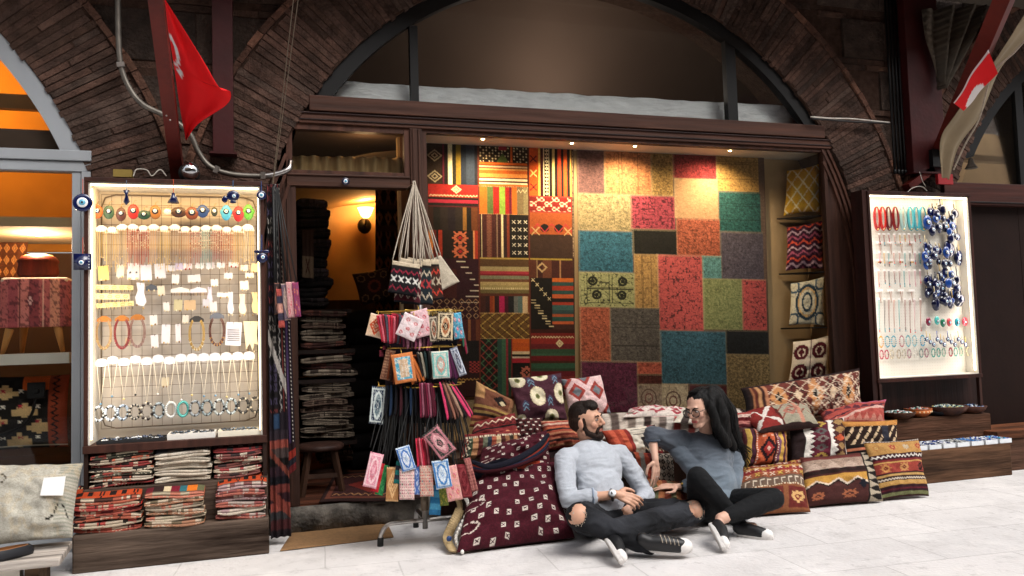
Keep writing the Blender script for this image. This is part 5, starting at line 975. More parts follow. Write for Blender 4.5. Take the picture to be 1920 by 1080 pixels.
for i in range(12):
    x = 1650 + (i % 4) * 20; y = [455, 488, 545][i // 4]; p = at(x, y, YP + .02); b = MB('#ece6e0'); b.box(p + Vector((-.035, 0, -.006)), p + Vector((.03, .002, .012)))
    if i // 4 in (1, 3): [b.ball(p + Vector((.006 * q - .02, -.003, -.016)), .0065, 6, r2.choice(['#8c2c2c', '#303030', '#48a0a0', '#c89c40'])) for q in range(6)]
    else: b.tube([p + Vector((-.01, 0, -.005)), p + Vector((.0, -.002, -.1 if i // 4 != 4 else -.14)), p + Vector((.01, 0, -.005))], .0026, 4, '#a87c6c')
    tag(b.build('pendant_card', M['card']), f'white pendant card on the pegboard, {ORD[i % 4]} in the {["top", "second", "third", "fourth", "lowest"][i // 4]} row of cards', 'jewellery card', GC)
GF = 'fine hanging strings on the left half of the right pegboard'
for row, (y0, L0) in enumerate(((440, 16), (474, 22), (508, 26), (562, 62))):
    for i in range(9):
        x = 1648 + i * 9.6 + r2.uniform(-1, 1); p, q = at(x, y0, YP + .01), at(x + 1, y0 + L0 + r2.uniform(-5, 5), YP + .01); b = MB(); cc = r2.choice(['#b87c6c', '#c8a060', '#8c5048', '#5ca0a0', '#c8949c', '#403838']); b.tube([p + Vector((-.006, 0, 0)), q, p + Vector((.006, 0, 0))], .0022, 4, cc)
        for k in range(3): b.ball(q + Vector((0, -.003, .012 * k)), .0055, 6, r2.choice([cc, '#303030', '#c83c34', '#2c8c98']))
        b.box(p + Vector((-.012, .001, -.002)), p + Vector((.012, .003, .014)), '#ece6e0')
        tag(b.build('bead_string', M['gloss'], None), f'{ORD[i]} fine bead string from the left in string row {["one, highest", "two", "three", "four, longest"][row]}, right cabinet', 'necklace', GF)
b = MB(); [b.ball(at(1718 + r2.uniform(0, 60), 691 + r2.uniform(-2, 3), -.1), (.008, .008, .005), 6, r2.choice(['#2c3c50', '#5c7c90', '#202020', '#a8a8a0'])) for _ in range(70)]
tag(b.build('loose_rings', M['gloss'], None, True), 'scatter of small dark rings on the right cabinet floor', 'rings', kind='stuff')
# bowls and trays on the steps
def bowl(x, y, r, h, col, cc, lab, Y, z, band=None, n=80):
    p = at(x, y, Y); s_ = (at(x + 1, y, Y) - p).length; r *= s_; t = thing('bowl', lab, 'bowl', (p.x, Y, z), 'bowls of beads on the upper step'); c0 = Vector((p.x, Y, z))
    b = MB(col); b.lathe([(.001, 0), (r * .55, 0), (r * .85, h * .45), (r, h), (r * .96, h + .004), (r * .9, h * .85), (r * .5, h * .35), (.001, h * .3)], c0, 28); b.build('bowl_body', M['wood'], t, True)
    if band: b = MB(band); b.lathe([(r * .885, h * .5), (r * .985, h * .85), (r * .955, h * .86), (r * .86, h * .5)], c0, 28); [b.ball(c0 + Vector((r * .955 * math.cos(a), r * .955 * math.sin(a), h * .68)), .007, 6, '#e8d8b0') for a in [q * .314 for q in range(20)]]; b.build('painted_band', M['paint'], t, True)
    b = MB(); [b.ball(c0 + Vector((q * math.cos(a) * r * .8, q * math.sin(a) * r * .8, h * .9 + .018 * (1 - q))), (.01, .01, .007), 6, r2.choice(cc)) for q, a in [(r2.random() ** .5, r2.uniform(0, 6.28)) for _ in range(n)]]; tag(b.build('beads', M['gloss'], t, True), kind='stuff')
WB = ['#e0e0d8', '#2c3c40', '#88a8a8', '#b04c4c', '#3c6c5c', '#c8c8c0']
bowl(1683, 775, 26, .055, '#4a2c1c', WB, 'dark wooden bowl of multicoloured beads, leftmost on the upper step', -.20, zu, None, 110)
bowl(1721, 772, 20, .07, '#8c4a24', WB, 'orange painted round bowl with a cream dotted band', -.19, zu, '#c86a24', 80)
bowl(1757, 772, 12, .035, '#141820', ['#1c2c50', '#202830', '#3c4c60'], 'tiny black dish of dark blue beads on the upper step', -.20, zu, None, 30)
bowl(1773, 768, 31, .075, '#4a2e24', ['#e0e4e0', '#304048', '#88b0b0', '#c8c070'], 'widest brown wooden bowl of white and grey eye beads', -.18, zu, None, 150)
bowl(1821, 766, 21, .06, '#5a382c', ['#3c6ca8', '#7ca8d0', '#d8e0e8', '#30404c'], 'brown wooden bowl of light blue beads, rightmost on the step', -.18, zu, None, 90)
for i in range(7):
    x = 1728 + i * 26.5; w_ = 23; Y0 = -.51; a = at(x - 12, 840, Y0); e = at(x + w_ - 12, 840, Y0); t = thing('bead_tray', f'white plastic tray of {["white and brown beads", "blue and silver beads", "dark blue beads", "grey beads", "blue tassels", "blue and white beads", "turquoise blue beads"][i]} on the lower step', 'tray', ((a.x + e.x) / 2, -.41, zl), 'trays of beads on the lower step')
    X0, X1 = a.x + .004, e.x; MB('#d8dce0').box((X0, Y0, zl + .001), (X1, -.32, zl + .006)).box((X0, Y0, zl + .006), (X1, Y0 + .004, zl + .035)).box((X0, -.324, zl + .006), (X1, -.32, zl + .035)).box((X0, Y0 + .004, zl + .006), (X0 + .004, -.324, zl + .035)).box((X1 - .004, Y0 + .004, zl + .006), (X1, -.324, zl + .035)).build('tray_box', M['paint'], t)
    b = MB(); [b.ball((r2.uniform(X0 + .012, X1 - .012), r2.uniform(Y0 + .015, -.335), zl + .03 + r2.uniform(-.008, .01)), (r2.uniform(.007, .013), .009, .006), 6, r2.choice([['#e0dcd0', '#8c7c6c', '#3c4c80'], ['#3c5ca8', '#d8dce0', '#1c2c5c'], ['#1c3c8c', '#0c1c4c', '#e0e0e0'], ['#b8b8b0', '#8c8c88', '#3c3c44'], ['#2c78b8', '#1c4c8c'], ['#2c4c9c', '#e0e4e8'], ['#1c88b0', '#2c5ca8', '#c8dce8']][i])) for _ in range(75)]; tag(b.build('beads', M['gloss'], t, True), kind='stuff')
# more of the lamps' own light
point(Vector((2.6, 1.0, 3.3)), 14, (1, .86, .75), .3, 'vault_glow')
t = thing('ceiling_spotlight', 'round lit downlight in the ceiling of the left shop window', 'spotlight', at(68, 376, .4))
p = at(68, 378, .4); p.z = 1.995; MB('#ffe0b0').lathe([(.001, -.004), (.05, -.004), (.055, 0), (.001, 0)], p, 20).build('lamp', M['bulbw'], t, True)
point(p - Vector((0, 0, .08)), 15, (1, .74, .5), .05); point(Vector((-2.2, .9, 3.2)), 42, (1, .55, .12), .15, 'upper_lamp_light'); point(Vector((8.6, .7, 2.75)), 7, (1, .8, .65), .3, 'inner_lamp_light')

# ================================================================== PILLOWS OUTSIDE
bn = thing('pillow_bench', 'low timber bench under the window buried in kilim pillows', 'bench', (2.8, -.2, 0))
MB('#4a382c').box((1.2, -.36, .40), (4.3, -.07, .44)).build('bench_seat', M['oldwood'], bn); 
for x in (1.3, 2.4, 3.4, 4.15): MB('#4a382c').box((x, -.33, 0), (x + .07, -.10, .399)).build('leg', M['oldwood'], bn)
GP = 'pillows heaped under the shop window'
def pil(lab, c, px, Yb, Yt, puff=.07, pinch=.06, seed=0, back='#3a2420', wear=.14, **k):
    c.wear(wear, seed).speck(0, 0, 1, 1, .22, seed).dull(.86, .85); k.setdefault('wr', .007); return pillow('kilim_pillow', lab, c, PX(px, Yb, Yt, k.pop('Yr', 0)), puff, pinch, seed=seed, back=back, group=GP, **k)
# ikat pillows against the glass
c = CV(80, 80, '#4c2430').speck(0, 0, 1, 1, .15)
for (a, b_, rx, ry) in ((.12, .1, .14, .16), (.55, .03, .15, .13), (.42, .5, .155, .22), (.9, .45, .14, .22), (.66, .95, .14, .16), (.05, .95, .1, .1)):
    c.ell(a, b_, rx, ry, '#e0d4b0').ell(a, b_, rx * .98, ry * .98, '#d8c090', .86).ell(a, b_, .05, .06, '#7c7c3c').ell(a, b_, .03, .035, '#4c4c28')
for (a, b_) in ((.66, .55), (.34, .1), (.82, .08), (.16, .62)): 
    for q in range(4): c.m((np.abs(np.abs(c.X - a) * 1.4 - (c.Y - b_ + .05 - q * .045)) < .012) & (np.abs(c.X - a) < .055), '#6c9cb0' if q % 2 else '#3c4c6c')
pil('plum ikat pillow with large cream circles, against the window glass', c, ((972, 792), (1064, 788), (1052, 699), (953, 709)), -.22, -.12, .075, .05, 1, '#4c2430')
c = CV(80, 80, '#e0b8b4').speck(0, 0, 1, 1, .06)
for (a, b_) in ((.24, .42), (.74, .42), (.5, .02), (.02, .06), (.5, .9), (.98, .95)): c.dia(a, b_, .2, .25, '#a03428').ell(a, b_, .13, .14, '#a03428').dia(a, b_, .11, .14, '#70757a')
pil('pink ikat pillow with rust red and grey diamonds behind the man', c, ((1068, 782), (1146, 776), (1126, 703), (1051, 711)), -.20, -.10, .075, .05, 2, '#c89c98')
c = CV(80, 80, '#8c5c38').hs(0, 0, .45, 1, ['#b08048', '#6a3c28', '#a87848']).rect(.2, .08, .85, .45, '#6c3c24').dia(.6, .26, .18, .15, '#1c1614', 0, 4).dia(.66, .3, .09, .08, '#c8b488', 0, 3).hs(.0, .5, 1, 1, ['#a07c34', '#5c2c1c', '#8c6c30', '#2c1c18', '#a84c24', '#6a2c20', '#a88040', '#7c3420'])
pil('brown and ochre striped kilim pillow tipped on its corner at the window', c, ((880, 800), (948, 810), (968, 752), (893, 714)), -.2, -.14, .06, .05, 3, '#5a3424')
c = CV(80, 60, '#7c2020').zig(0, 1, .22, .06, .16, .03, '#d8c0a0').zig(0, 1, .34, .06, .16, .02, '#2c1414').rect(0, .45, 1, .52, '#1c1414').hs(0, .52, 1, 1, ['#7c2020', '#8c3428', '#5c1818']).grid(0, .55, 1, 1, 5, 1, lambda s, x, y, i, j: s.star(x, y, .08, .16, '#c87850', '#3c1414'))
pil('dark red kilim pillow with cream hooks beneath the tipped brown pillow', c, ((872, 842), (985, 826), (965, 774), (890, 792)), -.34, -.26, .07, .05, 4)
c = CV(90, 50, '#5c3424').vs(0, .2, 1, 1, ['#8c2c20', '#3a4a34', '#b88050', '#5c2420', '#6c7058', '#2c3440', '#a84c30', '#c8a878', '#4c2018', '#8c5c38', '#34281c', '#b0784c', '#5c2820']).rect(0, 0, 1, .18, '#7c1c1c').dash(0, 1, .17, .04, .03, '#d8c8a8').grid(.0, .25, .14, 1, 1, 3, lambda s, x, y, i, j: s.dia(x, y, .05, .11, '#d8c8a8', .5))
pil('vertically striped kilim pillow wedged beneath the rolled burgundy sack', c, ((862, 862), (980, 855), (975, 806), (868, 815)), -.5, -.45, .07, .04, 5)
c = CV(80, 60, '#4c1c1c').grid(0, 0, 1, 1, 8, 6, lambda s, x, y, i, j: s.rect(x - .05, y - .05, x + .04, y, '#d8d0c0') if (i + j) % 2 == 0 else s.rect(x - .01, y - .07, x + .02, y + .07, '#1c1414'))
pil('small maroon pillow with white stepped blocks left of the orange pillow', c, ((968, 832), (1022, 828), (1018, 783), (962, 784)), -.36, -.3, .06, .05, 6)
c = CV(80, 80, '#a84c2c').hs(0, 0, 1, 1, ['#c88868', '#a83c24', '#c8a088', '#8c3424', '#b8542c', '#2c2020', '#a84428', '#c07850', '#8c2c20', '#b86040', '#3c2420', '#a8482c', '#c88458', '#983424'])
pil('orange and rust horizontally striped pillow behind the man\'s shoulder', c, ((1020, 846), (1102, 842), (1090, 786), (1014, 790)), -.45, -.36, .08, .05, 7)
c = CV(60, 60, '#2a1c1c').hs(0, 0, 1, 1, ['#2c1c1c', '#4c2424', '#1c1818', '#5c2c24'])
pil('dark brown striped pillow hidden behind the man\'s back', c, ((1010, 920), (1150, 910), (1120, 835), (1010, 845)), -.52, -.42, .07, .05, 8)
# long row on the bench
c = CV(160, 50, '#b8a898').vs(0, 0, 1, 1, ['#c8b8a8', '#5c4c44', '#c0b0a0', '#7c6c60', '#d0c4b4', '#3c2c28', '#b8a898', '#6c5c54', '#c8bcb0', '#a83c34', '#c8b8a8', '#8c3830', '#d0c4b8', '#5c3c38', '#c8b8a8', '#983830', '#c8bcb0', '#2c2424', '#d0c4b4', '#7c2c2c']).rect(.3, 0, .62, .4, '#c8a8a0').grid(.3, 0, .64, .4, 5, 1, lambda s, x, y, i, j: s.dia(x, y, .03, .16, '#a83838', .4)).grid(.62, 0, 1, 1, 7, 2, lambda s, x, y, i, j: s.dia(x, y, .025, .2, '#2c2424' if i % 2 else '#a04c3c', .45))
pil('long pale kilim bolster with brown stripes lying behind the couple', c, ((1128, 824), (1405, 818), (1400, 772), (1124, 776)), -.34, -.22, .09, .03, 9, '#a89888')
c = CV(80, 60, '#d8c8bc').grid(0, 0, 1, 1, 3, 2, lambda s, x, y, i, j: s.dia(x, y, .15, .22, '#a03440', .55)).zig(0, 1, .5, .08, .2, .03, '#b85c60')
pil('white pillow with pink red diamonds lying on the long bolster', c, ((1168, 782), (1290, 778), (1285, 766), (1180, 769)), -.34, -.14, .04, .03, 10, '#c0b0a4')
c = CV(80, 60, '#c8b8a8').vs(0, 0, .5, 1, ['#d8ccb8', '#3c302c', '#c8bcac', '#5c504c', '#d0c4b4']).grid(.5, 0, 1, 1, 4, 3, lambda s, x, y, i, j: s.dia(x, y, .06, .15, '#5c2c24', .4))
pil('white and black patterned pillow lying beside the woman\'s shoulder', c, ((1262, 792), (1402, 800), (1398, 768), (1272, 768)), -.42, -.2, .05, .03, 11, '#a89c90')
c = CV(90, 70, '#b84420').vs(0, 0, 1, 1, ['#b03c1c', '#c8502c', '#a03418', '#c8542c', '#8c2018', '#d8ccb8', '#d8ccb8', '#2c2424', '#d8d0c0', '#8c1c1c', '#8c2020', '#3c1818']).rect(.46, .0, .8, .4, '#d8ccb8').rect(.46, .12, .8, .15, '#2c2424').rect(.46, .28, .8, .31, '#2c2424').zig(.4, 1, .8, .04, .08, .03, '#c8b090')
pil('red orange pillow with white and black bands between the man and the woman', c, ((1148, 862), (1250, 856), (1228, 796), (1128, 808)), -.5, -.42, .08, .06, 12, '#8c2c1c', Yr=-.0)
c = CV(80, 90, '#5c2018').vs(0, 0, .45, 1, ['#3c2420', '#b84c24', '#8c8478', '#a83c20', '#5c1818']).rect(.45, 0, 1, 1, '#c0b09c').grid(.45, 0, 1, 1, 4, 6, lambda s, x, y, i, j: s.dia(x, y, .065, .08, '#241c1c', .45)).zigv(0, 1, .47, .02, .06, .02, '#1c1414')
pil('maroon striped pillow with a black and white diamond band under the woman\'s hand', c, ((1182, 920), (1268, 925), (1262, 850), (1180, 846)), -.62, -.55, .07, .05, 13, '#3a1c18')
c = CV(80, 60, '#8c5030').vs(0, 0, 1, 1, ['#a8602c', '#5c6040', '#b06838', '#8c4028', '#6c6848', '#b87040', '#7c3420', '#a06840'])
pil('brown orange and olive striped pillow on the ground between the couple', c, ((1205, 952), (1300, 955), (1282, 902), (1206, 898)), -.78, -.68, .06, .05, 14, '#5c3424')
# right heap
c = CV(180, 70, '#8c4428').vs(0, 0, .16, 1, ['#1c1414', '#2c1c18', '#a86838', '#5c2418', '#c08850', '#3c1c18', '#b8764c']).rect(.16, 0, 1, 1, '#6c2c20')
for k in range(6): c.dia(.24 + k * .15, .5, .075, .48, '#c08048' if k % 2 == 0 else '#2c1814', 0, 8).dia(.24 + k * .15, .5, .06, .38, '#5c2018' if k % 2 else '#c88444', 0, 8).star(.24 + k * .15, .5, .03, .18, '#1c1412' if k % 2 == 0 else '#d8b890')
c.m((np.abs((c.X * 2.6 + c.Y) % .32 - .16) < .014) & (c.X > .16), '#d8c0a0').m((np.abs((c.X * 2.6 - c.Y) % .32 - .16) < .014) & (c.X > .16), '#d8c0a0').flor(.5, 0, 1, 1, '#e0ccb0', 5, .05, 4, .7).rect(0, 0, 1, .07, '#2a1614')
pil('big rolled kilim bolster with orange diamonds along the top of the right heap', c, ((1398, 785), (1618, 778), (1612, 690), (1388, 728)), -.34, -.24, .10, .04, 15, '#3a1c14')
c = CV(40, 60, '#7c2c2c').hs(0, 0, 1, 1, ['#a8443c', '#c8a898', '#7c2428', '#b86c60', '#5c1c20', '#c09088'])
pil('small red and rose patched pillow half hidden behind the woman\'s hair', c, ((1372, 812), (1425, 812), (1420, 770), (1368, 775)), -.46, -.4, .05, .05, 16)
c = CV(100, 70, '#8c8c78').rect(0, 0, .42, 1, '#8c2018'); c.m((np.abs(np.abs(c.X - .2) * 2 - np.abs(c.Y - .5)) < .08) & (c.X < .42), '#e0d4c8').ell(.1, .5, .06, .2, '#8c2018').rect(.4, 0, .44, 1, '#5c1c14').rect(.44, 0, 1, 1, '#a09880').zig(.44, 1, .3, .14, .28, .03, '#8c4030').zig(.44, 1, .6, .14, .28, .03, '#8c4030').rect(.7, 0, .76, 1, '#c88468').rect(.0, .93, 1, 1, '#2c1814').dia(.62, .5, .12, .2, '#b8705c', .5)
pil('flat lying pillow with white hooks on red and a pale green grey half', c, ((1425, 812), (1538, 800), (1512, 752), (1384, 778)), -.62, -.34, .07, .05, 17, '#3a1c18')
c = CV(90, 60, '#b04438').teeth(0, 1, .5, .28, .14, '#5c2430').teeth(0, 1, .95, .2, .12, '#c87c68').rect(0, 0, 1, .16, '#b0506c'); c.m(np.abs(c.X * .6 + c.Y - 1.0) < .05, '#d8a898').m(np.abs(c.X * .6 + c.Y - .84) < .02, '#3c2030')
pil('coral pink kilim pillow with a raised pointed corner on the right heap', c, ((1545, 800), (1660, 795), (1662, 749), (1532, 772)), -.5, -.32, .07, .07, 18, '#8c3430')
c = CV(80, 80, '#c8541c').vs(0, 0, 1, 1, ['#5c2428', '#c8a038', '#4c1c30', '#2c1818', '#c8541c', '#c8541c', '#c8541c', '#c8541c', '#2c1818', '#8c2c28', '#7c4c6c', '#d8a838', '#5c2040', '#b87c30', '#4c1828'], [5, 8, 6, 3, 9, 9, 9, 9, 3, 6, 5, 9, 6, 6, 5]).dashv(0, 1, .245, .012, .06, '#e0d4c0').dashv(0, 1, .665, .012, .06, '#e0d4c0').dia(.46, .62, .17, .33, '#2c1418', 0, 6).dia(.46, .62, .1, .2, '#a82018', 0, 5).dia(.46, .62, .04, .07, '#e0b8a0').dia(.46, .08, .1, .12, '#3c1418', 0, 3).grid(.3, .2, .62, .35, 2, 1, lambda s, x, y, i, j: s.rect(x - .03, y - .03, x + .03, y + .03, '#e0a888'))
pil('purple and yellow striped pillow with an orange medallion panel', c, ((1388, 878), (1478, 870), (1473, 798), (1392, 804)), -.62, -.52, .08, .05, 19, '#4c1c28')
c = CV(90, 90, '#5c1428')
c.rect(.0, 0, .3, 1, '#2c1c1c').rect(.72, 0, 1, 1, '#4c2420').teeth(0, 0, 0, 0, 1, '#fff')
for k in range(8): c.m((c.X > .18) & (c.X < .3 - np.abs(((c.Y * 8) % 1) - .5) * .16 + .04), '#e4dcd0')
c.m((c.X > .62) & (c.X < .72 - np.abs(((c.Y * 8) % 1) - .5) * .12 + .03), '#e8e0d4').rect(.97, 0, 1, 1, '#e0d8cc')
for k in range(5): c.dia(.47, .12 + k * .2, .12, .1, ['#b8982c', '#5c5c58', '#7c7068', '#5c5450', '#b08c30'][k], 0, 3).dia(.47, .12 + k * .2, .04, .04, '#5c1428'); c.dia(.86, .1 + k * .2, .1, .1, '#a88048' if k != 2 else '#c8501c', 0, 3)
pil('maroon kilim pillow with white saw teeth and stepped medallions', c, ((1484, 868), (1590, 862), (1582, 783), (1478, 795)), -.62, -.5, .07, .05, 20, '#2c1418')
c = CV(90, 60, '#c8842c').rect(0, .14, 1, .58, '#2c1a14'); c.m((np.abs((c.X * 2 + c.Y) % .3 - .15) < .05) & (c.Y > .14) & (c.Y < .56), '#d8b88c').m((np.abs((c.X * 2 - c.Y) % .3 - .15) < .025) & (c.Y > .14) & (c.Y < .56), '#2c1a14').rect(.62, .14, .75, .56, '#2c2c38').hs(0, .58, 1, 1, ['#1c1412', '#c87048', '#1c1412', '#6c4c28', '#a87c34', '#7c5c24'])
pil('ochre kilim pillow with a black and cream diamond band beside the steps', c, ((1585, 872), (1684, 862), (1682, 787), (1578, 790)), -.62, -.54, .06, .05, 21, '#5c3c1c')
# front row on the paving
def onground(px, Yt): return [gr(*px[0], .012), gr(*px[1], .012), at(*px[2], Yt), at(*px[3], Yt)]
def pilg(lab, c, px, Yt, puff=.075, pinch=.06, seed=0, back='#3a2420'):
    c.wear(.14, seed).speck(0, 0, 1, 1, .22, seed).dull(.86, .85); return pillow('kilim_pillow', lab, c, onground(px, Yt), puff, pinch, seed=seed, back=back, group=GP, wr=.007)
c = CV(110, 90, '#8c4824').speck(0, 0, 1, .38, .5).hs(0, 0, 1, .3, ['#a8481c', '#7c2c20', '#b07828', '#8c1c20', '#a85028']).grid(0, 0, 1, .36, 9, 3, lambda s, x, y, i, j: s.x(x, y, .035, .012, ['#e0d0b8', '#c8a838', '#d8b898'][(i + j) % 3])).rect(0, .38, 1, .56, '#6c5444').grid(0, .38, 1, .56, 10, 1, lambda s, x, y, i, j: s.rect(x - .035, y - .06, x - .025, y + .06, '#d8c8b0').rect(x - .035, y - .06, x + .02, y - .04, '#d8c8b0')).rect(0, .56, 1, 1, '#8c5028').grid(0, .56, 1, 1, 3, 1, lambda s, x, y, i, j: s.rect(x - .13, y - .17, x + .13, y + .17, '#6c2018').star(x, y, .1, .12, '#d8a860', '#7c1c18')).dash(0, 1, .57, .012, .04, '#e0d0b0')
pilg('multicoloured embroidered kilim pillow on the paving behind the woman\'s knee', c, ((1372, 972), (1520, 960), (1505, 860), (1376, 880)), -.66, seed=22)
c = CV(110, 100, '#4c2420').hs(0, 0, .78, .16, ['#5c2820', '#6c2c28']).rect(0, .12, .8, .34, '#a88c78').speck(0, .12, .8, .34, .25).zig(0, .8, .3, .09, .24, .035, '#1c1412').teeth(0, .8, .34, .16, .24, '#c0a490').rect(0, .36, .8, .44, '#2c1814').teeth(0, .8, .5, .05, .04, '#5c1c14').rect(0, .48, .8, .56, '#c89028'); c.m(c.box(0, .5, .8, .72) & (c.Y < .56 + np.abs((c.X / .26) % 1 - .5) * .22), '#c89028').zig(0, .8, .62, .055, .26, .02, '#e0c8b0').zig(0, .8, .65, .055, .26, .014, '#1c1412')
c.rect(.8, 0, 1, 1, '#b0a088').teeth(0, 0, 0, 0, 1, '#fff')
for k in range(7): c.m((c.X > .8) & (c.X < .97) & (np.abs(c.Y - .08 - k * .14) < (c.X - .8) * .38), '#1c1614')
c.rect(.78, 0, .81, 1, '#1c1412').star(.15, .86, .08, .08, '#a85c34', '#4c2420').star(.55, .86, .1, .08, '#a85c34', '#4c2420').dia(.72, .7, .06, .1, '#181a24')
pilg('dark brown front pillow with yellow zigzag and a black triangle border', c, ((1505, 952), (1656, 940), (1636, 845), (1500, 858)), -.70, seed=23)
c = CV(100, 100, '#c08c40').rect(0, 0, 1, .05, '#4c1c20').zig(0, 1, .025, .012, .05, .01, '#e0d8c8').grid(0, .05, 1, .26, 4, 1, lambda s, x, y, i, j: s.star(x, y, .06, .06, ['#b87c38', '#a82820', '#c0b098', '#a83020'][i], '#d8b060')).rect(0, .27, 1, .38, '#3c141c').zig(0, 1, .325, .022, .07, .014, '#e8e0d4').hs(0, .38, 1, .44, ['#7c1c20', '#c89848']).rect(0, .44, 1, .6, '#a03828').grid(0, .44, 1, .6, 3, 1, lambda s, x, y, i, j: s.star(x, y, .09, .075, ['#c8883c', '#c88c48', '#1c1412'][i], '#7c2418')).hs(0, .6, 1, .66, ['#3c141c', '#c89c50']).rect(0, .66, 1, .74, '#34141c').zig(0, 1, .7, .014, .05, .01, '#d8c8b0').hs(0, .74, 1, 1, ['#c89848', '#c08c3c', '#34141c', '#5c1424', '#34141c', '#7c8050', '#3c1418'], [5, 3, 5, 3, 4, 5, 3])
pilg('yellow ochre front pillow with maroon bands and star motifs, nearest the steps', c, ((1650, 938), (1742, 930), (1722, 822), (1618, 828)), -.72, seed=24)
# burgundy sacks
def burg(w_, h_):
    c = CV(w_, h_, '#43121d').speck(0, 0, 1, 1, .55, 3); asp = h_ / w_; k = 0
    for i in range(8):
        for j in range(8):
            x, y = .08 + i * .135 + (.06 if j % 2 else 0) + r2.uniform(-.012, .012), .15 + j * .115 + r2.uniform(-.01, .01); r = .021
            if r2.random() < .8: c.rect(x - r, y - r * 1.25, x + r, y + r * 1.25, '#d8ccc0').x(x, y, r * .8, .006, '#2c1018').rect(x - r * .2, y - r * .2, x + r * .2, y + r * .2, '#43121d')
    for (a, b_) in ((.16, .07), (.6, .06), (.06, .55), (.04, .8)): c.m((np.abs(((c.X - a) / .1) ** 2 + ((c.Y - b_) / .05) ** 2 - 1) < .28) & (((np.floor(c.X * 60) + np.floor(c.Y * 60)) % 3) > 0), '#cfc0b4')
    return c
c = burg(150, 150).wear(.2, 2)
pillow('floor_cushion', 'big burgundy floor sack with rows of tiny white squares beside the man', c, [gr(856, 1036, .02), gr(1078, 1008, .02), at(1040, 866, -.62), at(880, 884, -.62)], .13, .03, seed=31, group='burgundy floor sacks', back='#2c0c14', res=150, wr=.016, cat='floor cushion', fat=.45)
c = burg(100, 100).rect(0, .6, .55, 1, '#141420').rect(.3, .7, .8, .84, '#a8402c').wear(.2, 4)
pillow('floor_cushion', 'second burgundy sack leaning behind with a black and red striped hem', c, [at(880, 905, -.72), at(1040, 900, -.66), at(1025, 806, -.52), at(905, 840, -.56)], .10, .05, seed=32, group='burgundy floor sacks', back='#2c0c14', res=100, wr=.014, cat='floor cushion')
t = thing('folded_kilim', 'rolled dark blue, black and red striped kilim lying on the burgundy sacks', 'kilim', at(940, 860, -.7))
for q, (col, r0, dy) in enumerate((('#14141f', .022, 0), ('#8c3424', .017, .02), ('#1c2438', .018, -.02), ('#3a1018', .02, -.045))):
    b = MB(col); b.tube(curve([at(884, 866 + q * 5, -.74), at(920, 876 + q * 2, -.78), at(968, 862 + q * 3, -.78), at(1010, 836 + q * 6, -.70), at(1028, 815 + q * 8, -.6)], 8), [r0 * (.5 + .5 * math.sin(math.pi * min(1, (k + 3) / 36))) for k in range(33)], 10); b.build('fold', M['cloth'], t, True)
t = thing('shell_border', 'cream felt strip with white cowrie shells and a blue dot on the sack\'s left edge', 'trim', at(845, 1030, -.9))
pth = curve([gr(850, 1034, .02), gr(840, 1012, .06) + Vector((0, .02, 0)), at(848, 985, -.86), at(862, 955, -.82), at(858, 935, -.80), at(846, 925, -.78)], 8)
b = MB('#b8a078'); 
for i in range(len(pth) - 1): w0 = .035 if i < 24 else .02; b.bar(pth[i], pth[i + 1] , w0 * 1.6, .012, up=Vector((.2, -1, .2)))
b.build('felt_strip', M['cloth'], t, True); b = MB('#e8e4dc')
for i in range(0, len(pth), 2): b.ball(pth[i] + Vector((.045, -.03, 0)), (.012, .012, .014), 8)
b.build('shells', M['gloss'], t, True); MB('#1c3c6c').ball(at(842, 1010, -.93), (.017, .008, .017), 10).build('blue_dot', M['paint'], t, True)

# ================================================================== FLAGS, DRAPES, CABLES
def flag(name, label, outline, Y, n=40, wav=.02, col='#b80c10', marks=None, Yf=None):
    # outline: four picture points tl, tr, br, bl of a hanging flag
    c = CV(100, 100, col); marks and marks(c)
    U, V = np.meshgrid(np.linspace(0, 1, n), np.linspace(1, 0, n)); cs = [at(*outline[3], Y), at(*outline[2], Yf or Y), at(*outline[1], Yf or Y), at(*outline[0], Y)]
    P = bil(cs, U, V); P[..., 1] += wav * np.sin(U * 9 + V * 3) * (1 - V * .5) + wav * .5 * np.sin(U * 17 - V * 5) * (1 - V); return tag(sheet(name, c, P, mflag, None, off=np.array([0, .003, 0]), back='#a80c10'), label, 'flag', 'red flags with a white crescent')
mflag = mat('flag_cloth', rough=.7, var=.06, vs=12, bump=.1, bs=200, spec=.3)
def cres(cx, cy, r):
    def f(c):
        d1 = ((c.X - cx) / r) ** 2 + ((c.Y - cy) / (r * 1.2)) ** 2 < 1; d2 = ((c.X - cx - r * .25) / (r * .8)) ** 2 + ((c.Y - cy) / (r * .96)) ** 2 < 1; c.m(d1 & ~d2, '#ece6e4')
        for k in range(5):
            a = math.radians(90 + 72 * k); a2 = a + R_(144); 
        th = np.arctan2(c.Y - cy - .02, c.X - cx - r * .98); rr = np.hypot(c.X - cx - r * .98, (c.Y - cy - .02) / 1.2); c.m(rr < r * .34 * (.45 + .55 * np.abs(np.cos(th * 2.5)) ** 2), '#ece6e4')
    return f
def mk1(c): c.m((((c.X - .02) / .17) ** 2 + ((c.Y - .38) / .11) ** 2 < 1) & ~((((c.X + .04) / .16) ** 2 + ((c.Y - .385) / .095) ** 2 < 1)), '#ece6e4'); c.m((np.abs(c.X - .12) * 1.0 + np.abs(c.Y - .52) * 1.8 < .07), '#ece6e4')
nfl = 48; c = CV(120, 160, '#e80f16'); mk1(c)
L_ = curve([at(306, -8, -.70), at(316, 60, -.58), at(327, 130, -.45), at(337, 200, -.32), at(348, 262, -.2)], 12); R__ = curve([at(308, -4, -.70), at(342, 50, -.66), at(382, 115, -.62), at(412, 165, -.60), at(432, 172, -.58), at(425, 196, -.5), at(372, 232, -.35), at(350, 262, -.2)], 7)
P = np.zeros((nfl, 36, 3))
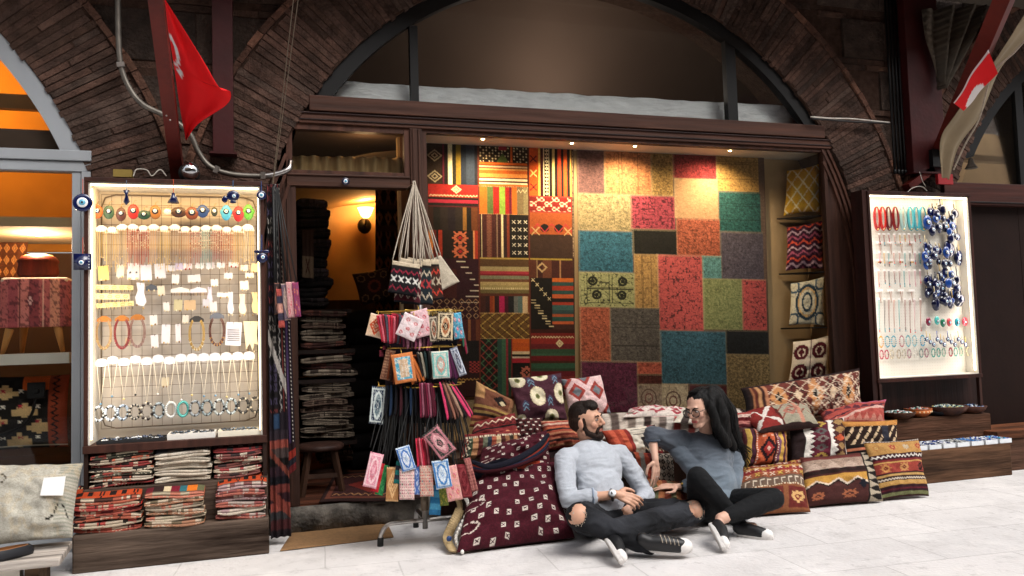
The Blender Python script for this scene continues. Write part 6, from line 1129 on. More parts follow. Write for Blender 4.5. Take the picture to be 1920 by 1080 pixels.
for i in range(nfl):
    a = np.array(L_[int(i / (nfl - 1) * (len(L_) - 1))]); b_ = np.array(R__[int(i / (nfl - 1) * (len(R__) - 1))])
    for j in range(36): u = j / 35; P[i, j] = a * (1 - u) + b_ * u; P[i, j, 1] += -.028 * math.sin(u * math.pi) * math.sin(u * 7 + i * .02) * min(1, i / 12)
o = sheet('flag', c, P, mflag, None, off=np.array([0, .003, 0]), back='#a80c10'); tag(o, 'large red flag with a white crescent and star hanging in folds from the left brace', 'flag')
c = CV(80, 80, '#dc1018'); c.m(((c.X - 1.0) / .42) ** 2 + ((c.Y - .62) / .3) ** 2 < 1, '#e4dcdc').rect(0, 0, .1, 1, '#c8b8b8').rect(0, 0, .13, .02, '#fff')
a1, a2, a3, a4 = at(1846, 96, -1.16), at(1864, 140, -1.12), at(1803, 209, -.76), at(1784, 194, -.80)
U, V = np.meshgrid(np.linspace(0, 1, 30), np.linspace(1, 0, 30)); P = bil([a4, a3, a2, a1], U, V); P[..., 1] -= .02 + .012 * np.sin(V * 8)
tag(sheet('flag', c, P, mflag, None, off=np.array([0, .003, 0]), back='#a80c10'), 'small red flag with a white crescent tied along the right brace', 'flag')
# awning cloth bunched at the right brace
def drape(lab, Lp, Rp, amp, m, fr=4, back='#4c4236'):
    A, B = curve(Lp, 10), curve(Rp, 10); n = 50; P = np.zeros((n, 40, 3))
    for i in range(n):
        a = np.array(A[int(i / (n - 1) * (len(A) - 1))]); b_ = np.array(B[int(i / (n - 1) * (len(B) - 1))])
        for j in range(40): u = j / 39; P[i, j] = a * (1 - u) + b_ * u; P[i, j, 1] -= amp * math.sin(u * fr * math.pi + i * .05) * math.sin(math.pi * min(u * 3, 1) / 2)
    return tag(sheet('awning_cloth', None, P, m, None, off=np.array([0, .004, 0]), back=back), lab, 'awning cloth')
M['canvas2'] = mat('pale_awning_canvas', '#8a7a60', rough=.85, var=.15, vs=5, bump=.2, bs=20)
drape('pale beige awning cloth hanging slack below the right red brace', [at(1935, 5, -1.3), at(1868, 110, -1.02), at(1793, 213, -.68), at(1764, 262, -.48), at(1766, 332, -.3)], [at(2010, 10, -1.2), at(1922, 80, -1.0), at(1878, 130, -.86), at(1842, 215, -.6), at(1800, 275, -.42), at(1782, 336, -.28)], .018, M['canvas2'], 3, '#7a6a50')
drape('dark grey folded awning cloth behind the right red brace', [at(1728, 18, -.2), at(1735, 70, -.2), at(1748, 110, -.2), at(1762, 160, -.2)], [at(1850, 8, -.3), at(1835, 40, -.3), at(1810, 90, -.28), at(1768, 168, -.24)], .05, M['canvas'], 6)
tag(MB('#c8bcaa').tube(curve([at(1925, 72, -1.3), at(1900, 100, -1.15), at(1862, 135, -1.0), at(1850, 170, -.9), at(1835, 225, -.7), at(1810, 270, -.55), at(1788, 318, -.4)], 8), .007, 6).build('wavy_rope', M['cord'], None, True), 'wavy white rope edging the pale awning cloth', 'rope')
tag(MB('#8a0a12').box(at(1760, 345, -.2), at(1781, 328, -.17)).build('red_tag', M['paint']), 'small red metal box hanging above the right cabinet', 'box')
tag(MB('#b8b0a4').tube(curve([at(1700, 362, -.24), at(1712, 352, -.22), at(1728, 350, -.2), at(1738, 358, -.22)], 6), .004, 6).tube(curve([at(1724, 322, -.16), at(1730, 340, -.2), at(1736, 350, -.2)], 6), .003, 6).build('white_cable', M['paint'], None, True), 'thin white cable on top of the right cabinet', 'cable')
b = MB('#c8c0b4'); b.tube(curve([at(1520, 219, -.1), at(1560, 222, -.11), at(1600, 223, -.1), at(1668, 230, -.1)], 8), .006, 6); b.tube(curve([at(1520, 222, -.1), at(1600, 228, -.1), at(1668, 231, -.1)], 8), .008, 6, '#14100e')
tag(b.build('wall_cable', M['paint'], None, True), 'black and white cables strung across the right side of the brick arch', 'cable')
# grey conduit on the left pier
t = thing('conduit_pipe', 'old grey metal conduit curving down between the two left arches', 'pipe', at(450, 322, -.14))
pth = curve([at(221, -10, -.13), at(222, 60, -.13), at(226, 118, -.13), at(240, 160, -.13), at(268, 196, -.14), at(320, 222, -.15), at(355, 250, -.15), at(372, 285, -.14), at(394, 312, -.14), at(430, 326, -.14), at(480, 330, -.14), at(512, 328, -.15), at(540, 318, -.15), at(545, 302, -.12)], 8)
MB('#4c4844').tube(pth, .017, 10).build('pipe_run', mat('old_conduit', '#6a645c', rough=.45, metal=.6, var=.3, vs=12), t, True)
for q in (16, 66, 82): MB('#8a847c').bar(pth[q], pth[q] + (pth[q + 1] - pth[q]).normalized() * .03, .045, .045).build('pipe_clip', M['metal'], t)
MB('#c0bcb4').tube(pth[84:], .019, 10).build('bright_sleeve', M['metal'], t, True)
for k in range(2):
    tag(MB('#5a5048').tube([at(560 - k * 9, -8, -.9), at(530 - k * 4, 215, -.5), at(512 - k * 1, 345, -.42)], .0028, 5).build('hanging_wire', M['wire']), ['thin wire hanging down before the left brickwork, right one of two', 'thin wire hanging down before the left brickwork, left one of two'][k], 'wire')
b = MB(); p = at(648, 340, -.045); eye(b, p, .026, '#0c1030', 18); tag(b.build('evil_eye', M['gloss'], None, True), 'single blue evil eye fixed on the door head', 'charm')
# left window display
def inwin(x, y): return at(x, y, .45)
t = thing('ottoman', 'footstool covered in faded red carpet on tapered wooden legs in the left window', 'ottoman', at(65, 660, .5))
c = CV(110, 60, '#8c3c3c').vs(0, 0, 1, 1, ['#a04c4c', '#8c3840', '#b06058', '#7c3038', '#a04a48', '#b8765c', '#8c4040']).flor(0, 0, 1, 1, '#3c1c24', 5, .09, 8, .7).rect(.3, 0, .32, 1, '#4c2028').rect(.62, 0, .64, 1, '#c89880').star(.45, .45, .06, .2, '#5c2430', '#c89890').wear(.2).dull(.8, 1.7)
a, b_ = at(-6, 615, .3), at(131, 615, .3); zt_ = at(65, 523, .3).z
nU, nV = 60, 30; P = np.zeros((nV, nU, 3))
for i in range(nV):
    for j in range(nU):
        u, v_ = j / (nU - 1), i / (nV - 1); P[i, j] = (a.x + (b_.x - a.x) * u, .30 + .03 * (abs(2 * u - 1) ** 6), zt_ - (zt_ - a.z) * v_ - .012 * abs(2 * u - 1) ** 8 * (1 - v_))
sheet('carpet_cover', c, P, M['cloth'], t, off=np.array([0, .02, 0]))
MB('#c8bcae').box((a.x + .01, .31, zt_ - .03), (b_.x - .01, .68, zt_ + .012)).build('cushion_top', M['cloth'], t, bevel=.02)
for (x, y0_, dx, Yd) in ((18, 617, -14, .33), (108, 612, 10, .33), (45, 614, -4, .6)): p0, p1 = at(x, y0_, Yd), at(x + dx, y0_ + 48, Yd); MB('#a87c48').tube([p0, p1], [.026, .013], 10).build('leg', M['wood'], t, True)
t = thing('basket', 'round reddish basket shaped drum on the ottoman in the left window', 'basket', at(70, 520, .5)); p = at(72, 524, .48); s_ = .0031
MB('#5a1e14').lathe([(.001, 0), (.1, 0), (.125, .04), (.115, .10), (.125, .12), (.1, .15), (.085, .155), (.001, .155)], p, 26).build('basket_body', M['wood'], t, True)
MB('#ffd8a0').lathe([(.001, .17), (.05, .168), (.085, .158), (.088, .156)], p, 22).build('glowing_rim', mat('lit_rim', '#e0b070', emit='#ffb860', es=2.0, var=0), t, True)
MB('#c8bcaf').box((-4.5, .08, at(60, 683, .1).z), (at(131, 670, .1).x, .62, at(60, 663, .1).z)).build('window_shelf', M['white'], tag(thing('display_shelf', 'thick white shelf across the left shop window below the ottoman', 'shelf', at(60, 680, .3))))
c = CV(60, 90, '#5c3018').wear(.3)
for k in range(5):
    for q in range(4): c.dia(.14 + q * .24, .1 + k * .2, .1, .085, '#b8763c', .55).dia(.14 + q * .24, .1 + k * .2, .04, .035, '#c88c4c', .3)
hang('wall_kilim', 'brown kilim with ochre diamonds hanging inside the left shop window', c, ((-10, 410), (58, 412), (44, 520), (-10, 520)), .9)
c = CV(110, 90, '#1c1816').rect(0, 0, .3, .3, '#b84c1c').rect(.55, 0, 1, .2, '#c85a24')
for (k, (a0, b0)) in enumerate(((.0, .2), (.25, .12), (.15, .5), (.45, .38), (.05, .75), (.6, .6), (.4, .78))):
    for q in range(5): c.rect(a0 + q * .05, b0 + abs(q - 2) * .045, a0 + q * .05 + .055, b0 + .2 - abs(q - 2) * .02, '#c0a070')
c.grid(.1, .1, .8, .95, 4, 4, lambda s, x, y, i, j: s.x(x, y, .022, .01, ['#d8d0c0', '#a82838'][(i + j) % 2])).rect(.82, 0, 1, 1, '#8c3c24').zigv(0, 1, .88, .03, .08, .015, '#1c1816').rect(.0, .95, 1, .97, '#c8bca8').wear(.15).dull(1, 1.5)
pillow('kilim_pillow', 'large black, cream and orange kilim pillow behind the glass of the left window', c, PX(((-60, 850), (128, 838), (131, 702), (-60, 706)), .32, .36), .07, .04, seed=51, back='#2c1c18')
t = thing('wall_socket', 'black twin socket with a looping cable inside the left window', 'socket', at(68, 730, .2)); MB('#141212').box(at(50, 748, .22), at(86, 716, .24)).build('socket_box', M['black'], t, bevel=.006)
MB('#141212').tube(curve([at(66, 748, .21), at(60, 775, .2), at(40, 800, .2), at(-5, 818, .2)], 8), .009, 8).build('cable', M['black'], t, True); MB('#302c2c').lathe([(.001, 0), (.02, 0), (.02, .008), (.001, .008)], at(68, 733, .218), 14, ax=Vector((0, -1, 0))).build('plug', M['black'], t, True)
# big pale carpet pillow on the low bench, shoe
c = CV(120, 90, '#a8a498').speck(0, 0, 1, 1, .2).hs(.82, 0, 1, 1, ['#8c8c80', '#a8a498'] * 22).wear(.14, 8).flor(0, 0, 1, 1, '#b8a480', 14, .08, 5, .3)
c.m(c.box(.74, .6, .96, .98) & (np.abs(np.sin(c.X * 34) * .05 + np.abs(c.X - .87) * 1.2 + .62 - c.Y) < .018), '#1c1814').m(c.box(.28, .18, .36, .3) & (np.abs(np.sin(c.Y * 60) * .02 + .32 - c.X) < .01), '#4c4438')
a0, a1 = at(-60, 1030, -.72), at(136, 1008, -.72)
pillow('carpet_pillow', 'large pale grey worn carpet pillow lying on the bench at the far left', c, [Vector((a0.x, -.74, a0.z)), a1, at(156, 868, -.52), at(-50, 872, -.52)], .10, .05, seed=61, back='#8a8678', res=70, wr=.012, cat='pillow')
t_ = .5; tag(MB('#e4e2e0').hexa([q + d for d in (Vector((0, 0, 0)), Vector((0, .004, 0))) for q in (at(75, 929, -.735), at(118, 929, -.735), at(123, 893, -.715), at(82, 896, -.715))]).build('paper_label', M['card']), 'blank square of white paper on the pale carpet pillow', 'paper')
lb = thing('low_bench', 'low pale weathered plank bench at the far left edge', 'bench', at(60, 1040, -.7)); z_ = at(60, 1030, -.72).z
MB('#a8a098').hexa([(-2.2, -.98, z_ - .04), (at(112, 1052, -.98).x, -.98, z_ - .04), (at(136, 1010, -.6).x, -.60, z_ - .04), (-2.2, -.60, z_ - .04), (-2.2, -.98, z_), (at(112, 1050, -.98).x, -.98, z_), (at(136, 1010, -.6).x, -.60, z_), (-2.2, -.60, z_)]).build('bench_top', M['oldwood'], lb, bevel=.006)
MB('#5a4838').box((at(48, 1070, -.9).x, -.92, 0), (at(74, 1070, -.9).x, -.68, z_ - .041)).build('leg', M['oldwood'], lb); MB('#5a4838').box((-2.1, -.92, 0), (-2.0, -.68, z_ - .041)).build('leg', M['oldwood'], lb)
MB('#d8d4cc').box((at(-60, 1075, -.86).x, -.87, .0), (at(38, 1070, -.86).x, -.80, z_ - .05)).build('side_panel', M['white'], lb)
t = thing('slip_on_shoe', 'black flat shoe with brown lining on the low bench', 'shoe', at(15, 1040, -.9)); p = at(14, 1036, -.88)
def shoe_shell(c0, L, W, H, ang, open_=True):
    b = MB(); n = 20; ca, sa = math.cos(ang), math.sin(ang); v = []
    for lv, (sc_, hh) in enumerate(((1, 0), (1.04, .3), (.96, .75), (.86, 1))):
        for k in range(n):
            a = 2 * math.pi * k / n; x = math.cos(a) * L / 2; y = math.sin(a) * W / 2 * (1 - .22 * math.cos(a)) ; h_ = hh * H * (1 - .45 * max(0, -math.cos(a)) * 0 - .35 * max(0, math.cos(a)) * .0)
            v.append((c0[0] + (x * ca - y * sa) * sc_, c0[1] + (x * sa + y * ca) * sc_, c0[2] + h_))
    f = [tuple(range(n - 1, -1, -1))] + [(i * n + k, i * n + (k + 1) % n, (i + 1) * n + (k + 1) % n, (i + 1) * n + k) for i in range(3) for k in range(n)]; return v, f
v, f = shoe_shell((p.x, p.y, z_ + .002), .24, .09, .05, R_(35)); raw_mesh('shoe_upper', v, f, M['paint'], t, True, fcol=[hx('#14161c')] * len(f))
v, f = shoe_shell((p.x, p.y, z_ + .012), .215, .074, .042, R_(35)); raw_mesh('lining', v, f, M['paint'], t, True, fcol=[hx('#8a5c34')] * len(f))
# ================================================================== POUCH RACK BY THE DOOR
RY = -.66
def rotrect(x, y, w_, h_, deg, Y, Yt=None):
    a = R_(deg); o = []
    for (u, v_) in ((-1, 1), (1, 1), (1, -1), (-1, -1)):
        dx, dy = u * w_ / 2, v_ * h_ / 2; o.append(at(x + dx * math.cos(a) + dy * math.sin(a), y - dx * math.sin(a) + dy * math.cos(a), (Y if v_ > 0 else (Yt if Yt is not None else Y)) - .012 * u * 0))
    return o
pc = at(797, 975, RY); zb = pc.z
rk = thing('pouch_rack', 'round chrome standing rack on curved legs by the open doorway', 'rack', (pc.x, RY, 0))
ztop = at(790, 572, RY).z
MB('#b8b4b0').tube([(pc.x, RY, zb - .05), (pc.x, RY, ztop)], .017, 12).build('pole', M['metal'], rk, True)
MB('#3a342f').tube([(pc.x, RY, zb + .06), (pc.x, RY, zb + .16)], .024, 12).build('collar', M['wire'], rk, True)
fl = gr(713, 1024, 0)
for (fx, fy) in ((fl.x, fl.y), (pc.x + .38, RY + .02), (pc.x + .02, RY + .42)):
    d = Vector((fx - pc.x, fy - RY, 0)); q = [Vector((pc.x, RY, zb)), Vector((pc.x, RY, zb)) + d * .5 + Vector((0, 0, -.004)), Vector((pc.x, RY, zb)) + d * .82 + Vector((0, 0, -.012)), Vector((pc.x + d.x * .97, RY + d.y * .97, zb * .55)), Vector((fx, fy, .03))]
    l = MB('#b8b4b0').tube(curve(q, 6), .0135, 10).build('leg', M['metal'], rk, True); MB('#0a0a0a').tube([(fx, fy, 0), (fx + (pc.x - fx) * .01, fy, .05)], .019, 10).build('rubber_foot', M['rubber'], l, True)
for (y, rr) in ((585, .24), (651, .22), (722, .24)):
    z = at(790, y, RY).z; b = MB('#8c7c50'); b.tube([(pc.x + rr * math.cos(a), RY + rr * math.sin(a), z) for a in [k * .3 for k in range(21)]], .004, 6, closed=True)
    for k in range(6): a = k * 1.047; b.tube([(pc.x, RY, z + .01), (pc.x + (rr + .03) * math.cos(a), RY + (rr + .03) * math.sin(a), z + .006)], .0035, 5)
    b.build('ring', M['gold'], rk, True)
def des(kind, a, b_, c_=None):
    c = CV(40, 56, a)
    if kind == 'dia': c.dia(.5, .5, .42, .4, b_, .7).star(.5, .5, .25, .22, b_, a).rect(0, 0, 1, .06, c_ or b_).rect(0, .94, 1, 1, c_ or b_)
    elif kind == 'flow': [c.ell(x, y, .1, .07, b_).ell(x, y, .04, .03, c_ or a) for x, y in ((.3, .25), (.7, .3), (.45, .6), (.75, .75), (.2, .82))]; c.flor(0, 0, 1, 1, c_ or b_, 5, .05, 7, .5)
    elif kind == 'orn': c.rect(.06, .05, .94, .95, b_).rect(.14, .1, .86, .9, a).ell(.5, .5, .3, .36, b_).ell(.5, .5, .22, .28, c_ or a).star(.5, .5, .16, .16, a, b_).flor(0, 0, 1, 1, b_, 3, .07, 4, .6)
    elif kind == 'dots': c.grid(0, 0, 1, 1, 8, 11, lambda s, x, y, i, j: s.ell(x, y, .03, .022, b_ if (i * 3 + j * 5) % 4 else (c_ or b_)))
    elif kind == 'tile': c.rect(.14, .12, .86, .88, b_).rect(.3, .22, .7, .78, c_ or a).flor(.14, .12, .86, .88, '#e0d8c8', 4, .07, 6, .8)
    elif kind == 'str': c.hs(0, 0, 1, 1, [a, b_, c_ or a, b_, a])
    return c.wear(.1, 3)
GQ = 'small pouches hanging on the rack'
def pouch(x, y, w_, h_, deg, dY, cv, lab, strap=None, th=.010, Yt=None, scol='#0c0c10', back=None, side=None):
    w_ *= 1.08; h_ *= 1.08
    Y = RY + dY; cs = rotrect(x, y, w_, h_, deg, Y, None if Yt is None else RY + Yt)
    o = pillow('hanging_pouch', lab + ' on the rack', cv, cs, th, .015, seed=int(x + y), back=back or '#4a3a34', res=30, wr=.0015, group=GQ, cat='pouch', fat=.25)
    c0 = Vector(bil(cs, np.array([.5]), np.array([.97]))[0]); b = MB(scol)
    if strap:
        p = at(strap[0], strap[1], RY + dY * .7)
        for q in (-1, 1): e = Vector(bil(cs, np.array([.5 + q * .38]), np.array([.96]))[0]); b.tube(curve([e, e.lerp(p, .5) + Vector((q * .006, .0, -.008)), p], 5), .0032, 5)
        b.build('strap', M['rubber'], o, True)
    else: b.tube([c0, c0 + Vector((0, .02, .025)), c0 + Vector((0, .04, .03))], .0025, 5, '#a89060'); b.build('hook_loop', M['gold'], o, True)
    return o
def fan(x0, y0, x1, y1, n, w_, h_, d0, d1, dY0, dY1, cols, lab):    # a sheaf of pouches seen nearly edge on
    for k in range(n):
        t = k / max(n - 1, 1); x = x0 + (x1 - x0) * t; y = y0 + (y1 - y0) * t + rnd.uniform(-1.5, 1.5); Y = RY + dY0 + (dY1 - dY0) * t; cs = rotrect(x, y, w_, h_ + rnd.uniform(-3, 3), d0 + (d1 - d0) * t, Y); 
        for i, e in enumerate(cs): e.y += (.045 if i in (1, 2) else -.02)
        pillow('hanging_pouch', f'{lab} on the rack', CV(8, 8, cols[k % len(cols)]).vs(0, 0, 1, 1, [cols[k % len(cols)], cols[(k + 1) % len(cols)], cols[k % len(cols)]]).wear(.2), cs, .008, .02, seed=k, back=hx(cols[k % len(cols)], .5), res=14, wr=.001, group=GQ, cat='pouch', fat=.3)
PK, WH_ = '#d8a0a4', '#e0d8d4'
fan(716, 614, 752, 618, 9, 12, 52, 12, -6, -.22, -.2, ['#a82434', '#c8606c', '#7c1c28', '#4c4a54', '#b83848'], 'tightly packed red and grey pouch in the top tier')
fan(760, 640, 806, 646, 7, 12, 26, 4, -8, -.2, -.2, ['#7c3c54', '#b87c8c', '#4c2c34'], 'one of the rose pouches just under the top tier')
fan(746, 590, 800, 588, 4, 26, 8, 0, 0, -.1, -.1, ['#a8283c', '#2c2c30'], 'one of the pouches lying flat over the top ring')
pouch(705, 611, 28, 40, -14, -.19, des('dia', '#e0c0a0', '#c8502c', '#e0c8b0'), 'orange and cream diamond pouch, leftmost of the top tier')
pouch(791, 606, 30, 48, 14, -.235, des('flow', '#dcb4b8', '#c84858', '#e0c8c8'), 'pink rose printed pouch behind the white one in the top tier')
pouch(768, 613, 36, 42, -24, -.262, des('flow', '#e0d0d0', '#c06868', '#d8b8b8'), 'white pouch with small pink flowers tilted in the top tier')
pouch(813, 617, 16, 46, 4, -.235, des('orn', '#241c1c', '#c8b8a0', '#8c4c34'), 'narrow black and cream ornate pouch in the top tier')
pouch(835, 612, 28, 50, -2, -.25, des('orn', '#201a1a', '#d8c4a0', '#b06840'), 'black cream and orange ornate pouch in the top tier')
pouch(858, 611, 18, 46, 8, -.20, des('flow', '#4c9cb8', '#c84c5c', '#d8d8d8'), 'sky blue flowered pouch, rightmost of the top tier')
for k in range(9): pass
fan(806, 586, 846, 584, 5, 10, 10, 0, 10, -.22, -.2, ['#c8b078', '#8c7440'], 'one of the tiny gold cords over the top ring')
fan(868, 625, 872, 640, 2, 8, 50, 8, 12, -.15, -.12, ['#245c44', '#7c1c34'], 'one of the green and maroon pouches at the right of the top tier')
pouch(727, 684, 17, 54, -12, -.19, des('dots', '#6c4434', '#b88c6c'), 'brown dotted pouch, leftmost of the middle tier')
fan(733, 688, 742, 694, 3, 10, 52, -8, -2, -.19, -.2, ['#7c3c20', '#3c241c'], 'one of the dark brown pouches behind the picture pouch')
pouch(757, 690, 38, 52, 9, -.27, des('tile', '#c87844', '#4ca0b8', '#c8a888'), 'orange bordered picture pouch in blue and cream in the middle tier')
fan(772, 692, 788, 690, 4, 16, 52, 16, 28, -.24, -.22, ['#b86430', '#4c2418', '#a8582c'], 'one of the rust orange pouches fanned in the middle tier')
fan(790, 684, 808, 684, 4, 10, 50, 14, 4, -.22, -.2, ['#201c1c', '#8c8474', '#1c2c2c'], 'one of the black pouches fanned in the middle tier')
pouch(826, 684, 30, 48, 4, -.26, des('orn', '#d8d0c4', '#78b8b0', '#c89080'), 'white teal and rose ornate pouch in the middle tier')
fan(840, 684, 852, 684, 4, 10, 52, 4, 14, -.24, -.18, ['#4c1c40', '#6c2c54', '#38142c'], 'one of the purple pouches in the middle tier')
pouch(859, 678, 14, 52, 20, -.19, des('orn', '#5c6478', '#c0c4cc', '#3c3848'), 'blue grey ornate pouch, rightmost of the middle tier')
pouch(708, 760, 25, 66, -5, -.20, des('orn', '#1c2c44', '#c8d0cc', '#5c7078'), 'long navy and white medallion pouch alone at the left of the lower tier', None, .006)
fan(792, 750, 814, 750, 6, 12, 66, 2, 6, -.25, -.24, ['#6c1c34', '#8c5060', '#4c1424'], 'one of the maroon striped pouches in the lower tier')
fan(836, 752, 866, 748, 7, 12, 72, 12, 32, -.24, -.18, ['#c83c64', '#2c1c1c', '#8c5c4c', '#4c3028', '#9c7c68', '#1c1818'], 'one of the fanned pink and brown pouches at the right of the lower tier')
fan(786, 848, 800, 850, 5, 12, 56, 4, 8, -.26, -.25, ['#c83048', '#7c1c28', '#d8707c'], 'one of the crimson pouches hidden in the middle of the straps')
fan(706, 900, 880, 902, 13, 15, 50, -10, 12, -.13, -.13, ['#5c2c34', '#3c4c50', '#8c7464', '#2c3c54', '#7c4c44', '#4c3c4c'], 'dark little pouch hanging deep in the bottom tier')
fan(726, 752, 782, 752, 7, 10, 56, -4, 2, -.21, -.22, ['#16161c', '#1c2c44', '#14141a', '#3c1820'], 'dark pouch hanging among the black cords')
LOW = [(717, 900, 14, 54, -14, des('flow', '#2c7c48', '#50a868'), 'dark green long pouch', (748, 726)), (708, 895, 14, 52, -13, des('str', '#b82430', '#c83c48'), 'plain red long pouch', (738, 726)), (817, 938, 20, 52, -4, des('str', '#2c6c98', '#4c94b8'), 'plain blue pouch hanging lowest', (806, 726)), (831, 925, 15, 44, 6, des('flow', '#6c7c3c', '#b8a850'), 'olive flowered pouch', (812, 726)),
       (870, 902, 25, 60, 5, des('orn', '#6c2028', '#8c3c40', '#5c1820'), 'dark red medallion pouch', (838, 726)), (883, 890, 12, 60, 14, des('dots', '#a86c64', '#6c2c34'), 'narrow dusty rose pouch, rightmost of the bottom tier', (846, 726)), (736, 908, 22, 60, -2, des('dia', '#a8784c', '#d0a878'), 'tan pouch with a pale diamond', (758, 726)), (748, 886, 14, 40, -8, des('str', '#1c6c68', '#2c2c38'), 'teal and black small pouch', (756, 726)),
       (700, 882, 24, 62, -13, des('orn', '#d88c9c', '#e8c4c8', '#d07888'), 'rose pink medallion long pouch, leftmost of the bottom tier', (738, 726)), (783, 900, 14, 52, -3, des('flow', '#4868a8', '#c8d0e0'), 'narrow blue and white pouch', (784, 726)), (763, 908, 26, 54, 0, des('dots', '#dcc0b8', '#a85468', '#5c6c58'), 'pale pink pouch sprinkled with tiny flowers', (770, 726)), (800, 902, 24, 54, 1, des('dots', '#c8a898', '#b03c44', '#6c7878'), 'beige pouch sprinkled with red dots', (792, 726)),
       (761, 860, 25, 44, 17, des('orn', '#c8d4dc', '#3c70b8', '#e0e4e8'), 'light blue and white medallion pouch, higher of two alike', (776, 726)), (848, 906, 26, 62, 11, des('flow', '#d89c98', '#c85070', '#c8a878'), 'salmon pouch with big pink flowers', (824, 726)), (829, 889, 29, 50, 10, des('orn', '#c8d4dc', '#3878b8', '#dce4e8'), 'light blue and white medallion pouch, lower right of two alike', (814, 726)), (824, 830, 34, 56, 38, des('orn', '#283830', '#b87880', '#d8a8a8'), 'dark green carpet patterned pouch with a pink border, tilted', (820, 735))]
for i, (x, y, w_, h_, a_, cv, lab, sp) in enumerate(LOW): pouch(x, y, w_, h_, a_, -.20 - .007 * i, cv, lab, sp, .009)
GS = 'black straps'
b = MB('#0b0b10')
for k in range(80):
    x0 = 722 + k * 1.72 + rnd.uniform(-2, 2); x1 = x0 + (x0 - 790) * rnd.uniform(-.1, .45) + rnd.uniform(-6, 6); y1 = rnd.uniform(800, 885)
    b.tube(curve([at(790 + (x0 - 790) * .9, 722, RY - .18), at((x0 + x1) / 2, (722 + y1) / 2, RY - .2 + rnd.uniform(-.02, .03)), at(x1, y1, RY - .19)], 5), .0038, 4, rnd.choice(['#0b0b10', '#0b0b10', '#101018', '#2c1018', '#14283c', '#4c1c2c']))
tag(b.build('black_straps', M['rubber'], None, True), 'thick curtain of thin black cords hanging from the lowest rack ring', 'cords', kind='stuff')
b = MB('#1c1c1e')
fan(716, 664, 722, 652, 2, 10, 10, 0, 0, -.2, -.2, ['#5c1c28'], 'one of the tiny maroon tags at the left of the rack')
for k in range(3): pillow('hanging_pouch', ['dark purple backed pouch deep inside the rack, left one', 'dark backed pouch deep inside the rack, middle one', 'dark backed pouch deep inside the rack, right one'][k], CV(8, 8, ['#1c1018', '#181014', '#141018'][k]), rotrect(745 + k * 45, 700, 46, 190, 0, RY - .05), .02, .02, seed=k, back='#100c10', res=14, group=GQ, cat='pouch')
# woven bags on white ropes above the rack
HK = at(776, 347, -.30)
tag(MB('#3a322c').tube(curve([HK + Vector((0, .28, .02)), HK + Vector((0, .08, .015)), HK + Vector((0, -.01, -.01)), HK + Vector((0, -.02, .02))], 6), .005, 6).build('bag_hook', M['wire'], None, True), 'iron hook on the door post from which the woven bags hang', 'hook')
def bagcv(a, b_, c_):
    c = CV(60, 60, a).rect(0, 0, 1, .14, '#b8a890').hs(0, .14, 1, .2, ['#1c1616']).zig(0, 1, .32, .05, .2, .02, b_).grid(0, .42, 1, .68, 4, 1, lambda s, x, y, i, j: s.x(x, y, .1, .025, c_).dia(x, y, .05, .05, c_, .4)).zig(0, 1, .82, .06, .25, .025, b_).rect(0, .93, 1, 1, '#1c1c20'); return c.wear(.15)
for i, (px, Y, cv, lab) in enumerate([(((798, 562), (862, 528), (826, 478), (806, 486)), -.40, CV(20, 20, '#b8ac98').rect(0, 0, 1, 1, '#b8ac98').wear(.1), 'plain cream triangular cloth bag, rightmost of the rope bags'), (((778, 572), (832, 560), (822, 486), (786, 484)), -.42, bagcv('#3c241c', '#c84030', '#b8a890'), 'brown woven rope bag with red zigzags behind the others'),
      (((752, 570), (812, 572), (808, 488), (764, 482)), -.46, bagcv('#20282c', '#c8b8a0', '#a83838'), 'dark grey woven rope bag with cream zigzags in the middle'), (((738, 566), (788, 572), (792, 490), (748, 482)), -.50, bagcv('#4c1c24', '#b8a898', '#d0c8b8'), 'maroon woven rope bag second from the left'), (((727, 548), (782, 558), (788, 496), (736, 488)), -.54, bagcv('#1a1618', '#8c2438', '#d8d4cc'), 'black woven rope bag with white crosses, frontmost')]):
    cs = PX(px, Y, Y + .02); o = pillow('woven_bag', lab, cv, cs, .014, .02, seed=i, back='#2c201c', res=36, wr=.002, group='woven bags hanging on white ropes', cat='bag', fat=.3); b = MB('#a89c8c')
    tl, tr = cs[3], cs[2]
    for e, k in ((tl, -1), (tl.lerp(tr, .25), -.5), (tl.lerp(tr, .75), .5), (tr, 1)): b.tube(curve([e, e.lerp(HK, .5) + Vector((k * .012, -.006 * i, -.01)), HK + Vector((k * .008, -.02, 0)), HK + Vector((0, -.02, .015))], 5), .0038, 6)
    b.build('rope_strap', M['cord'], o, True)
# long kilim strips and pouches on the door's left side
c = CV(60, 300, '#17120f', 0, 0, 60, 300)
r3 = random.Random(3); y = 0
while y < 210:
    k = r3.randrange(4); c.rect(0, y, 60, y + 10, ['#17120f', '#241824', '#2c1414', '#1c1418'][k]); c.grid(4, y + 1, 30, y + 9, 3, 1, lambda s, x, yy, i, j: s.x(x, yy, 3, .9, ['#c0b4a8', '#a82c20', '#a82c20', '#5c4c78'][k])); y += r3.choice([10, 12, 8])
c.zigv(0, 215, 40, 3, 8, 1.4, '#b8b0a8').vs(48, 0, 56, 215, ['#8c2418', '#17120f']).dashv(0, 215, 58, 1.2, 4, '#c8bca8').m((np.abs(c.X * .8 - c.Y + 130) < 6) & (c.Y < 215), '#c8bcb0').rect(0, 196, 60, 212, '#281c28').rect(14, 198, 34, 210, '#1c4c78').hs(0, 212, 60, 300, ['#3c2c38', '#b84020', '#5c4844', '#17120f', '#3c1c2c', '#14101c', '#8c2c1c', '#3c1420', '#b83c1c', '#3c3c40', '#5c1c20', '#241820'])
c.m((np.abs(c.Y - 228 - c.X * .35) < 3), '#a03c18').m((np.abs(c.Y - 262 - c.X * .3) < 5), '#a03414').wear(.2).dull(.7, .6)
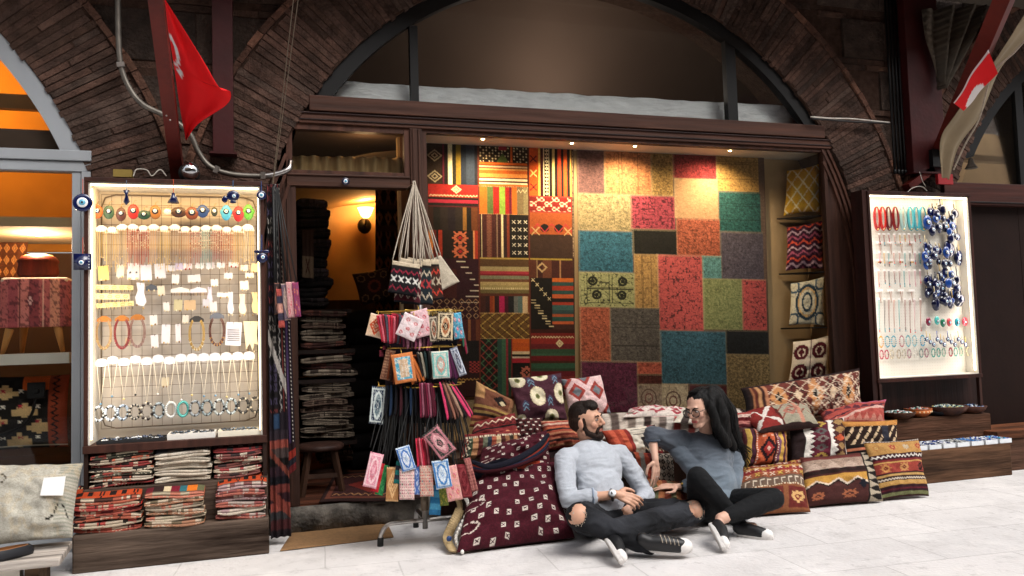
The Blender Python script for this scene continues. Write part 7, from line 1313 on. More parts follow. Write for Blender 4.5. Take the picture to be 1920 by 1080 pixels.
hang('kilim_runner', 'long dark kilim runner with white chain motifs and orange stripes beside the doorway', c, ((499, 345), (524, 345), (546, 1004), (508, 1010)), -.30, wav=.02, res=(220, 30), seed=2, yend=-.36)
c = CV(40, 160, '#1c1214', 0, 0, 40, 160).zigv(0, 160, 8, 2.5, 7, 1.2, '#b8b0a8').dashv(0, 160, 34, 1.5, 4, '#c8c0b8').vs(14, 0, 28, 160, ['#a83020', '#241824', '#3c2c4c']).hs(0, 130, 40, 160, ['#241418', '#8c2c20', '#1c1c24', '#5c1c1c']).wear(.2)
hang('kilim_runner', 'shorter black kilim strip with cream dashes beside the doorway', c, ((521, 590), (545, 590), (556, 880), (530, 900)), -.26, wav=.015, res=(120, 20), seed=5, yend=-.28)
GH = 'pouches hanging at the left side of the doorway'
for i, (x, y, w_, h_, a_, cv, lab) in enumerate([(519, 560, 10, 60, 0, des('dia', '#3c3030', '#8c6050'), 'dark brown narrow pouch left of the doorway'), (526, 578, 12, 74, 4, des('str', '#a84c44', '#3c3848', '#c89080'), 'red and grey striped pouch left of the doorway'), (536, 566, 12, 70, 6, des('dia', '#6c5c68', '#b8a090'), 'grey mauve pouch left of the doorway'), (546, 562, 16, 68, 4, des('flow', '#c89090', '#c83c58', '#e0c0b8'), 'pink flowered pouch left of the doorway'), (556, 562, 12, 66, 5, des('flow', '#8c3c58', '#e08c50', '#4c4c8c'), 'magenta and orange pouch, rightmost left of the doorway')]):
    o = pillow('hanging_pouch', lab, cv, rotrect(x, y, w_, h_, a_, -.36 - .012 * i), .007, .02, seed=i, back='#2c2024', res=26, wr=.001, group=GH, cat='pouch', fat=.3)
    MB('#0c0c10').tube([at(x, y - h_ / 2, -.36 - .012 * i), at(517 + i * .8, 352, -.30)], .004, 5).build('strap', M['rubber'], o, True)
tag(MB('#14100e').tube([at(512, 350, -.31), at(515, 500, -.33), at(516, 610, -.34)], .009, 8).tube([at(521, 370, -.3), at(530, 470, -.33), at(536, 530, -.34)], .007, 8, '#3a2418').build('furled_umbrella', M['rubber'], None, True), 'thin dark furled umbrella hanging among the pouches left of the doorway', 'umbrella')
# ================================================================== THE COUPLE
IR, IF = Vector(_r), Vector(-_f)            # picture right, towards the photographer
def meld(mb, voxel, it=3, name='m'):
    me = bpy.data.meshes.new(name); me.from_pydata(mb.v, [], mb.f); o = bpy.data.objects.new(name, me); sc.collection.objects.link(o)
    md = o.modifiers.new('r', 'REMESH'); md.mode = 'VOXEL'; md.voxel_size = voxel; md.adaptivity = 0
    dg = bpy.context.evaluated_depsgraph_get(); ev = o.evaluated_get(dg); m2 = ev.to_mesh()
    n = len(m2.vertices); v = np.empty(n * 3); m2.vertices.foreach_get('co', v); v = v.reshape(-1, 3); f = [tuple(p.vertices) for p in m2.polygons]
    e = np.empty(len(m2.edges) * 2, dtype=np.int64); m2.edges.foreach_get('vertices', e); e = e.reshape(-1, 2); ev.to_mesh_clear(); bpy.data.objects.remove(o); bpy.data.meshes.remove(me)
    deg = np.bincount(e.ravel(), minlength=n)[:, None]
    for _ in range(it):
        a = np.zeros_like(v)
        for q in range(3): a[:, q] = np.bincount(e[:, 0], v[e[:, 1], q], n) + np.bincount(e[:, 1], v[e[:, 0], q], n)
        v = v * .4 + (a / np.maximum(deg, 1)) * .6
    return v, f
def normals(v, f):
    q = np.array([p if len(p) == 4 else p + (p[-1],) for p in f]); n = np.cross(v[q[:, 2]] - v[q[:, 0]], v[q[:, 3]] - v[q[:, 1]]); o = np.zeros_like(v)
    for k in range(4): np.add.at(o, q[:, k], n)
    return o / (np.linalg.norm(o, axis=1, keepdims=True) + 1e-12)
def folds(v, f, amp, sc_, axis=None, seed=0):       # cloth creases pushed along the normal
    n = normals(v, f); d = np.empty(len(v)); o = Vector((seed * 3.1, seed * 1.7, 0)); S = Vector(sc_)
    for i, p in enumerate(v):
        q = Vector((p[0] * S.x, p[1] * S.y, p[2] * S.z)) + o; w_ = noise.noise(q * .6) * .9; a = noise.noise(q + Vector((w_, w_, 0))); b_ = noise.noise(q * 2.1 + Vector((w_ * 2, 0, 5)))
        d[i] = (1 - abs(a) * 2.6) * .7 + (1 - abs(b_) * 2.4) * .3
    return v + n * (np.clip(d, -.8, 1) * amp)[:, None]
def cap(b, p, q, r0, r1=None, n=12):
    r1 = r0 if r1 is None else r1; p, q = Vector(p), Vector(q); b.tube([p, q], [r0, r1], n); b.ball(p, r0, n); b.ball(q, r1, n); return b
def ell(b, c, r, ax, up, n=16):
    ax = Vector(ax).normalized(); up = Vector(up); up = (up - ax * up.dot(ax)).normalized(); fw = ax.cross(up); Mx = Matrix((ax, fw, up)).transposed(); b.ball(c, r, n, M=Mx); return b
def limb(b, pts, rs):
    for i in range(len(pts) - 1): cap(b, pts[i], pts[i + 1], rs[i], rs[i + 1])
    return b
def hand(b, wr, d, n, side, curl=(.3, .35, .4, .5), s=1.0, spread=.06, thumb=.5):
    d = Vector(d).normalized(); n = Vector(n); n = (n - d * n.dot(d)).normalized(); t = d.cross(n) * side; wr = Vector(wr)     # n: palm side, t: thumb side
    cap(b, wr, wr + d * .03 * s, .022 * s, .021 * s)
    K = []
    for k in range(4):
        off = (.028 - .0185 * k) * s; kn = wr + d * (.088 - .004 * abs(k - 1)) * s + t * off; K.append(kn); cap(b, wr + d * .02 * s + t * off * .6, kn, .0125 * s, .0105 * s, 10)
    for k in range(4):
        L = (.043, .048, .045, .035)[k] * s; a = 0; p = K[k]; dd = (d + t * (spread * (1.5 - k))).normalized(); r = .0088 * s
        for j in range(3): a += curl[k] * (1, 1.2, .8)[j]; q = p + (dd * math.cos(a) + n * math.sin(a)) * L * (1, .68, .5)[j]; cap(b, p, q, r, r * .9, 10); p = q; r *= .92
    p = wr + d * .022 * s + t * .026 * s; q = p + (d * .5 + t * .75 + n * .35).normalized() * .036 * s; e = q + (d * .85 + t * .25 + n * thumb).normalized() * .032 * s; g_ = e + (d * .9 - t * .05 + n * thumb).normalized() * .024 * s
    cap(b, p, q, .0145 * s, .0115 * s, 10); cap(b, q, e, .0108 * s, .0098 * s, 10); cap(b, e, g_, .0098 * s, .0082 * s, 10)
def headfr(fw, up):
    fw = Vector(fw).normalized(); up = Vector(up); up = (up - fw * up.dot(fw)).normalized(); return fw.cross(up), fw, up
def head(b, c, fr, s=1.0, fem=False):
    X, Yv, Z = fr; P = lambda x, y, z: Vector(c) + (X * x + Yv * y + Z * z) * s
    E = lambda p, r, n=16: b.ball(P(*p), [q * s for q in r], n, M=Matrix((X, Yv, Z)).transposed())
    E((0, -.012, .032), (.076, .096, .088), 22); E((0, .028, .012), (.066, .066, .072), 20); E((0, .030, -.042), (.056, .056, .062), 20)
    jw = .044 if fem else .052
    for q in (-1, 1): cap(b, P(q * jw, .0, -.062), P(q * .018, .068, -.094), .020 * s, .017 * s, 12); E((q * .036, .062, -.022), (.024, .022, .026), 12); E((q * .078, -.006, -.012), (.009, .019, .032), 12)
    E((0, .074, -.094), (.021, .018, .016), 12); cap(b, P(-.032, .084, .030), P(.032, .084, .030), .011 * s, .011 * s, 10)
    cap(b, P(0, .092, .020), P(0, .113, -.022), .0085 * s, .0125 * s, 12); [cap(b, P(q * .010, .096, -.028), P(q * .013, .098, -.028), .0085 * s, .008 * s, 8) for q in (-1, 1)]
    cap(b, P(-.019, .086, -.054), P(.019, .086, -.054), .0085 * s, .0085 * s, 10); cap(b, P(-.015, .088, -.064), P(.015, .088, -.064), .0095 * s, .0095 * s, 10)
    return P
def build_np(name, v, f, m, parent, col): 
    col = np.tile(np.array(C_(col)), (len(v), 1)) if not isinstance(col, np.ndarray) else col; return raw_mesh(name, v, f, m, parent, True, pcol=col)
def near(v, p, r): return np.clip(1 - np.linalg.norm(v - np.array(p), axis=1) / r, 0, 1)[:, None]
def face_paint(v, P, skin, lip, blush='#b06a58'):
    col = np.tile(np.array(C_(skin)), (len(v), 1)); mixc = lambda w_, c_: col * (1 - w_) + np.array(C_(c_)) * w_
    for q in (-1, 1):
        col = mixc(np.clip(near(v, P(q * .045, .07, -.03), .035) * .5, 0, 1), blush); col = mixc(np.clip(near(v, P(q * .08, 0, -.01), .035) * .5, 0, 1), blush)
    for x in (-.016, -.006, .006, .016): col = mixc(np.clip(near(v, P(x, .095, -.059), .0125) * 2.2, 0, .9), lip)
    return mixc(np.clip(near(v, P(0, .115, -.024), .02) * .6, 0, 1), blush)
def eyes(P, parent, s, brow='#1c120e', iris='#3a2418', bz=.0):
    for q in (-1, 1):
        b = MB('#a89c94'); Mx = None; c = P(q * .031, .0815, .005 + bz); b.ball(c, (.0125 * s, .0125 * s, .0062 * s), 12); d = (P(q * .031, .2, .0) - P(q * .031, .1, .0)).normalized(); b.ball(c + d * .0085 * s, .0062 * s, 8, iris); b.ball(c + d * .0125 * s, .0032 * s, 6, '#050505'); o = b.build('eye', M['gloss'], parent, True)
        b = MB(brow); cap(b, P(q * .015, .095, .024 + bz), P(q * .032, .094, .031 + bz), .0032 * s, .0042 * s, 8); cap(b, P(q * .032, .094, .031 + bz), P(q * .050, .082, .026 + bz), .0042 * s, .0022 * s, 8); b.build('eyebrow', M['hair'], parent, True)
        b = MB('#1c120e'); cap(b, P(q * .019, .094, .0125 + bz), P(q * .032, .0965, .0150 + bz), .0016 * s, .002 * s, 6); cap(b, P(q * .032, .0965, .0150 + bz), P(q * .045, .089, .0115 + bz), .002 * s, .0014 * s, 6); b.build('eyelashes', M['hair'], parent, True)
def shoe(parent, heel, d, u, L=.275, s=1.0, laces=True, sole_col='#d8d4d0', hi=True, shin=None):
    d = Vector(d).normalized(); u = Vector(u); u = (u - d * u.dot(d)).normalized(); w_ = d.cross(u); H = Vector(heel); Q = lambda a, b_, c_: H + d * a * s + w_ * b_ * s + u * c_ * s
    b = MB(); limb(b, [Q(.03, 0, .05), Q(.10, 0, .055), Q(.17, 0, .045), Q(.22, 0, .038)], [.036 * s, .038 * s, .036 * s, .030 * s])
    for q in (-1, 1): cap(b, Q(.04, q * .012, .035), Q(.20, q * .02, .032), .026 * s, .026 * s)
    if hi: cap(b, Q(.05, 0, .05), Q(.05, 0, .05) + (shin.normalized() if shin else u) * .05, .037 * s, .036 * s)
    v, f = meld(b, .006, 4); o = build_np('shoe', v, f, M['paint'], parent, '#0e0e11')
    n = 28; ol = []
    for k in range(n): a = 2 * math.pi * k / n; wd = .043 - .008 * math.cos(a + 3.14) * 1.0; ol.append((.135 * s * 1.0 - .0 + math.cos(a) * .142 * s, math.sin(a) * wd * s * (1 + .12 * math.cos(a))))
    vv = [H + d * x + w_ * y + u * z for z in (-.004 * s, .024 * s) for x, y in ol]; ff = [tuple(range(n - 1, -1, -1)), tuple(range(n, 2 * n))] + [(k, (k + 1) % n, n + (k + 1) % n, n + k) for k in range(n)]
    so_ = raw_mesh('sole', vv, ff, M['paint'], o, False, fcol=[hx(sole_col)] * len(ff)); bv = so_.modifiers.new('bevel', 'BEVEL'); bv.width = .005; bv.segments = 2
    b = MB(); nn = 24; vv = [H + d * (.135 * s + (x - .135 * s) * .9) + w_ * y * .86 + u * (-.0055 * s) for x, y in ol]; raw_mesh('tread', vv + [p - u * .002 for p in vv], [tuple(range(n)), tuple(range(2 * n - 1, n - 1, -1))] + [(k, (k + 1) % n, n + (k + 1) % n, n + k) for k in range(n)], M['paint'], o, False, fcol=[hx('#b8b0a8' if sole_col != '#101010' else '#151515')] * (n + 2))
    b = MB('#e4e0dc'); Mx = Matrix((d, w_, u)).transposed(); b.ball(Q(.222, 0, .030), (.052 * s, .043 * s, .034 * s), 18, M=Mx); b.build('toe_cap', M['paint'], o, True)
    if laces:
        b = MB('#d8d4d0')
        for k in range(5): x = .10 + k * .022; z = .094 - k * .006; b.tube([Q(x, -.026, z - .008), Q(x + .006, 0, z + .004), Q(x + .012, .026, z - .008)], .0028 * s, 5, '#d8d4d0' if k % 2 == 0 else '#18181a')
        b.build('laces', M['cord'], o, True)
    return o

# ------------------------------------------------------------------ the man
pm = thing('person', 'bearded man in a pale blue sweater and torn jeans sitting cross legged on the paving', 'person', (1.97, -.95, 0))
pel, neck = Vector((1.985, -.93, .115)), Vector((2.035, -.69, .505)); sL, sR = Vector((1.815, -.775, .450)), Vector((2.235, -.68, .432))
eL, wL = at(1067, 938, -.96), at(1156, 927, -1.07); eR, wR = at(1212, 930, -.82), at(1192, 946, -1.0)
hL, hR = Vector((1.885, -.99, .115)), Vector((2.09, -.90, .105)); kL, kR = at(1086, 968, -1.33), at(1300, 960, -1.13)
aL = Vector((2.01, -1.47, .065)); tR = at(1147, 1038, -1.50); tR.z = max(tR.z, .070); dR = (IF * .80 + IR * .20 + Vector((0, 0, -.26))).normalized(); uR = (IR * .66 + Vector((0, 0, .50)) - IF * .42).normalized(); hlR = tR - dR * .13; aR = hlR + uR * .09 + dR * .03
ax = (sR - sL).normalized(); tu = (neck - pel).normalized(); fwd = ax.cross(tu); fwd = fwd if fwd.dot(IF) > 0 else -fwd
hc = at(1099, 789, -.70); HF = headfr(IR * .88 + IF * .46 + Vector((0, 0, .08)), Vector((0, 0, 1)) - IR * .10)
SK = '#c99a80'
b = MB(); PH = head(b, hc, HF, 1.04); nb = neck + Vector((0, .0, -.03))
cap(b, nb, PH(0, -.02, -.05), .058, .054); cap(b, nb - tu * .02, sL + Vector((.04, 0, 0)), .05, .05); cap(b, nb - tu * .02, sR - Vector((.04, 0, 0)), .05, .05)
ell(b, pel.lerp(neck, .68), (.15, .095, .17), ax, tu); ell(b, pel.lerp(neck, .25), (.13, .09, .14), ax, tu)
limb(b, [sL, eL, wL], [.050, .038, .026]); limb(b, [sR, eR, wR], [.050, .038, .026]); cap(b, eL.lerp(wL, .25), eL.lerp(wL, .6), .040, .033)
limb(b, [hL, kL, aL], [.075, .056, .038]); limb(b, [hR, kR, aR], [.075, .056, .038]); cap(b, aL, aL + IR * .08, .03, .025); cap(b, aR, hlR + uR * .05 + dR * .06, .03, .025)
hand(b, wL, IR * .9 + Vector((0, 0, -.30)) + IF * .1, Vector((0, 0, -.5)) - IF * .8, 1, (.35, .4, .45, .5), 1.06, thumb=.3)
hand(b, wR, -IR * .72 + Vector((0, 0, -.42)) + IF * .5, -IF * .8 + Vector((0, 0, -.4)), -1, (.75, .8, .85, .9), 1.0, thumb=.6)
v, f = meld(b, .0042, 2); col = face_paint(v, PH, SK, '#a05a50'); build_np('body', v, f, M['skin'], pm, col); eyes(PH, pm, 1.0)
b = MB('#dccfc8'); 
# hair: short crop, shaved sides, longer on top; beard
b = MB(); X, Yv, Z = HF; Mx = Matrix((X, Yv, Z)).transposed()
b.ball(PH(0, -.018, .046), (.0785, .098, .084), 22, M=Mx); b.ball(PH(0, .030, .092), (.058, .058, .036), 18, M=Mx); b.ball(PH(.01, .066, .086), (.042, .026, .022), 14, M=Mx); b.ball(PH(0, -.055, .0), (.066, .062, .07), 18, M=Mx); [b.ball(PH(q * .050, -.022, .012), (.031, .052, .050), 14, M=Mx) for q in (-1, 1)]
v, f = meld(b, .0045, 2); v = folds(v, f, .002, (60, 60, 25), seed=2)
L3 = (v - np.array(hc)) @ np.array([list(X), list(Yv), list(Z)]).T; keep = ~((L3[:, 1] > .050) & (L3[:, 2] < .066)) & ~((L3[:, 1] > .024) & (L3[:, 2] < .030))
f = [q for q in f if all(keep[i] for i in q)]; side = np.clip((.075 - L3[:, 2]) / .06, 0, 1)[:, None]; build_np('hair', v, f, M['hair'], pm, np.array(hx('#1c120d')) * (1 - side) + np.array(hx('#33231b')) * side)
b = MB()
for q in (-1, 1): cap(b, PH(q * .066, .014, .018), PH(q * .064, .010, -.030), .011, .012); cap(b, PH(q * .060, .006, -.032), PH(q * .052, .022, -.068), .013, .018); cap(b, PH(q * .052, .022, -.068), PH(q * .020, .068, -.097), .019, .020); cap(b, PH(q * .022, .086, -.044), PH(q * .030, .078, -.064), .0075, .011); cap(b, PH(q * .004, .096, -.043), PH(q * .022, .088, -.046), .0065, .0065)
b.ball(PH(0, .074, -.100), (.036, .028, .026), 14, M=Mx); b.ball(PH(0, .084, -.082), (.018, .014, .012), 10, M=Mx)
v, f = meld(b, .0045, 2); v = folds(v, f, .003, (90, 90, 40), seed=5); build_np('beard', v, f, M['hair'], pm, '#24160f')
# sweater
b = MB(); ell(b, pel.lerp(neck, .70) + fwd * .005, (.185, .118, .185), ax, tu, 22); ell(b, pel.lerp(neck, .36) + fwd * .02, (.160, .118, .17), ax, tu, 20); ell(b, pel.lerp(neck, .1) + fwd * .02, (.168, .12, .08), ax, tu, 20)
cap(b, sL - ax * .0, sR, .068, .068); cap(b, neck - tu * .045, sL, .058, .066); cap(b, neck - tu * .045, sR, .058, .066); cap(b, neck - tu * .06, neck - tu * .012, .072, .064)
mL = eL.lerp(wL, .46); limb(b, [sL, sL.lerp(eL, .5) - ax * .012, eL, mL], [.066, .061, .055, .047]); cap(b, mL - (wL - eL) * .08, mL, .053, .051)
limb(b, [sR, sR.lerp(eR, .5) + ax * .012, eR, eR.lerp(wR, .72)], [.066, .060, .054, .040])
v, f = meld(b, .0055, 4); v = folds(v, f, .0065, (9, 9, 19), seed=1); sw_ = build_np('sweater', v, f, M['knit'], pm, '#adb2ba')
MB('#8c98a8').tube([Vector(neck - tu * .006) + (ax * math.cos(a) * .068 + fwd * (math.sin(a) * .060 + .006) - tu * (.010 + .022 * max(0, math.sin(a)))) for a in [k * .3142 for k in range(20)]], .008, 8, closed=True).build('collar', M['knit'], sw_, True)
MB('#8c98a8').tube([mL + (Vector((0, 0, 1)) * math.cos(a) + IF * math.sin(a)) * .052 + (wL - eL).normalized() * .012 for a in [k * .3142 for k in range(20)]], .007, 8, closed=True).build('cuff', M['knit'], sw_, True)
MB('#1c1818').tube([Vector(neck + tu * .012) + (ax * math.cos(a) * .060 + fwd * (math.sin(a) * .060 + .012) - tu * (.035 * max(0, math.sin(a)))) for a in [k * .3142 for k in range(20)]], .003, 6, closed=True).build('neck_cord', M['rubber'], pm, True)
# jeans with torn knees
b = MB(); ell(b, pel + Vector((0, .01, -.01)), (.175, .135, .105), ax, (0, 0, 1), 20)
limb(b, [hL, hL.lerp(kL, .5), kL, kL.lerp(aL, .45), aL + (aL - kL) * .02], [.100, .090, .073, .066, .050]); limb(b, [hR, hR.lerp(kR, .5), kR, kR.lerp(aR, .45), aR], [.100, .090, .074, .068, .054])
v, f = meld(b, .0065, 5); v = folds(v, f, .008, (12, 12, 20), seed=4); v[:, 2] = np.maximum(v[:, 2], .004)
nm = normals(v, f); kcL, kcR = at(1085, 966, kL.y - .07), at(1304, 952, kR.y - .06); KP = []
holes = []
for kc, rx_, rz_, tilt in ((kcL, .042, .056, .25), (kcR, .040, .066, -.45)):
    d = v - np.array(kc); a = d @ np.array(IR); z = d[:, 2]; a2 = a * math.cos(tilt) - z * math.sin(tilt); z2 = a * math.sin(tilt) + z * math.cos(tilt); holes.append(((a2 / rx_) ** 2 + (z2 / rz_) ** 2 < 1) & (nm @ np.array(IF) > -.1) & (np.linalg.norm(d, axis=1) < .13))
hm = holes[0] | holes[1]; f2 = [q for q in f if not all(hm[i] for i in q)]
n2 = np.array([noise.noise(Vector(p) * 7) for p in v])[:, None]; jc = np.array(hx('#17181b')) * (1 - np.clip(n2 + .35, 0, 1) * .6) + np.array(hx('#3e4046')) * np.clip(n2 + .35, 0, 1) * .6
jn = build_np('jeans', v, f2, M['denim'], pm, jc)
for kc, kk in ((kcL, kL), (kcR, kR)): MB(SK).ball(kk + (kc - kk) * .16, (.066, .066, .067), 20).build('knee', M['skin'], pm, True)
for kc, rx_, rz_, tilt in ((kcL, .042, .056, .25), (kcR, .040, .066, -.45)):
    b = MB('#b8b8b4')
    for k in range(34):
        a = 6.283 * k / 34; px_, pz = rx_ * math.cos(a), rz_ * math.sin(a); q = np.array(kc) + np.array(IR) * (px_ * math.cos(tilt) + pz * math.sin(tilt)) + np.array([0, 0, 1]) * (-px_ * math.sin(tilt) + pz * math.cos(tilt))
        i = np.argmin(np.linalg.norm(v - q, axis=1) - .02 * (nm @ np.array(IF))); p = Vector(v[i]) + Vector(nm[i]) * .002; b.tube([p, p + Vector((rnd.uniform(-.008, .008), -.004, rnd.uniform(-.014, .004)))], .0014, 4)
    b.build('frayed_threads', M['cord'], jn)
for (A_, B_, Yo) in ((hL, kL, 0), (kR, aR, 0), (kL, aL, 0)):
    pass
shoe(pm, aL - IR * .035 + Vector((0, -.01, -.012)), IR * .95 + IF * .12 + Vector((0, 0, -.02)), IF * .62 + Vector((0, 0, .72)), s=1.0, shin=kL - aL)
shoe(pm, hlR + dR * .02, dR, uR, s=.86, laces=False, shin=kR - aR)
# watch, ring
wd = (wL - eL).normalized(); wc = wL - wd * .028; wa = MB('#0c0c0e'); a_, b__, _ = frame(wd)
wa.tube([wc + (a_ * math.cos(t_) + b__ * math.sin(t_)) * .031 for t_ in [k * .3142 for k in range(20)]], .009, 6, closed=True); wt = wa.build('watch', M['rubber'], pm, True)
fc_ = wc + (IF * .8 + Vector((0, 0, .45))).normalized() * .032; MB('#101012').lathe([(.001, .004), (.017, .0045), (.021, .004), (.024, .002), (.024, -.008), (.001, -.009)], fc_, 22, ax=(IF * .8 + Vector((0, 0, .45))).normalized()).build('watch_case', M['metal'], wt, True)
MB('#d8dce0').lathe([(.001, .0052), (.017, .0052), (.0171, .0042)], fc_, 22, ax=(IF * .8 + Vector((0, 0, .45))).normalized()).build('watch_dial', M['gloss'], wt, True)

# ------------------------------------------------------------------ the woman
pw = thing('person', 'black haired woman in glasses, blue grey sweater and black leggings leaning on the pillows', 'person', (2.75, -.95, 0))
pel, neck = Vector((2.745, -.95, .115)), Vector((2.845, -.75, .515)); sL, sR = Vector((2.665, -.735, .500)), Vector((3.000, -.735, .455))
eL, wL = at(1222, 814, -.74), at(1229, 862, -.83); eR, wR = at(1370, 905, -.87), at(1272, 912, -.80)
hL, hR = Vector((2.67, -.97, .115)), Vector((2.86, -.95, .105)); kL, kR = Vector((2.505, -1.19, .350)), Vector((2.95, -1.31, .205))
aL = at(1392, 1000, -1.27); aL.z = max(aL.z, .05); tR = at(1342, 1016, -1.48); tR.z = max(tR.z, .07); dR = (IF * .84 + IR * .05 + Vector((0, 0, -.30))).normalized(); uR = (IR * .74 + Vector((0, 0, .42)) - IF * .35).normalized(); hlR = tR - dR * .12; aR = hlR + uR * .085 + dR * .03
ax = (sR - sL).normalized(); tu = (neck - pel).normalized(); fwd = ax.cross(tu); fwd = fwd if fwd.dot(IF) > 0 else -fwd
hc = at(1313, 766, -.86); HF = headfr(-IR * .74 + IF * .64 + Vector((0, 0, -.24)), Vector((0, 0, 1)) - IR * .12); WS = 1.0
SK2 = '#cfa48e'
b = MB(); PH = head(b, hc, HF, 1.0, True); nb = neck + Vector((0, 0, -.02)); cap(b, nb, PH(0, -.02, -.05), .046, .044); cap(b, nb - tu * .02, sL, .04, .04); cap(b, nb - tu * .02, sR, .04, .04)
ell(b, pel.lerp(neck, .68), (.125, .08, .16), ax, tu); ell(b, pel.lerp(neck, .25), (.115, .08, .14), ax, tu)
limb(b, [sL, eL, wL], [.040, .032, .0215]); limb(b, [sR, eR, wR], [.040, .032, .0215]); cap(b, eL.lerp(wL, .15), eL.lerp(wL, .5), .034, .028)
limb(b, [hL, kL, aL], [.07, .05, .033]); limb(b, [hR, kR, aR], [.07, .05, .034]); cap(b, aR, hlR + uR * .045 + dR * .06, .028, .022); cap(b, aL, aL + IR * .07, .028, .022)
hand(b, wL, Vector((0, 0, -1)) - IR * .02 + IF * .12, -IF * .5 - IR * .4 + Vector((0, .3, 0)), -1, (.12, .15, .2, .28), .94, .07, thumb=.2)
hand(b, wR, -IR * .98 + Vector((0, 0, .05)), Vector((0, 0, -1)) - IF * .3, 1, (.1, .12, .15, .2), .92, .08, thumb=.1)
v, f = meld(b, .0040, 2); col = face_paint(v, PH, SK2, '#a84c4c', '#bb7a6a'); build_np('body', v, f, M['skin'], pw, col); eyes(PH, pw, 1.0, '#120c0a')
# glasses
X, Yv, Z = HF; b = MB('#0c0c0e')
for q in (-1, 1):
    b.tube([PH(q * .036 + .029 * math.cos(a), .107 - .006 * abs(math.cos(a)) * (1 if q * math.cos(a) > 0 else 0), .000 + .024 * math.sin(a)) for a in [k * .3142 for k in range(20)]], .0033, 6, closed=True); b.tube([PH(q * .062, .103, .006), PH(q * .078, .04, .010), PH(q * .082, -.01, .004)], .0020, 5)
b.tube([PH(-.009, .110, .003), PH(0, .114, .006), PH(.009, .110, .003)], .0022, 5); gl = b.build('glasses', M['gloss'], pw, True)
# hair: mass plus combed strands
Mx = Matrix((X, Yv, Z)).transposed(); b = MB(); b.ball(PH(0, -.030, .040), (.088, .104, .094), 22, M=Mx)
def hp(x, y, Y): return at(x, y, Y)
right = [hp(1337, 742, -.82), hp(1362, 774, -.82), hp(1370, 806, -.80), hp(1388, 845, -.79)]
limb(b, [PH(0, -.03, .05)] + right + [hp(1392, 872, -.78)], [.082, .074, .070, .056, .034, .014]); limb(b, [hp(1340, 742, -.90), hp(1353, 780, -.92), hp(1358, 812, -.90), hp(1374, 838, -.87)], [.045, .05, .045, .03])
limb(b, [PH(0, -.06, .02), hp(1330, 800, -.72), hp(1350, 830, -.72)], [.08, .07, .05])
limb(b, [hp(1332, 734, -.90), hp(1334, 764, -.95), hp(1342, 798, -.95), hp(1362, 832, -.92)], [.034, .026, .032, .034])
v, f = meld(b, .006, 4); L3 = (v - np.array(hc)) @ np.array([list(X), list(Yv), list(Z)]).T
cut = (L3[:, 1] > .030) & (L3[:, 2] < .082) & (np.abs(L3[:, 0]) < .068) & (L3[:, 2] > -.16)
v = folds(v, f, .004, (34, 34, 10), seed=7); f = [q for q in f if not all(cut[i] for i in q)]; hr = build_np('hair', v, f, M['hair'], pw, '#070606')
b = MB('#090808'); rh = random.Random(4)
for k in range(230):
    s0 = rh.uniform(-1, 1); t0 = rh.uniform(0, 1); st_ = PH(rh.uniform(-.03, .03), rh.uniform(-.06, .05), .130 - .01 * abs(s0)); q1 = hp(1345 + s0 * 16, 746 + rh.uniform(-8, 6), -.88 + .07 * t0); q2 = hp(1356 + s0 * 18, 786 + rh.uniform(-5, 5), -.90 + .11 * t0); q3 = hp(1362 + s0 * 22, 822, -.87 + .1 * t0); q4 = hp(1386 + s0 * 22 + rh.uniform(-5, 10), 850 + rh.uniform(-6, 34), -.84 + .08 * t0); q2 = q2 + IR * rh.uniform(-.012, .02); q3 = q3 - IR * rh.uniform(-.014, .014)
    b.tube(curve([st_, q1, q2, q3, q4], 4), [.003] * 14 + [.0024, .002, .001], 4)
b.build('strands', M['hair'], hr, True)
# sweater, loose with wide sleeves
b = MB(); ell(b, pel.lerp(neck, .70) + fwd * .005, (.165, .112, .18), ax, tu, 22); ell(b, pel.lerp(neck, .34) + fwd * .01, (.168, .120, .18), ax, tu, 20); ell(b, pel.lerp(neck, .08) + fwd * .0, (.172, .125, .09), ax, tu, 18)
cap(b, sL, sR, .058, .058); cap(b, neck - tu * .045, sL, .052, .058); cap(b, neck - tu * .045, sR, .052, .058); cap(b, neck - tu * .06, neck - tu * .006, .066, .060)
cL = eL.lerp(wL, .20); limb(b, [sL, sL.lerp(eL, .5) + Vector((0, 0, -.012)), eL, cL], [.072, .066, .052, .046]); cap(b, pel.lerp(neck, .55) - ax * .12, sL.lerp(eL, .35) - Vector((0, 0, .05)), .07, .045)
limb(b, [sR, sR.lerp(eR, .5) + ax * .025, eR, eR.lerp(wR, .84)], [.072, .078, .068, .042]); cap(b, pel + ax * .17 + Vector((0, 0, .02)), pel + ax * .20 + Vector((0, -.04, -.03)), .07, .05)
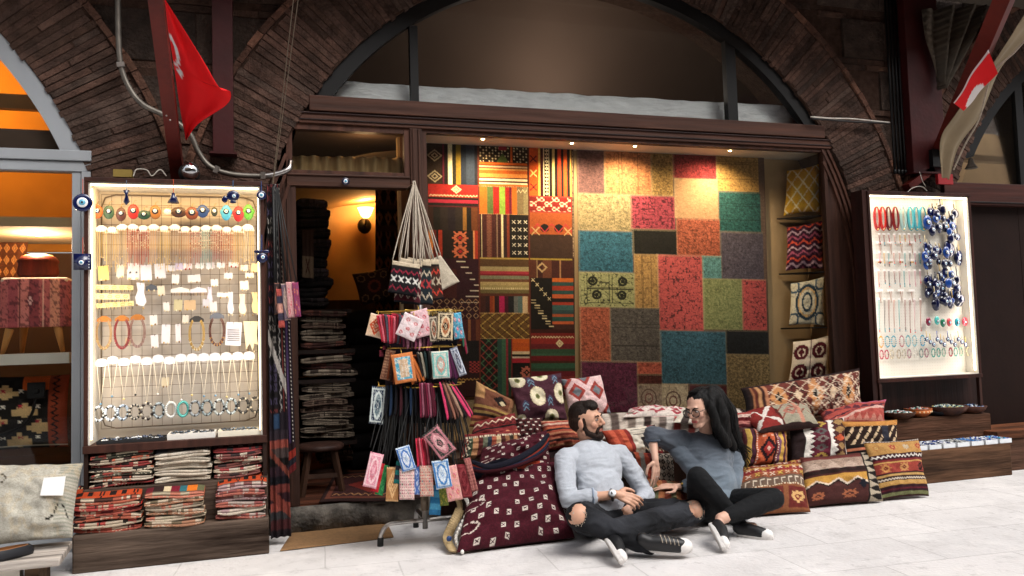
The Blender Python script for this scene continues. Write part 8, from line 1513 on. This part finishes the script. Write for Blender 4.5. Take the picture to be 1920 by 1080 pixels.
v, f = meld(b, .0065, 5); v = folds(v, f, .008, (8, 8, 17), seed=9); v[:, 2] = np.maximum(v[:, 2], .006)
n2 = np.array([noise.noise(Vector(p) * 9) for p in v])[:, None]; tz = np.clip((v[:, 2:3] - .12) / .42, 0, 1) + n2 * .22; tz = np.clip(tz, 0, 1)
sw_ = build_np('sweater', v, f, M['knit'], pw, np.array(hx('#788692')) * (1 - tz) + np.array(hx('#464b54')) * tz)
MB('#39434f').tube([cL + (IR * math.cos(a) + IF * math.sin(a)) * .046 - Vector((0, 0, .006)) for a in [k * .3142 for k in range(20)]], .007, 8, closed=True).build('cuff', M['knit'], sw_, True)
# leggings
b = MB(); ell(b, pel + Vector((0, .01, -.02)), (.165, .13, .095), ax, (0, 0, 1), 20)
limb(b, [hL, hL.lerp(kL, .5), kL, kL.lerp(aL, .4), aL], [.100, .088, .064, .060, .038]); limb(b, [hR, hR.lerp(kR, .5), kR, kR.lerp(aR, .4), aR.lerp(kR, .14)], [.096, .086, .063, .062, .043])
v, f = meld(b, .0065, 6); v = folds(v, f, .003, (16, 16, 26), seed=3); v[:, 2] = np.maximum(v[:, 2], .004); build_np('leggings', v, f, M['denim'], pw, '#141517')
shoe(pw, hlR, dR, uR, s=.88, laces=False, hi=False)
shoe(pw, aL - IR * .05 + Vector((0, 0, -.045)), IR * .80 + IF * .55, Vector((0, 0, 1)) + IF * .3, s=.86, laces=False, hi=False)
wd = (wR - eR).normalized(); a_, b__, _ = frame(wd); wt = MB('#14100e').tube([wR - wd * .02 + (a_ * math.cos(t_) + b__ * math.sin(t_)) * .0265 for t_ in [k * .3142 for k in range(20)]], .007, 6, closed=True).build('bracelet', M['rubber'], pw, True)
MB('#c8a468').ball(wR - wd * .02 + (IF * .7 + Vector((0, 0, .6))).normalized() * .030, .009, 10).build('bead', M['gold'], wt, True)
rp = wL + Vector((0, 0, -.105)) + IF * .012; MB('#d8d4cc').tube([rp + (IR * math.cos(a) + IF * math.sin(a)) * .0095 for a in [k * .5236 for k in range(12)]], .0018, 5, closed=True).build('ring', M['metal'], pw, True)
